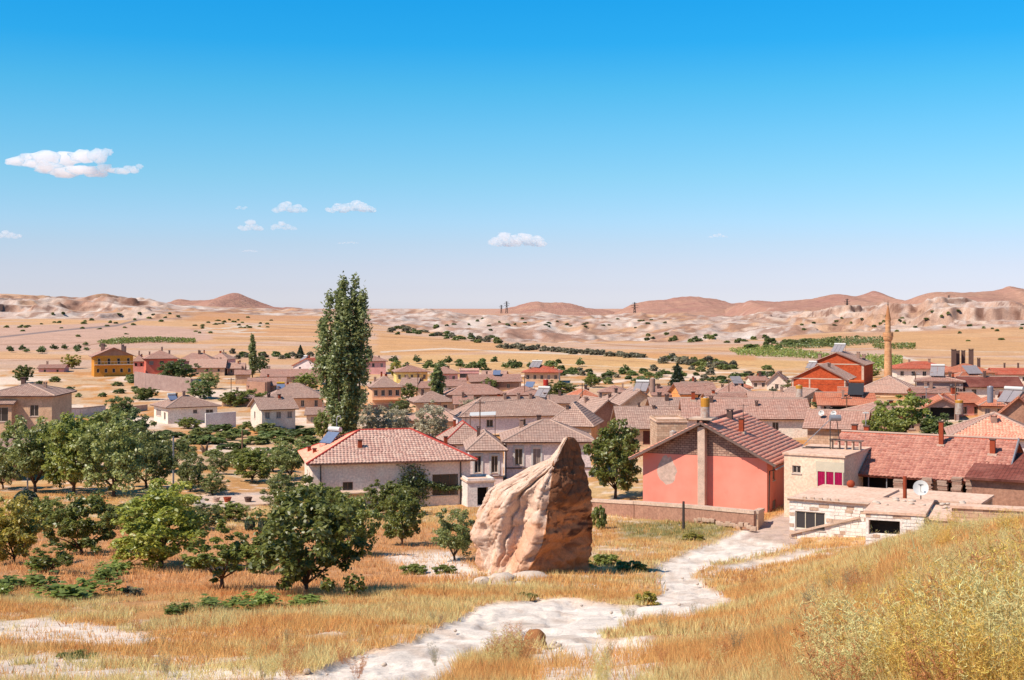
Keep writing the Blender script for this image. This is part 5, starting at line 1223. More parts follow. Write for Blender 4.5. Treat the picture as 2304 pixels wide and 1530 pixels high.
# vines and low plants of the orchard floor
for i, (px, py, h, w, lab) in enumerate(((60, 1330, 44, 130, 'sprawling grape vine below the yellowing tree'), (170, 1352, 52, 170, 'largest sprawling grape vine in the orange grass'), (225, 1310, 40, 90, 'grape vine under the crooked sapling'), (400, 1378, 26, 80, 'low grape vine in the dry grass'),
        (500, 1374, 34, 130, 'wide low grape vine below the leaning young tree'), (575, 1372, 44, 100, 'leafy grape vine at the foot of the wispy sapling'), (690, 1364, 24, 120, 'flat grape vine in front of the tall dark walnut'), (10, 1345, 34, 50, 'small ragged grape vine next to the sprawling one'), (250, 1290, 30, 80, 'small grape vine below the dusty green tree'), (90, 1285, 34, 90, 'trailing grape vine under the yellowing tree'))):
    T(px, py, h, w, 'vine%d' % (i % 3), lab, name='grape_vine', cat='vine', crown='foliage', trunk='stems')
for px, py, h, w, k, lab in ((1300, 1276, 26, 90, 'nbushy', 'yellow-green bush at the foot of the boulder'), (1362, 1272, 36, 70, 'nbush', 'dark green bush right of the boulder'), (1420, 1286, 34, 80, 'nbush', 'green bush where the track bends'), (1348, 1190, 70, 36, 'nbush', 'tall leafy weed behind the boulder'),
        (1452, 1356, 36, 62, 'nbushy', 'pale green domed shrub beside the track'), (295, 1340, 28, 64, 'nbushg', 'grey-green cushion shrub in the orange grass'), (172, 1480, 26, 100, 'nbush', 'dark low bush in the pale soil'), (1182, 1346, 20, 56, 'nbush', 'small dark bush at the track edge'),
        (930, 1290, 30, 70, 'nbush', 'low weed bush near the boulder'), (1000, 1290, 26, 60, 'nbush', 'weed bush under the low round tree'), (1560, 1216, 22, 60, 'nbushy', 'dry bush at the top of the grassy bank')):
    T(px, py, h, w, k, lab, cat='bush', name='bush', crown='foliage', trunk='stems')
# vine rows on the slope behind the orchard
for i, (px, py) in enumerate([(470, 1000), (505, 990), (540, 985), (575, 1000), (610, 990), (640, 1000), (670, 985), (430, 1000), (395, 1010), (450, 980), (520, 1010), (600, 975), (655, 970), (690, 1000), (700, 975), (560, 968), (490, 972), (480, 1028), (620, 1025), (540, 1030), (380, 985), (350, 1000), (700, 1020), (660, 1030)]):
    p = G(px, py); s = F / p.y
    shrub(p - Vector((0, 0, .1)), RNG.uniform(18, 28) / s, RNG.uniform(50, 78) / s, 'bush%d' % (i % 2), 'low spreading vine bush on the slope below the cream houses', 'bush', 'vine_bush', 'vine bushes on the slope')
for i in range(22):
    p = G(RNG.uniform(0, 330), RNG.uniform(845, 905)); s = F / p.y
    shrub(p - Vector((0, 0, .1)), RNG.uniform(9, 15) / s, RNG.uniform(16, 30) / s, 'bush%d' % (i % 2), 'small yellow-green bush dotted on the pale slope below the yellow ochre house', 'bush', 'slope_bush', 'bushes on the pale slope')
# bushes of the plain
def row(n, pts, hw, key, lab, grp, jx=0, jy=0, nm='field_bush'):
    pts = np.array(pts, float); L = np.concatenate([[0], np.cumsum(np.hypot(*np.diff(pts, axis=0).T))])
    for i in range(n):
        t_ = (i + RNG.uniform(.1, .9)) / n * L[-1]; px = np.interp(t_, L, pts[:, 0]) + RNG.normal(0, jx); py = np.interp(t_, L, pts[:, 1]) + RNG.normal(0, jy)
        p = G(px, py, 200, 2200); s = F / p.y
        if p.y > 1700: continue
        h = RNG.uniform(.7, 1.25) * hw[0]; w = RNG.uniform(.75, 1.3) * hw[1]
        k = key if isinstance(key, str) else key[RNG.integers(len(key))]
        shrub(p - Vector((0, 0, .2)), h / s, w / s, k, lab, 'bush', nm, grp)
row(46, [(1130, 782), (1240, 790), (1330, 798), (1450, 806)], (13, 19), 'far2', 'grey-green bush in the hedge line across the orange fields', 'hedge across the fields', 2, 1.5, 'hedge_bush')
row(24, [(1490, 812), (1560, 818), (1650, 828)], (17, 24), ('far2', 'far1'), 'grey-green bush in the clump before the vineyard', 'clump before the vineyard', 4, 3, 'hedge_bush')
row(40, [(870, 742), (960, 752), (1060, 765), (1130, 772)], (10, 17), ('far0', 'far1', 'far2'), 'dark bush in the gully line beneath the pale mounds', 'gully bushes', 8, 5)
row(60, [(1260, 848), (1400, 846), (1560, 850), (1760, 850)], (15, 22), ('far0', 'far1', 'far2', 'fartree'), 'rounded tree or bush between the village and the far fields', 'bushes behind the village', 12, 9)
row(34, [(880, 820), (1000, 824), (1160, 826), (1290, 832)], (15, 20), ('far0', 'far1', 'fartree'), 'dark round bush on the field edge behind the yellow and pink houses', 'field edge bushes', 10, 7)
row(16, [(500, 800), (620, 806), (720, 806)], (14, 18), ('far0', 'far2'), 'round bush behind the long low farmhouse', 'bushes behind the farmhouses', 6, 4)
row(16, [(10, 792), (120, 790), (230, 786)], (12, 14), 'fartree', 'small tree standing in the stubble left of the yellow ochre house', 'stubble trees', 8, 4, 'field_tree')
row(34, [(0, 738), (120, 728), (250, 728), (350, 712), (400, 706)], (6, 11), ('far0', 'far1'), 'dark shrub on the eroded slope of the left mesa', 'mesa shrubs', 12, 10)
row(22, [(150, 656), (240, 659), (330, 669)], (3, 6), 'far0', 'tiny dark tree along the top of the left mesa', 'mesa top trees', 6, 1, 'field_tree')
row(30, [(430, 740), (520, 728), (600, 735)], (5, 9), ('far0', 'far1'), 'tiny dark bush among the stony patch of the upper field', 'stony patch bushes', 14, 6)
row(26, [(1440, 765), (1560, 760), (1700, 768), (1800, 770)], (9, 15), ('far0', 'far1'), 'dark bush at the foot of the pale eroded mounds', 'mound foot bushes', 14, 5)
row(36, [(1820, 740), (1950, 725), (2100, 730), (2300, 745)], (6, 10), ('far0', 'far1'), 'tiny dark bush on the layered cliffs beyond the minaret', 'cliff bushes', 18, 14)
row(30, [(1000, 728), (1250, 730), (1500, 725)], (5, 9), 'far0', 'tiny dark bush high among the pale mounds', 'upper mound bushes', 16, 6)
row(26, [(1690, 786), (1800, 778), (1880, 772)], (14, 22), ('far0', 'far1'), 'dark green bush of the thicket above the vineyard', 'thicket above the vineyard', 8, 5)
# green plots: vineyard rows and orchard strips, one mass each
def plot(poly, n, h, kind, label, seed):
    r = np.random.default_rng(seed); poly = np.array(poly, float); lo = poly.min(0); hi = poly.max(0); Ls = []
    px = r.uniform(lo[0], hi[0], n * 3); py = r.uniform(lo[1], hi[1], n * 3)
    k = poly_mask(px, py, poly, .5, 1.0) > .5; px = px[k][:n]; py = py[k][:n]
    # meet the ground on a coarse grid of sight lines
    gx = np.linspace(lo[0], hi[0], 14); gy = np.linspace(lo[1], hi[1], 7); D = np.array([[G(a, b, 300, 2500).y for a in gx] for b in gy])
    fx = (px - lo[0]) / (hi[0] - lo[0]) * 13; fy = (py - lo[1]) / (hi[1] - lo[1]) * 6; ix = np.clip(fx.astype(int), 0, 12); iy = np.clip(fy.astype(int), 0, 5); fx -= ix; fy -= iy
    d = (D[iy, ix] * (1 - fx) + D[iy, ix + 1] * fx) * (1 - fy) + (D[iy + 1, ix] * (1 - fx) + D[iy + 1, ix + 1] * fx) * fy
    d = np.round(d / 4.0) * 4.0 + r.normal(0, .5, len(d)); X = (px - CX) / F * d; Z = tz(X, d) + r.random(len(d)) * h
    V, Fq = leaves(np.stack([X, d, Z], -1), .75, r, .5, 1.2)
    tag(link('vineyard', np_mesh('vineyard', V, Fq), LM[kind]), label, 'vineyard', None, 'stuff')
plot([(215, 772), (270, 764), (360, 763), (440, 766), (440, 772), (330, 771), (250, 776)], 3000, 1.6, 'vine', 'dark green strip of vines on the far left field', 1)
plot([(1640, 788), (1740, 782), (1860, 800), (1960, 808), (1960, 816), (1800, 806), (1660, 800)], 4200, 1.5, 'vine', 'green vineyard rows in the plain before the brick houses', 2)
plot([(1740, 776), (1860, 764), (1990, 762), (1990, 772), (1880, 782), (1780, 786)], 4200, 1.8, 'dark', 'dark green orchard plot above the vineyard left of the minaret', 3)
plot([(1960, 776), (2060, 776), (2060, 786), (1970, 786)], 900, 1.6, 'vine', 'small green plot right of the minaret', 4)
plot([(1950, 806), (2030, 808), (2030, 832), (1960, 830)], 1500, 2.2, 'vine', 'green garden plot at the foot of the minaret', 5)
# ------------------------------------------------------------------ the boulder
def boulder():
    D = 75.0; pt = P(1205, 1290, D)
    zs_k = [-1.6, 0, .75, 2.25, 3.75, 5.0, 5.5, 6.0, 6.5, 6.65, 7.0, 7.4, 7.7, 7.9]
    xl_k = [-3.2, -3.1, -3.5, -3.62, -3.3, -2.65, -1.75, -.65, .35, .80, 1.02, 1.28, 1.48, 1.62]
    xk_k = [-.7, -.6, -.45, .42, .72, .82, .87, .92, 1.02, 1.08, 1.22, 1.42, 1.62, 1.76]
    xr_k = [3.3, 3.25, 3.3, 3.5, 3.4, 3.15, 3.0, 2.9, 2.78, 2.75, 2.66, 2.5, 2.3, 2.1]
    dp_k = [1.05, 1.0, 1.0, .95, .87, .76, .70, .62, .52, .48, .40, .30, .20, .12]
    nz, na = 150, 260; zz = np.linspace(-1.6, 7.9, nz)
    ip = lambda a: np.convolve(np.pad(np.interp(zz, zs_k, a), 2, 'edge'), np.ones(5) / 5, 'valid')
    xl, xk, xr, dp = ip(xl_k), ip(xk_k), ip(xr_k), ip(dp_k)
    u = np.linspace(0, 1, na, endpoint=False); V = np.zeros((nz, na, 3))
    s1, s2 = .42, .66                      # L..K front-left, K..R front-right, rest back
    for i in range(nz):
        yl, yk, yr, yb = .6 * dp[i], -2.3 * dp[i], 1.5 * dp[i], 3.0 * dp[i]
        for seg, a, b in ((0, 0, s1), (1, s1, s2), (2, s2, 1.0001)):
            k = (u >= a) & (u < b); t_ = (u[k] - a) / (b - a)
            if seg == 0:
                c = (xl[i] + .10 * (xk[i] - xl[i]), -1.75 * dp[i]); x = (1-t_)**2*xl[i] + 2*t_*(1-t_)*c[0] + t_**2*xk[i]; y = (1-t_)**2*yl + 2*t_*(1-t_)*c[1] + t_**2*yk
            elif seg == 1: x = xk[i] + (xr[i] - xk[i]) * t_; y = yk + (yr - yk) * t_ - .25 * dp[i] * np.sin(math.pi * t_)
            else:
                c = (xr[i] + .2, yb); c2 = (xl[i] - .1, yb); x = (1-t_)**3*xr[i] + 3*t_*(1-t_)**2*c[0] + 3*t_**2*(1-t_)*c2[0] + t_**3*xl[i]; y = (1-t_)**3*yr + 3*t_*(1-t_)**2*c[1] + 3*t_**2*(1-t_)*c2[1] + t_**3*yl
            V[i, k, 0] = x; V[i, k, 1] = y
        V[i, :, 2] = zz[i]
    ctr = np.stack([(xl + xr) / 2, .6 * dp, zz], -1)[:, None, :]
    tg = np.roll(V, -1, 1) - np.roll(V, 1, 1); nm = np.stack([tg[..., 1], -tg[..., 0], np.zeros_like(tg[..., 0])], -1)
    nm /= np.linalg.norm(nm, axis=2)[..., None] + 1e-9
    U, Z = np.meshgrid(u, zz); S = U / s1
    arc = U * 16.0
    ga = lambda s0, z0, ws, wz: np.exp(-((S - s0) / ws) ** 2 - ((Z - z0) / wz) ** 2)
    dsp = np.zeros_like(U)
    # leaning crack that splits the left mass from the fin
    cl = np.interp(Z, [.4, 1.5, 3.0, 4.6, 5.6, 6.3], [.60, .60, .62, .66, .76, .86]) + .012 * np.sin(Z * 5)
    dsp -= .42 * np.exp(-((S - cl) / .022) ** 2) * sstep(.2, 1.0, Z) * (1 - sstep(6.0, 6.6, Z))
    dsp += .28 * np.exp(-((S - (cl - .10)) / .09) ** 2) * sstep(2.0, 3.5, Z) * (1 - sstep(5.4, 6.2, Z))      # lip left of the crack
    dsp -= .75 * np.exp(-((S - .72) / .09) ** 2) * sstep(.4, 1.2, Z) * (1 - sstep(4.0, 5.2, Z))               # hollow beside the pale rib
    dsp -= .55 * np.exp(-((S - .42) / .12) ** 2 - ((Z - 1.5) / 1.1) ** 2)                                       # worn hollow in the middle
    dsp -= .65 * ga(.16, 1.0, .12, .85)                                                                        # undercut at the left foot
    dsp += .40 * ga(.20, 2.35, .13, .42) + .30 * ga(.26, 3.3, .08, .5) + .25 * ga(.40, 4.2, .10, .7)           # brows
    dsp -= .40 * ga(.30, 2.8, .05, .35)
    dsp += .42 * np.exp(-((S - .90) / .055) ** 2) * sstep(.5, 1.5, Z) * (1 - sstep(5.2, 6.4, Z))               # pale rib
    dsp -= .30 * ga(.83, 5.1, .05, .7)
    Rt = (U - s1) / (s2 - s1)
    fr = ((Rt > 0) & (Rt < 1)).astype(float)
    dsp += fr * (-.18 * np.exp(-((Z - 3.1) / .25) ** 2) - .22 * np.exp(-((Z - 1.2 - Rt) / .5) ** 2) + .22 * sstep(4.0, 4.5, Z) * (1 - sstep(5.5, 6.4, Z)) * np.sin(math.pi * np.clip(Rt, 0, 1)))
    dsp += .42 * (fbm(arc / 1.7, Z / 1.5, 4, 91) - .5) + .16 * (fbm(arc / .42, Z / .34, 4, 93) - .5) + .06 * (ridged(arc / .16, Z / .12, 3, 95) - .5)
    rw_ = np.random.default_rng(44); cp = np.stack([rw_.uniform(0, 16, 150), rw_.uniform(-1.6, 8, 150)], -1)          # broken facets between joints
    d1 = np.full(U.shape, 9.0); d2 = d1.copy()
    for q in cp:
        dd_ = np.hypot((arc - q[0] + .4 * (fbm(arc, Z, 2, 121) - .5)), (Z - q[1]) * 1.25 + .4 * (fbm(arc, Z, 2, 123) - .5)); d2 = np.where(dd_ < d1, d1, np.minimum(d2, dd_)); d1 = np.minimum(d1, dd_)
    dsp += -.22 * d1 - .10 * (1 - sstep(0, .07, d2 - d1))
    dsp += .12 * (fbm(arc / 3, Z / .22, 3, 97) - .5)                                                           # bedding
    dsp -= .10 * sstep(.80, .95, ridged(arc / 2.1 + .35 * Z, Z / 2.6, 3, 111)) + .07 * sstep(.82, .95, ridged(arc / .8, Z / .5, 3, 113))      # joints
    fade = np.clip((8.0 - Z) / 1.4, .2, 1)
    V = V + nm * (dsp * fade)[..., None]; V[..., 2] += .10 * (fbm(arc / .5, Z / .5, 3, 99) - .5)
    V[-1] = V[-1].mean(0) + (V[-1] - V[-1].mean(0)) * .35
    idx = np.arange(nz * na).reshape(nz, na)
    Q = np.stack([idx[:-1], np.roll(idx, -1, 1)[:-1], np.roll(idx, -1, 1)[1:], idx[1:]], -1).reshape(-1, 4)
    Vf = np.concatenate([V.reshape(-1, 3), V[-1].mean(0)[None] + (0, 0, .05)])
    top = np.stack([idx[-1], np.roll(idx[-1], -1), np.full(na, nz * na), np.full(na, nz * na)], -1)
    me = bpy.data.meshes.new('boulder'); me.from_pydata(Vf.tolist(), [], Q.tolist() + top[:, :3].tolist()); me.polygons.foreach_set('use_smooth', np.ones(len(me.polygons), bool))
    # stains and orange patches; the shaded face's warm bounce painted in as orange
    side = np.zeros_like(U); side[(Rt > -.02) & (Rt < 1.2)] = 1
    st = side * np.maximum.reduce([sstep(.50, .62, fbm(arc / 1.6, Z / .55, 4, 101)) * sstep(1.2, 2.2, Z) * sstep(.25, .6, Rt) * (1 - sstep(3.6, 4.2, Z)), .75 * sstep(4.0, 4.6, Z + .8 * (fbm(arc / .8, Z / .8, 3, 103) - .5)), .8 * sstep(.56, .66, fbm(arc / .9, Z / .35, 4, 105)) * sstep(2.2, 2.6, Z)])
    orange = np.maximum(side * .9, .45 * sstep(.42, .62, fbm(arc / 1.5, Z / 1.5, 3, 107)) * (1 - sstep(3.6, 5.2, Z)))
    for an_, ar in (('stain', st), ('orange', orange)):
        at_ = me.attributes.new(an_, 'FLOAT', 'POINT'); at_.data.foreach_set('value', np.concatenate([ar.ravel(), [0.5]]).astype(np.float32))
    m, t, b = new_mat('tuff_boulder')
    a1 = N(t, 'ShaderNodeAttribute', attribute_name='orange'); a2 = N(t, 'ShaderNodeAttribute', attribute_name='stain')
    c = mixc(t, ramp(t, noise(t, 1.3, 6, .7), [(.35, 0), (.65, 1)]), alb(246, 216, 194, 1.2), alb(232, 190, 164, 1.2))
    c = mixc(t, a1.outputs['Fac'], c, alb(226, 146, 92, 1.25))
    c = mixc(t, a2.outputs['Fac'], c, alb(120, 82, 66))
    c = mixc(t, 1.0, c, ramp(t, noise(t, 9, 6, .75), [(.3, .74), (.6, 1.08)]), 'MULTIPLY')
    t.links.new(c, b.inputs['Base Color']); b.inputs['Roughness'].default_value = 1; b.inputs['Specular IOR Level'].default_value = .05
    bump(t, b, noise(t, 6, 10, .82), .9, .12)
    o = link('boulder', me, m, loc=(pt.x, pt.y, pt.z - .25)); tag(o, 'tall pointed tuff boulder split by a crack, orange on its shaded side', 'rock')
    m2 = plain('pale_tuff', alb(246, 222, 202), 1, 0, .25, 2, None, .4)
    for (px, py, w, h, lab) in ((1130, 1304, 1.6, .35, 'flat white rock slab at the foot of the boulder'), (1195, 1300, 2.0, .32, 'broken white rock ledge below the pale rib of the boulder'), (1085, 1312, .8, .3, 'small pale stone left of the boulder'),
                             (1205, 1446, .6, .34, 'brown rounded stone beside the grass tuft on the track'), (2255, 1340, .5, .18, 'half buried white stone on the weedy slope')):
        p = G(px, py); Vi, Fi = ico(3); k = 1 + .55 * (fbm(Vi[:, 0] * 1.6 + px, Vi[:, 1] * 1.6 + Vi[:, 2] * 1.3, 4, int(px)) - .5)
        Vi = Vi * k[:, None] * (w / 2, w / 2 * .7, h)
        tag(link('stone', np_mesh('stone', Vi, Fi, smooth=True), plain('brown_stone', alb(196, 132, 84), 1, 0, .3, 4, None, .4) if 'brown' in lab or 'earth' in lab else m2, loc=p), lab, 'stone')
boulder()
r_ = np.random.default_rng(77); Vi, Fi = ico(2)
stm = []
for k in range(3):
    kk = 1 + .6 * (fbm(Vi[:, 0] * 1.6 + k * 9, Vi[:, 1] * 1.6 + Vi[:, 2], 3, k) - .5); me = np_mesh('pebble', Vi * kk[:, None] * (.5, .42, .34) + np.random.default_rng(k).normal(0, .035, Vi.shape), Fi); me.materials.append(plain('pale_tuff', (.6, .5, .42))); stm.append(me)
for k in range(132):
    if k < 42: px, py = r_.uniform(1000, 1660), r_.uniform(1250, 1500)
    elif k < 92: px, py = r_.uniform(0, 900), r_.uniform(1380, 1520)
    else: px, py = r_.uniform(1350, 1700), r_.uniform(1150, 1190)
    p = G(px, py); o = bpy.data.objects.new('pebble', stm[k % 3]); COL.objects.link(o); o.location = p; s_ = r_.uniform(.06, .22); o.scale = (s_, s_, s_); o.rotation_euler = (0, 0, r_.uniform(0, 6))
    tag(o, ('small pale stone scattered on the track', 'small pale stone scattered in the dry grass', 'rubble stone under the wall of the salmon house')[0 if k < 42 else 1 if k < 92 else 2], 'stone', ('track stones', 'grass stones', 'wall rubble')[0 if k < 42 else 1 if k < 92 else 2])
# ------------------------------------------------------------------ dry grass
def straw_mat(name):
    m = bpy.data.materials.new(name); m.use_nodes = True; t = m.node_tree; t.nodes.clear()
    o = t.nodes.new('ShaderNodeOutputMaterial'); a = N(t, 'ShaderNodeAttribute', attribute_name='tint')
    d = t.nodes.new('ShaderNodeBsdfDiffuse'); tl = t.nodes.new('ShaderNodeBsdfTranslucent'); mx = t.nodes.new('ShaderNodeMixShader'); mx.inputs[0].default_value = .4
    t.links.new(a.outputs['Color'], d.inputs[0]); t.links.new(a.outputs['Color'], tl.inputs[0]); t.links.new(d.outputs[0], mx.inputs[1]); t.links.new(tl.outputs[0], mx.inputs[2]); t.links.new(mx.outputs[0], o.inputs[0]); return m
M_STRAW = straw_mat('dry_straw')
def grass(n, d0, d1, blades, hgt, wid, spread, seed):
    r = np.random.default_rng(seed)
    d = np.sqrt(r.uniform(d0 ** 2, d1 ** 2, n)); X = r.uniform(-.45, .45, n) * (d + 4); Z = tz(X, d)
    col, g, pth = cover(X, d, Z)
    px = CX + F * X / d
    dens = g * sstep(.37, .62, fbm(X / 1.3, d / 1.3, 3, 201) * .6 + fbm(X / 5, d / 5, 2, 203) * .5 + .08 + .1 * sstep(1500, 1900, px))
    blk = np.zeros(n, bool)
    for hh in HS_ALL:      # keep out of the buildings
        dx = X - hh.c.x; dy = d - hh.c.y; ca, sa = math.cos(hh.rot), math.sin(hh.rot)
        blk |= (np.abs(dx * ca + dy * sa) < hh.w / 2 + .2) & (np.abs(-dx * sa + dy * ca) < hh.dep / 2 + .2)
    k = (r.random(n) < dens) & ~blk
    X, d, Z, px = X[k], d[k], Z[k], px[k]; py = HY - F * Z / d; m = len(X)
    tall = .55 + .9 * fbm(X / 3, d / 3, 3, 207) + .45 * sstep(1500, 2000, px) * (1 - sstep(40, 60, d))
    tone = fbm(X / 4, d / 4, 3, 209); gr = poly_mask(px, py, GREENG, 20, 2.2)
    A = np.array(alb(254, 216, 152, 1.08)); B = np.array(alb(242, 186, 118, 1.08)); C = np.array(alb(214, 144, 90, 1.12)); Gc = np.array(alb(160, 158, 100, 1.3)); O_ = np.array(alb(240, 172, 116, 1.05))
    tc = A + (B - A) * sstep(.4, .62, tone)[:, None]; rr = r.random(m)
    tc = np.where((rr < .14)[:, None], C, tc); tc = np.where((rr > .975)[:, None], Gc, tc)
    om = poly_mask(px, py, ORANGE, 40, 2.2) * .75; tc = tc + (O_ - tc) * om[:, None]; tc = tc + (Gc - tc) * (gr * (r.random(m) < .75))[:, None]
    nb = m * blades; ti = np.repeat(np.arange(m), blades)
    an = r.uniform(0, 6.283, nb); off = spread * np.sqrt(r.random(nb)); bx = X[ti] + np.cos(an) * off; by_ = d[ti] + np.sin(an) * off; bz = tz(bx, by_) - .02
    h = hgt * tall[ti] * r.uniform(.35, 1.15, nb); w = wid * r.uniform(.6, 1.4, nb); ln = h * r.uniform(.1, .75, nb); a2 = an + r.normal(0, .7, nb)
    yaw = r.uniform(0, 6.283, nb)
    V = np.zeros((nb, 3, 3)); V[:, 0] = np.stack([bx - np.cos(yaw) * w, by_ - np.sin(yaw) * w, bz], -1); V[:, 1] = np.stack([bx + np.cos(yaw) * w, by_ + np.sin(yaw) * w, bz], -1)
    V[:, 2] = np.stack([bx + np.cos(a2) * ln, by_ + np.sin(a2) * ln, bz + h], -1)
    tcb = tc[ti] * r.uniform(.75, 1.2, (nb, 1)); at = np.repeat(np.clip(tcb, .01, .85), 3, axis=0)
    o = link('dry_grass', np_mesh('dry_grass', V.reshape(-1, 3), np.arange(nb * 3).reshape(-1, 3), {'tint': at}), M_STRAW)
    tag(o, 'dry straw coloured grass covering the slopes', 'grass', None, 'stuff'); return nb
HS_ALL = [v for v in HS.values()] + [an, an2, sh, wl2]
tot = grass(15000, 4, 14, 14, .30, .0035, .10, 1) + grass(36000, 12, 30, 11, .30, .006, .14, 2) + grass(52000, 28, 62, 8, .30, .011, .20, 3) + grass(52000, 58, 130, 5, .34, .020, .35, 4)
print('grass blades', tot)
# tall weeds on the right-hand slope
def weed_mesh(seed, stems, kind):
    r = np.random.default_rng(seed); V = []; T_ = []; 
    stemc = {'green': alb(230, 186, 106, 1.05), 'red': alb(208, 142, 98, 1.1), 'straw': alb(248, 206, 140, 1.05), 'sage': alb(176, 164, 128, 1.3)}[kind]
    leafc = {'green': alb(236, 198, 108, 1.0), 'red': alb(214, 154, 106, 1.1), 'straw': alb(254, 218, 156, 1.0), 'sage': alb(190, 180, 146, 1.3)}[kind]
    def blade(a, b, w, c):
        a = np.array(a); b = np.array(b); p = r.normal(0, 1, 3); p -= p @ (b - a) * (b - a) / ((b - a) @ (b - a) + 1e-9); p /= np.linalg.norm(p) + 1e-9
        V.extend([a - p * w, a + p * w, b + p * w * .45]); T_.extend([c] * 3); V.extend([a - p * w, b + p * w * .45, b - p * w * .45]); T_.extend([c] * 3)
    for s in range(stems):
        an = r.uniform(0, 6.283); le = r.uniform(.05, .5); h = r.uniform(.55, 1.0); p = np.array([np.cos(an), np.sin(an), 0]) * r.uniform(0, .10); c = np.array(stemc) * r.uniform(.7, 1.15)
        dr = np.array([np.cos(an) * le, np.sin(an) * le, 1.0])
        for j in range(6):
            q = p + dr * h / 6 + r.normal(0, .012, 3); blade(p, q, .0045 * (1 - j * .1), c)
            if j >= 1:
                for _ in range(r.integers(2, 5)):
                    t2 = p + (q - p) * r.random(); a2 = r.uniform(0, 6.283); e = t2 + np.array([np.cos(a2) * .11, np.sin(a2) * .11, r.uniform(.03, .12)]) * r.uniform(.4, 1.1); blade(t2, e, .0028, c)
                    for _ in range(r.integers(2, 5)):
                        f = t2 + (e - t2) * r.uniform(.3, 1.0); g = f + r.normal(0, .022, 3) + (0, 0, .012); blade(f, g, .0042, np.array(leafc) * r.uniform(.6, 1.2))
            p = q
    V = np.array(V); return np_mesh('weed', V, np.arange(len(V)).reshape(-1, 3), {'tint': np.clip(np.array(T_), .01, .8)})
WM = {}
for k, kd in enumerate(('green', 'red', 'straw', 'sage', 'green', 'straw')):
    me = weed_mesh(300 + k, (26, 20, 22, 18, 30, 26)[k], kd); me.materials.append(M_STRAW); WM.setdefault(kd, []).append(me)
r_ = np.random.default_rng(55)
WL = {'green': 'bushy golden-green weed', 'red': 'russet dry weed', 'straw': 'tall pale straw-coloured weed', 'sage': 'grey-green wormwood tuft'}
spots = []
for k in range(70): spots.append((r_.uniform(1860, 2340), r_.uniform(1290, 1640), r_.choice(['green', 'green', 'straw', 'straw', 'red']), r_.uniform(.55, 1.0), 0))
for k in range(26): spots.append((r_.uniform(1350, 1850), r_.uniform(1380, 1560), r_.choice(['red', 'straw', 'sage']), r_.uniform(.3, .55), 1))
for k in range(16): spots.append((r_.uniform(1780, 1960), r_.uniform(1290, 1430), r_.choice(['sage', 'straw']), r_.uniform(.4, .7), 2))
for k in range(22): spots.append((r_.uniform(1960, 2304), r_.uniform(1195, 1270), r_.choice(['straw', 'green', 'straw']), r_.uniform(.5, .95), 3))
for k in range(26): spots.append((r_.uniform(300, 1000), r_.uniform(1380, 1540), r_.choice(['red', 'straw', 'sage']), r_.uniform(.35, .6), 4))
for k in range(10): spots.append((1130 + r_.normal(0, 45), 1490 + r_.normal(0, 14), r_.choice(['red', 'red', 'straw']), r_.uniform(.6, .95), 5))
for k in range(10): spots.append((r_.uniform(1580, 1700), r_.uniform(1290, 1325), 'red', r_.uniform(.4, .6), 6))
WP = ['on the weedy slope before the ruined outbuilding', 'in the grass between the track and the weedy slope', 'at the lower edge of the weedy slope', 'on the crest of the bank before the stone shed', 'in the dry grass below the orchard', 'in the big tuft beside the brown stone', 'on the bank beside the track branch']
for px, py, kd, h, wp in spots:
    p = G(px, py, 3.0); o = bpy.data.objects.new('dry_weed', WM[kd][r_.integers(len(WM[kd]))]); COL.objects.link(o); o.location = p; o.rotation_euler = (0, 0, r_.uniform(0, 6.28)); o.scale = (h * 1.1, h * 1.1, h)
    tag(o, WL[kd] + ' ' + WP[wp], 'weed', {'green': 'golden-green weeds ', 'red': 'russet weeds ', 'straw': 'straw weeds ', 'sage': 'wormwood tufts '}[kd] + WP[wp])
# ------------------------------------------------------------------ minaret, walls, lamps, roof fittings
def minaret():
    d = 318.0; X = (1998 - CX) / F * d; g0 = gz(X, d); zt = -(676 - HY) / F * d; s = d / F
    zr = lambda y: -(y - HY) * s - g0
    root = tag(empty('minaret', (X, d, g0)), 'slender sandstone minaret with balcony and cone rising above the roofs', 'minaret')
    m = brick_mat('minaret_sandstone', alb(232, 176, 128), alb(212, 152, 108), alb(190, 140, 104), .7, .45, .015)
    m2 = plain('minaret_cone_stone', alb(222, 150, 100), .9, 0, .2, 1)
    r0, r1 = 8.6 * s, 7.4 * s
    MB().lathe([(r0 * 1.5, -1), (r0 * 1.5, 2.2), (r0 * 1.05, 3.2), (r0, zr(820)), (r1, zr(768))], 16).build('lower_shaft', m, root)
    MB().lathe([(r1, zr(767.9)), (r1 * 1.35, zr(764)), (r1 * 1.5, zr(758)), (r1 * 1.62, zr(757)), (r1 * 1.62, zr(755.5)), (r1 * .9, zr(755.4))], 16).build('balcony', m, root)
    rl = MB()
    for k in range(16):
        a = 2 * math.pi * k / 16; c_, s_ = math.cos(a), math.sin(a); b2 = 2 * math.pi * (k + 1) / 16; R_ = r1 * 1.56
        p, q = Vector((c_ * R_, s_ * R_, 0)), Vector((math.cos(b2) * R_, math.sin(b2) * R_, 0))
        rl.face(p + Vector((0, 0, zr(755.4))), q + Vector((0, 0, zr(755.4))), q + Vector((0, 0, zr(748))), p + Vector((0, 0, zr(748))))
    rl.build('balustrade', m, root)
    MB().lathe([(r1 * .82, zr(755.3)), (r1 * .78, zr(722)), (r1 * .9, zr(721)), (r1 * .9, zr(719.5))], 16).build('upper_shaft', m, root)
    MB().lathe([(r1 * .88, zr(719.4)), (r1 * .45, zr(700)), (.12, zr(688))], 16).build('cone', m2, root)
    MB().lathe([(.05, zr(688.2)), (.16, zr(685)), (.05, zr(683)), (.12, zr(681)), (.03, zr(680)), (.03, zr(676))], 8).build('finial', M_STEEL, root)
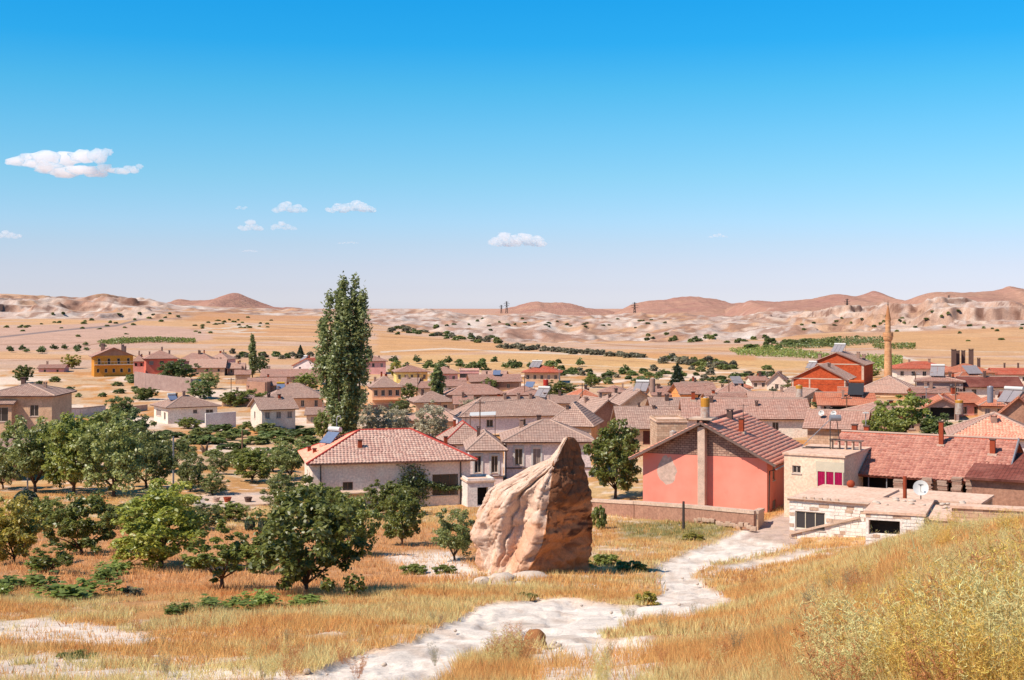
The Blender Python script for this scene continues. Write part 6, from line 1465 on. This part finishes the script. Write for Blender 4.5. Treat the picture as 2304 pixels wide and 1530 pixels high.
minaret()
def wall_run(label, pts, top, thick, mat, coping=None, name='yard_wall', n_block=None):
    """a wall along ground points; pts are photo pixels of its top edge with distances"""
    P3 = [P(*q) for q in pts]; root = tag(empty(name, (P3[0].x, P3[0].y, P3[0].z)), label, 'wall'); o = P3[0]
    for a, b in zip(P3, P3[1:]):
        u = (b - a); u.z = 0; n = Vector((-u.y, u.x, 0)).normalized() * thick / 2
        mb = MB(); g0 = min(gz(a.x, a.y), gz(b.x, b.y)) - .5
        A = [a - n, b - n, b + n, a + n]
        lo = [Vector((p.x, p.y, g0)) - o for p in A]; hi = [p - o for p in A]
        mb.face(*lo[::-1]); mb.face(*hi)
        for i in range(4): j = (i + 1) % 4; mb.face(lo[i], lo[j], hi[j], hi[i])
        mb.build('wall_panel', mat, root)
        if coping:
            e = u.normalized() * .05; n2 = n * 1.25
            B = [a - n2 - e, b - n2 + e, b + n2 + e, a + n2 - e]; l2 = [p - o + Vector((0, 0, .003)) for p in B]; h2 = [p - o + Vector((0, 0, .26)) for p in B]
            cb = MB(); cb.face(*l2[::-1]); cb.face(*h2)
            for i in range(4): j = (i + 1) % 4; cb.face(l2[i], l2[j], h2[j], h2[i])
            cb.build('coping', coping, root)
    return root
WB = WALL['block']
rw = wall_run('low rubble retaining wall with pale coping in front of the salmon house', [(1322, 1128, 122), (1430, 1134, 117), (1432, 1134, 116.6), (1560, 1143, 112), (1700, 1156, 107.5)], 0, .5, WALL['brown'], M_CONC, 'retaining_wall')
wall_run('pale wall end turning up to the corner of the salmon house', [(1700, 1156, 107.5), (1714, 1150, 111.5)], 0, .4, WALL['stone'], M_CONC, 'retaining_wall')
wall_run('tall grey-brown compound wall of the walled garden', [(304, 836, 398), (330, 840, 388), (431, 852, 372)], 0, .6, WALL['greybrown'], None)
wall_run('long white garden wall beside the hip-roofed cream house', [(462, 930, 262), (530, 926, 266)], 0, .4, WALL['white'], None)
wall_run('white flat wall beside the big tan house', [(112, 920, 285), (180, 920, 290), (236, 914, 300)], 0, .4, WALL['white'], M_CONC)
wall_run('brown stone yard wall below the long farmhouse', [(556, 858, 372), (598, 860, 366), (632, 852, 390)], 0, .5, WALL['brown'], None)
wall_run('brown yard wall under the peach house', [(735, 906, 318), (830, 912, 306), (880, 908, 314), (960, 902, 322)], 0, .4, WALL['brown'], None)
wall_run('low curb wall at the back of the paved terrace', [(432, 1108, 148), (520, 1104, 150), (600, 1100, 152)], 0, .3, WALL['white'], None)
wall_run('rubble wall between the barn and the brick house', [(1700, 890, 268), (1770, 892, 262), (1840, 898, 255)], 0, .5, WALL['stone'], None)
wall_run('stone yard wall below the vine slope', [(500, 1012, 232), (560, 1018, 226), (720, 1008, 230)], 0, .5, WALL['stone'], None)
wall_run('low dry-stone wall on the bare slope below the walled garden', [(190, 912, 318), (260, 917, 306), (330, 910, 318)], 0, .5, WALL['stone'], None)
# rubble blocks along the foot of the retaining wall
for i in range(46):
    t_ = (i + .5) / 46; px = 1335 + 360 * t_ + RNG.uniform(-3, 3); d = 121.6 - 15 * t_; p = P(px, 0, d); y = d - .42
    z = gz(p.x, y); w_, h_ = RNG.uniform(.25, .55), RNG.uniform(.14, .3); o_ = rw.location
    MB().box(-w_/2, w_/2, -.12, .2, -.1, h_).build('stone_block', M_WBLK[1], rw, loc=(p.x - o_.x, y - o_.y, z - o_.z + RNG.uniform(0, .35)), rz=-.55 + RNG.normal(0, .1))
def lamp_post(px, base, top, label, arm=1.4, d=None, flat=False):
    p = G(px, base) if d is None else None
    if p is None: X = (px - CX) / F * d; p = Vector((X, d, gz(X, d)))
    H = -(top - HY) / F * p.y - p.z
    root = tag(empty('street_lamp', p), label, 'street lamp')
    MB().tube([(0, 0, -.3), (0, 0, H * .5), (0, 0, H - (1.1 if arm else 0))], [.09, .075, .06], 8).build('pole', M_METAL, root)
    if arm:
        MB().tube([(0, 0, H - 1.12), (arm * .25, 0, H - .55), (arm * .7, 0, H - .12), (arm, 0, H - .02)], [.055, .05, .045, .04], 6).build('arm', M_METAL, root)
        MB().box(arm - .05, arm + .55, -.14, .14, H - .08, H + .07).build('lamp_head', M_WHITE, root)
    else: MB().box(-.3, .3, -.25, .25, H, H + .14).build('lamp_head', M_WHITE, root)
lamp_post(62, 1102, 968, 'tall curved street lamp in front of the dense grove', 1.0)
lamp_post(1948, 1000, 930, 'straight lamp post with a flat head beside the low red tile roof', 0, d=150)
lamp_post(2084, 940, 872, 'thin lamp post by the carport', 0, d=226)
lamp_post(1258, 862, 832, 'far lamp post at the field edge', 0, d=400)
def pole(px, base, top, label, r=.08, d=None, cross=False, mat=None):
    p = G(px, base) if d is None else Vector(((px - CX) / F * d, d, gz((px - CX) / F * d, d)))
    H = -(top - HY) / F * p.y - p.z; root = tag(empty('utility_pole', p), label, 'pole')
    MB().tube([(0, 0, -.3), (0, 0, H)], [r * 1.2, r], 7).build('shaft', mat or M_FRAMED, root)
    if cross:
        MB().box(-.8, .8, -.05, .05, H - .5, H - .4).build('crossarm', M_STEEL, root)
        for x in (-.7, 0, .7): MB().lathe([(.03, H - .395), (.05, H - .3), (.03, H - .22)], 6, (x, 0, 0)).build('insulator', M_WHITE, root)
    return p + Vector((0, 0, H - .3))
pole(390, 1092, 982, 'straight grey pole in front of the orchard trees', .09, None, False, M_METAL)
pole(545, 1018, 968, 'dark wooden post among the vine bushes', .1)
q = [pole(1080, 1000, 900, 'wooden utility pole beside the pyramid roofed house', .09, 205, True), pole(862, 990, 925, 'utility pole behind the silvery olive trees', .09, 235, True), pole(1310, 935, 862, 'utility pole between the weathered roofs', .09, 250, True), pole(1905, 940, 890, 'utility pole in front of the brown slatted barn', .09, 205, True),
     pole(2150, 960, 862, 'tall utility pole right of the carport', .09, 205, True), pole(660, 900, 846, 'utility pole by the long farmhouse', .09, 330, True)]
def wire(a, b, label, sag=.8):
    n = 14; pts = [a.lerp(b, i / n) - Vector((0, 0, sag * 4 * (i / n) * (1 - i / n))) for i in range(n + 1)]
    o = MB().tube([p - a for p in pts], .02, 4, False).build('overhead_wire', M_STEEL, loc=a); tag(o, label, 'wire')
wire(q[1], q[0], 'overhead wire from the olive trees to the pyramid roofed house'); wire(q[0], q[2], 'overhead wire above the long pale house'); wire(q[3], q[4], 'overhead wire across the roofs below the minaret'); wire(q[2], q[3], 'long overhead wire crossing the weathered roofs')
q2 = [pole(940, 900, 838, 'utility pole by the butter yellow house', .09, 345, True), pole(1180, 900, 846, 'utility pole behind the long low dark-fronted house', .09, 315, True), pole(1440, 905, 850, 'utility pole by the twin solar panels', .09, 285, True), pole(1640, 905, 852, 'utility pole beside the joined salmon roof', .09, 260, True), pole(2060, 905, 838, 'utility pole by the wide cream red-roofed house', .09, 270, True), pole(520, 905, 850, 'utility pole above the white garden wall', .09, 330, True), pole(1990, 955, 905, 'short utility pole beside the sparse wide tree', .09, 185, True)]
for a_, b_, lb in ((q2[0], q2[1], 'sagging wire between the yellow house and the dark-fronted house'), (q2[1], q2[2], 'sagging wire over the salmon-roofed cottages'), (q2[2], q2[3], 'sagging wire over the orange gabled house'), (q2[3], q2[4], 'long sagging wire passing the brick houses'), (q2[5], q2[0], 'long wire passing behind the tall poplar')): wire(a_, b_, lb, 1.5)
pole(1538, 1166, 1128, 'short black post by the retaining wall', .1, 108, False, M_STEEL)
# pylons on the plateau
def pylon(px, base, top, d, label):
    X = (px - CX) / F * d; z0 = -(base - HY) / F * d - 6; H = -(top - HY) / F * d - z0; w = H * .09
    root = tag(empty('pylon', (X, d, z0)), label, 'pylon'); mb = MB(); N_ = 7
    for sx in (-1, 1):
        for sy in (-1, 1): mb.beam((sx * w, sy * w, -2), (sx * w * .12, sy * w * .12, H), .5)
    for i in range(N_):
        a, b_ = i / N_, (i + 1) / N_; wa, wb = w * (1 - .88 * a), w * (1 - .88 * b_)
        for sy in (-1, 1): mb.beam((-wa, sy * wa, a * H), (wb, sy * wb, b_ * H), .3); mb.beam((wa, sy * wa, a * H), (-wb, sy * wb, b_ * H), .3)
    mb.build('lattice', M_STEEL, root)
    for k, L in ((.72, .16), (.84, .2), (.95, .13)): MB().box(-H * L, H * L, -.3, .3, H * k - .25, H * k + .25).build('crossarm', M_STEEL, root)
pylon(1140, 702, 678, 1700, 'lattice pylon on the plateau, nearest the saddle-backed hill'); pylon(1128, 702, 686, 2100, 'smaller lattice pylon beside the first one on the plateau'); pylon(1428, 712, 680, 1700, 'lattice pylon before the broad rounded hill'); pylon(1906, 698, 672, 1800, 'lattice pylon below the cone hill'); pylon(2135, 692, 664, 1900, 'lattice pylon on the slope behind the layered cliffs')
# roof fittings
def solar(pos, rz, w, label, blue=False, tank=True, pitch=38, n=2, mat=None, tankmat=None):
    root = tag(empty('solar_heater', pos, rz), label, 'solar panel'); c_, s_ = math.cos(R(pitch)), math.sin(R(pitch)); L = w * .95
    up = lambda v: Vector((0, -L * c_ * .5 + v * c_, .25 + v * s_))
    for i in range(n):
        x0, x1 = -w/2 + w * i / n + .03, -w/2 + w * (i + 1) / n - .03; mb = MB(); a, b = up(0), up(L); nn = Vector((0, -s_, c_)) * .05
        P4 = [Vector((x0, 0, 0)) + a, Vector((x1, 0, 0)) + a, Vector((x1, 0, 0)) + b, Vector((x0, 0, 0)) + b]
        lo = [p - nn for p in P4]; hi = [p + nn for p in P4]; mb.face(*hi); mb.face(*lo[::-1])
        for k in range(4): j = (k + 1) % 4; mb.face(lo[k], lo[j], hi[j], hi[k])
        mb.build('collector_panel', mat or (M_PANELB if blue else M_PANEL), root)
        gb = MB().face(*[p + nn * 1.06 + (q_ - p) * .04 for p, q_ in ((P4[0], P4[2]), (P4[1], P4[3]), (P4[2], P4[0]), (P4[3], P4[1]))]); gb.build('glass_cover', mat or (M_PANELB if blue else M_PANEL), root)
    fr = MB()
    for x in (-w/2 + .1, w/2 - .1):
        fr.beam(Vector((x, 0, 0)) + up(L) - Vector((0, 0, .1)), (x, up(L).y, -.3), .05); fr.beam(Vector((x, 0, 0)) + up(0) - Vector((0, 0, .1)), (x, up(0).y, -.3), .05); fr.beam((x, up(0).y, -.1), (x, up(L).y, -.1), .05)
    fr.build('stand', M_METAL, root)
    if tank:
        y, z = up(L).y + .15, up(L).z + .3
        MB().tube([(-w/2 + .05, y, z), (w/2 - .05, y, z)], .26, 12).build('tank', tankmat or M_WHITE, root)
    return root
solar(wh.world(-.72, .12), wh.rot - .9, 1.7, 'blue solar panel with bent standpipe on the red-edged hip roof', True, True, 40, 1)
MB_ = MB().tube([(0, 0, -.3), (0, 0, 2.2), (.1, 0, 2.5), (.35, 0, 2.55), (.42, 0, 2.3)], .07, 6); tag(MB_.build('standpipe', M_METAL, loc=wh.world(-.62, .22)), 'bent grey standpipe on the red-edged hip roof', 'pipe')
solar(h6.world(-.55, -.1), h6.rot, 1.8, 'solar panel on the single storey cream house', True, True, 30, 1)
solar(h8.world(-.55, -.2), h8.rot, 2.0, 'solar panel with yellow tank on the arched window house', True, True, 32, 1, None, plain('yellow_tank', alb(236, 178, 50), .6))
solar(h25.world(.25, -.3), h25.rot - .5, 2.6, 'twin solar panels on the curved gable parapet house', False, True, 36, 2)
solar(h15.world(-.4, -.2), h15.rot - .3, 3.4, 'white glinting solar panels on the lone house near the fields', False, True, 28, 3)
solar(h36.world(.42, -.3), -.35, 2.6, 'black solar heater with orange tank on the barn roof', False, True, 50, 1, plain('black_collector', (.03, .03, .035), .3), plain('orange_tank', alb(230, 110, 50), .6))
solar(h32.world(-.1, -.2), -.4, 2.8, 'twin grey solar panels on the grey-lavender house', False, True, 42, 2)
solar(h39b.world(-.45, .2), h39b.rot - .4, 2.6, 'long solar collector on the steep orange tiled house', False, True, 34, 2)
solar(b2.world(-.1, .0), b2.rot - .2, 3.2, 'solar panels on the ridge of the upper brick house', False, True, 34, 3)
solar(h26b.world(.2, -.2), .3, 2.4, 'pale tilted solar panels on the salmon-roofed house by the orange gable', False, False, 38, 2)
solar(h20.world(.55, .1), h20.rot - .7, 2.4, 'solar collector on the long pale house', False, True, 36, 2)
solar(h10.world(-.5, -.4), h10.rot - .6, 2.4, 'white solar panels on the red roofed gable house', False, True, 36, 2)
solar(h17b.world(.3, 0), h17b.rot - .4, 2.2, 'blue solar panel behind the red-topped flue', True, False, 36, 1)
solar(h18.world(.1, -.2), h18.rot - .2, 2.2, 'pale solar panel on the farm range before the fields', True, False, 36, 1)
solar(h33.world(.3, -.1), .2, 3.6, 'wide solar array on the orange roof beneath the chimney blocks', False, False, 30, 3)
solar(b1.world(-.35, -.6), b1.rot - .3, 2.2, 'solar heater on the lower brick house', False, True, 34, 2)
# the stripped solar frame on the curtain house
root = tag(empty('steel_rig', cu.world(.0, .1), cu.rot), 'bare steel heater rig with a slanted pale rail on the flat cream roof', 'solar heater')
f1 = MB(); f1.beam((-2.3, -.6, .12), (.35, .2, 2.9), .16, .06); f1.build('slanted_rail', M_METAL, root)
f2 = MB(); 
for a, b in (((.1, .0, 0), (.1, .0, 2.5)), ((.9, .4, 0), (.6, .3, 2.6)), ((.1, 0, .9), (.9, .4, .9)), ((-2.2, -.6, .1), (.9, .4, .1)), ((-2.2, .3, .1), (.1, .6, .1)), ((-1.4, -.6, .1), (-1.4, .4, .1))): f2.beam(a, b, .07)
f2.build('stand', M_STEEL, root); MB().tube([(.1, -.1, 2.75), (.9, .4, 2.75)], .28, 12).build('tank', M_METAL, root)
root = tag(empty('bench_rack', cu.world(.55, .25), cu.rot), 'weathered rack of slats beside the bare steel heater rig', 'rack')
for i in range(5): MB().box(-1.4 + i * .62, -1.28 + i * .62, -.25, .25, 0, .75).build('leg', M_CONC, root)
for i in range(3): MB().box(-1.5, 1.4, -.35 + i * .25, -.15 + i * .25, .752, .83).build('slat', M_FASCIA, root)
def water_tank(pos, r, h, label, low, high, split=.6):
    root = tag(empty('water_tank', pos), label, 'water tank')
    MB().lathe([(r * .96, 0), (r, .06), (r, h * split)], 16).build('barrel', low, root); MB().lathe([(r * 1.005, h * split + .003), (r * 1.005, h - .08), (r * .9, h)], 16).build('upper_band', high, root)
    MB().lathe([(r * .4, h + .003), (r * .4, h + .07)], 10).build('lid', M_WHITE, root)
M_TO = plain('tank_orange', alb(236, 164, 60), .6, 0, .2, 3); M_TW = plain('tank_white_rusty', alb(238, 220, 206), .7, 0, .35, 3, alb(196, 140, 110)); M_TG = plain('tank_grey', alb(170, 166, 176), .5, .2, .1, 3)
water_tank(pk.root.matrix_basis @ Vector((.1, -cd/2 + .1, cH + cr_ + .425)), .40, 1.75, 'white water barrel with orange top on the salmon house gable', M_TW, M_TO, .55)
water_tank(P(1798, 893, 215), .55, 1.9, 'white and orange tank before the lower brick house', M_TW, M_TO, .7)
water_tank(P(2158, 932, 170), .5, 1.8, 'pale tank with an orange rim by the pinkish tile roof', M_TW, M_TO, .8)
water_tank(P(2228, 906, 180), .4, 2.2, 'blue-grey cylinder tank beside the steep orange roof', M_TG, M_TG)
water_tank(P(1468, 882, 215), .45, 2.2, 'tall pale flue pipe behind the twin solar panels', M_CHIM, M_CHIM)
water_tank(P(1228, 884, 260), .5, 2.6, 'white flue with a red top among the roofs', M_TW, plain('red_paint', alb(214, 60, 44), .6), .55)
water_tank(P(1514, 1000, 140), .36, 1.4, 'pale rusty barrel beside the dark red door', M_TW, M_TW)
for (px, py, d_, z_) in ((1798, 893, 215, 1), (2158, 932, 170, 1), (2228, 906, 180, 1), (1468, 882, 215, 1), (1228, 884, 260, 1)): pass
def dish(pos, r, rz, label, mast=.5, tilt=35):
    root = tag(empty('satellite_dish', pos, rz), label, 'satellite dish'); mb = MB(); n = 24
    Mx = Matrix.Translation((0, -.15, mast + r * .8)) @ Matrix.Rotation(R(90 - tilt), 4, 'X'); rings = []
    for k in range(5):
        q_ = r * k / 4; st = len(mb.v); mb.v += [tuple(Mx @ Vector((math.cos(2*math.pi*j/n) * q_ * .92, math.sin(2*math.pi*j/n) * q_, .28 * (q_ / r) ** 2 * r))) for j in range(n)]; rings.append(st)
    for a, b in zip(rings, rings[1:]): mb.f += [(a + j, a + (j+1) % n, b + (j+1) % n, b + j) for j in range(n)]
    mb.build('reflector', M_WHITE, root, smooth=True)
    MB().tube([(0, 0, -.4), (0, 0, mast + r * .7)], .04, 6).build('mast', M_STEEL, root)
    MB().tube([(0, -.15, mast), tuple(Mx @ Vector((0, 0, r * 1.05)))], .018, 5).build('feed_arm', M_STEEL, root)
    MB().box(-.05, .05, -.05, .05, -.05, .07, Mx @ Matrix.Translation((0, 0, r * 1.05))).build('receiver', M_STEEL, root)
    a_, b_ = Mx @ Vector((-.18, r * .5, .075 * r + .02)), Mx @ Vector((.18, r * .5, .075 * r + .02))
    MB().beam(a_, b_, .07, .02).build('printed_mark', M_STEEL, root)
dish(P(2072, 1124, 101), .62, R(-18), 'big white satellite dish on the terrace before the slab stacks', .35, 30)
dish(h40.world(-.55, -.5), .42, R(-30), 'small white dish on the low red tile roof, left of two', .3); dish(h40.world(-.1, -.5), .42, R(-30), 'small white dish on the low red tile roof, right of two', .3)
dish(b1.world(1.05, -.9, b1.H * .7), .45, R(-10), 'dish on the corner of the lower brick house', .3)
dish(h26.world(-1.0, -.7, 2.2), .45, R(10), 'dish by the orange gable wall', .3)
# slab stacks, clay flue and odds and ends on the terrace
M_SL = [plain('slab_a', alb(224, 186, 164), .95, 0, .25, 3), plain('slab_b', alb(206, 160, 138), .95, 0, .25, 3)]
for i, (px, n_, lab) in enumerate(((2048, 9, 'stack of pale roof slabs behind the clay flue'), (2098, 11, 'tall stack of pale slabs right of the dish'), (2124, 8, 'lower stack of slabs in the middle of the row'), (2148, 10, 'stack of reddish slabs in the row'), (2172, 9, 'ragged stack of slabs at the end of the row'))):
    p = rd.world(-1 + 2 * (px - 1922) / 290.0, -1.12, 0); top_ = -(1108 - HY) / F * p.y; p.z = top_
    root = tag(empty('slab_stack', p, rd.rot), lab, 'slab stack'); z = 0
    for k in range(n_):
        h_ = RNG.uniform(.1, .16); w_ = RNG.uniform(.72, .86); x_ = RNG.normal(0, .03); MB().box(x_ - w_/2, x_ + w_/2, -.3 + RNG.normal(0, .02), .3, z + .004, z + h_).build('slab', M_SL[int(RNG.integers(2))], root); z += h_
    MB().box(-.4, .4, -.28, .28, -1.6, 0).build('plinth', M_CONC, root)
MBf = MB().tube([(0, 0, -.6), (0, 0, 1.5)], .15, 10); fl_ = MBf.build('flue_pipe', M_CHIMR, loc=P(2036, 1116, 101)); tag(fl_, 'orange clay flue pipe standing on the terrace', 'flue')
for k in range(16):
    px = RNG.uniform(1990, 2110); p = P(px, RNG.uniform(1128, 1150), 97); o = bpy.data.objects.new('rubble_stone', stm[k % 3]); COL.objects.link(o); o.location = an.world(RNG.uniform(-.9, 2.2), RNG.uniform(-.2, .9), an.H + .2); s_ = RNG.uniform(.25, .6); o.scale = (s_, s_, s_ * .8)
    tag(o, 'loose rubble stone on the flat roof of the ruined outbuilding', 'stone', 'roof rubble')
# rusty clutter on the cream roof edge
tag(link('clay_pot', np_mesh('clay_pot', ico(2)[0] * (.34, .3, .32), ico(2)[1], smooth=True), M_CHIMR, loc=lw.world(-.2, .85, lw.H + .45)), 'rounded clay pot leaning at the corner of the flat terrace', 'pot')
# television aerials
def aerial(pos, h, label):
    root = tag(empty('tv_aerial', pos), label, 'aerial'); MB().tube([(0, 0, -.4), (0, 0, h)], .03, 5).build('mast', M_STEEL, root); MB().tube([(-.6, 0, h - .15), (.6, .1, h - .15)], .018, 4).build('boom', M_STEEL, root)
    for x in (-.5, -.3, -.1, .1, .3, .5): MB().tube([(x, -.35, h - .15), (x, .35, h - .15)], .012, 4).build('element', M_STEEL, root)
aerial(pk.world(.2, .55), 1.6, 'aerial on the salmon house roof'); aerial(r3.world(.6, 0), 1.4, 'aerial above the dark red door house'); aerial(h24.world(.5, 0), 1.5, 'aerial on the very long pinkish roof'); aerial(h21.world(.1, 0), 1.6, 'aerial on the pyramid roofed house'); aerial(h8.world(.4, 0), 1.6, 'aerial on the arched window house')
# canopy by the long pale house, paved terrace pieces
root = tag(empty('white_canopy', P(1086, 934, 225)), 'white sheet canopy on posts beside the long pale house', 'canopy'); cz_ = root.location.z - gz(root.location.x, root.location.y)
MB().face((-2.2, -1.5, 0), (2.2, -1.5, .15), (2.2, 1.5, .5), (-2.2, 1.5, .35)).face((-2.2, 1.5, .33), (2.2, 1.5, .48), (2.2, -1.5, .13), (-2.2, -1.5, -.02)).build('sheet', M_WHITE, root)
for x, y in ((-2.1, -1.4), (2.1, -1.4), (-2.1, 1.4), (2.1, 1.4)): MB().box(x - .05, x + .05, y - .05, y + .05, -cz_, .1 if y < 0 else .35).build('post', M_FASCIA, root)
p = G(520, 1128)
sl = MB().box(-4.2, 4.2, -3.2, 3.2, -.5, .12); tag(sl.build('terrace_slab', M_CONC, loc=p, rz=.15), 'pale concrete terrace slab among the orchard trees', 'terrace')
for x, lab, m_ in ((-1.2, 'pale planter block on the paved terrace', M_CONC), (-.1, 'rust brown planter on the paved terrace', M_CHIMR), (1.9, 'small brown post block on the paved terrace', M_CHIMD)):
    pb = MB().lathe([(.28, 0), (.36, .35), (.40, .36), (.40, .46), (.30, .46), (.28, .38)], 10); tag(pb.build('planter', m_, loc=p + Vector((x, -1.2, .125))), lab, 'planter')
# climbing vine on the cream house
def climber():
    r = np.random.default_rng(31); w, dp_, H = wh.w, wh.dep, wh.H; n = 2600; pts = []
    path = [((2.0, 0.2), (2.0, H - .2), 1.25), ((1.3, 1.5), (1.4, H - 2.0), 1.0), ((3.0, 1.2), (2.6, H - 1.4), .8), ((2.5, H - 2.2), (5.2, H - 2.9), .45), ((5.2, H - 3.0), (w/2 - .2, H - 2.7), .22)]
    for (a, b, sp) in path:
        k = int(n * (.3 if sp > .9 else .18)); t_ = r.random(k); pts.append(np.stack([a[0] + (b[0] - a[0]) * t_ + r.normal(0, sp * .5, k), -dp_/2 - .08 - np.abs(r.normal(0, .22, k)), a[1] + (b[1] - a[1]) * t_ + r.normal(0, sp * .4, k)], -1))
    L_ = np.concatenate(pts); L_ = L_[(L_[:, 2] > .05) & (L_[:, 2] < H - .1)]
    V, Fq = leaves(L_, .17, r, .2, 1.2); root = tag(empty('climbing_vine', wh.root.location, wh.rot), 'dark climbing vine spreading over the cream house front', 'vine')
    link('foliage', np_mesh('foliage', V, Fq), LM['dark'], root); MB().tube([(2.0, -dp_/2 - .1, -.2), (2.1, -dp_/2 - .08, 2.0), (1.9, -dp_/2 - .08, H - 1)], [.08, .06, .02], 6).build('stem', M_BARK, root)
climber()
# lilac bell-shaped lamp? none: the yard's dark tank ring on the vine slope
root = tag(empty('tree_stump', G(462, 1024)), 'twisted bare grey tree stump above the forked small tree', 'stump')
r_ = np.random.default_rng(8)
for k in range(6):
    a = r_.uniform(0, 6.28); e = Vector((math.cos(a) * r_.uniform(.6, 1.4), math.sin(a) * .6, r_.uniform(.7, 2.0))); MB().tube([(0, 0, -.2), e * .5 + Vector((0, 0, .25)), e], [.28, .18, .05], 7).build('limb', M_BARK, root, smooth=True)
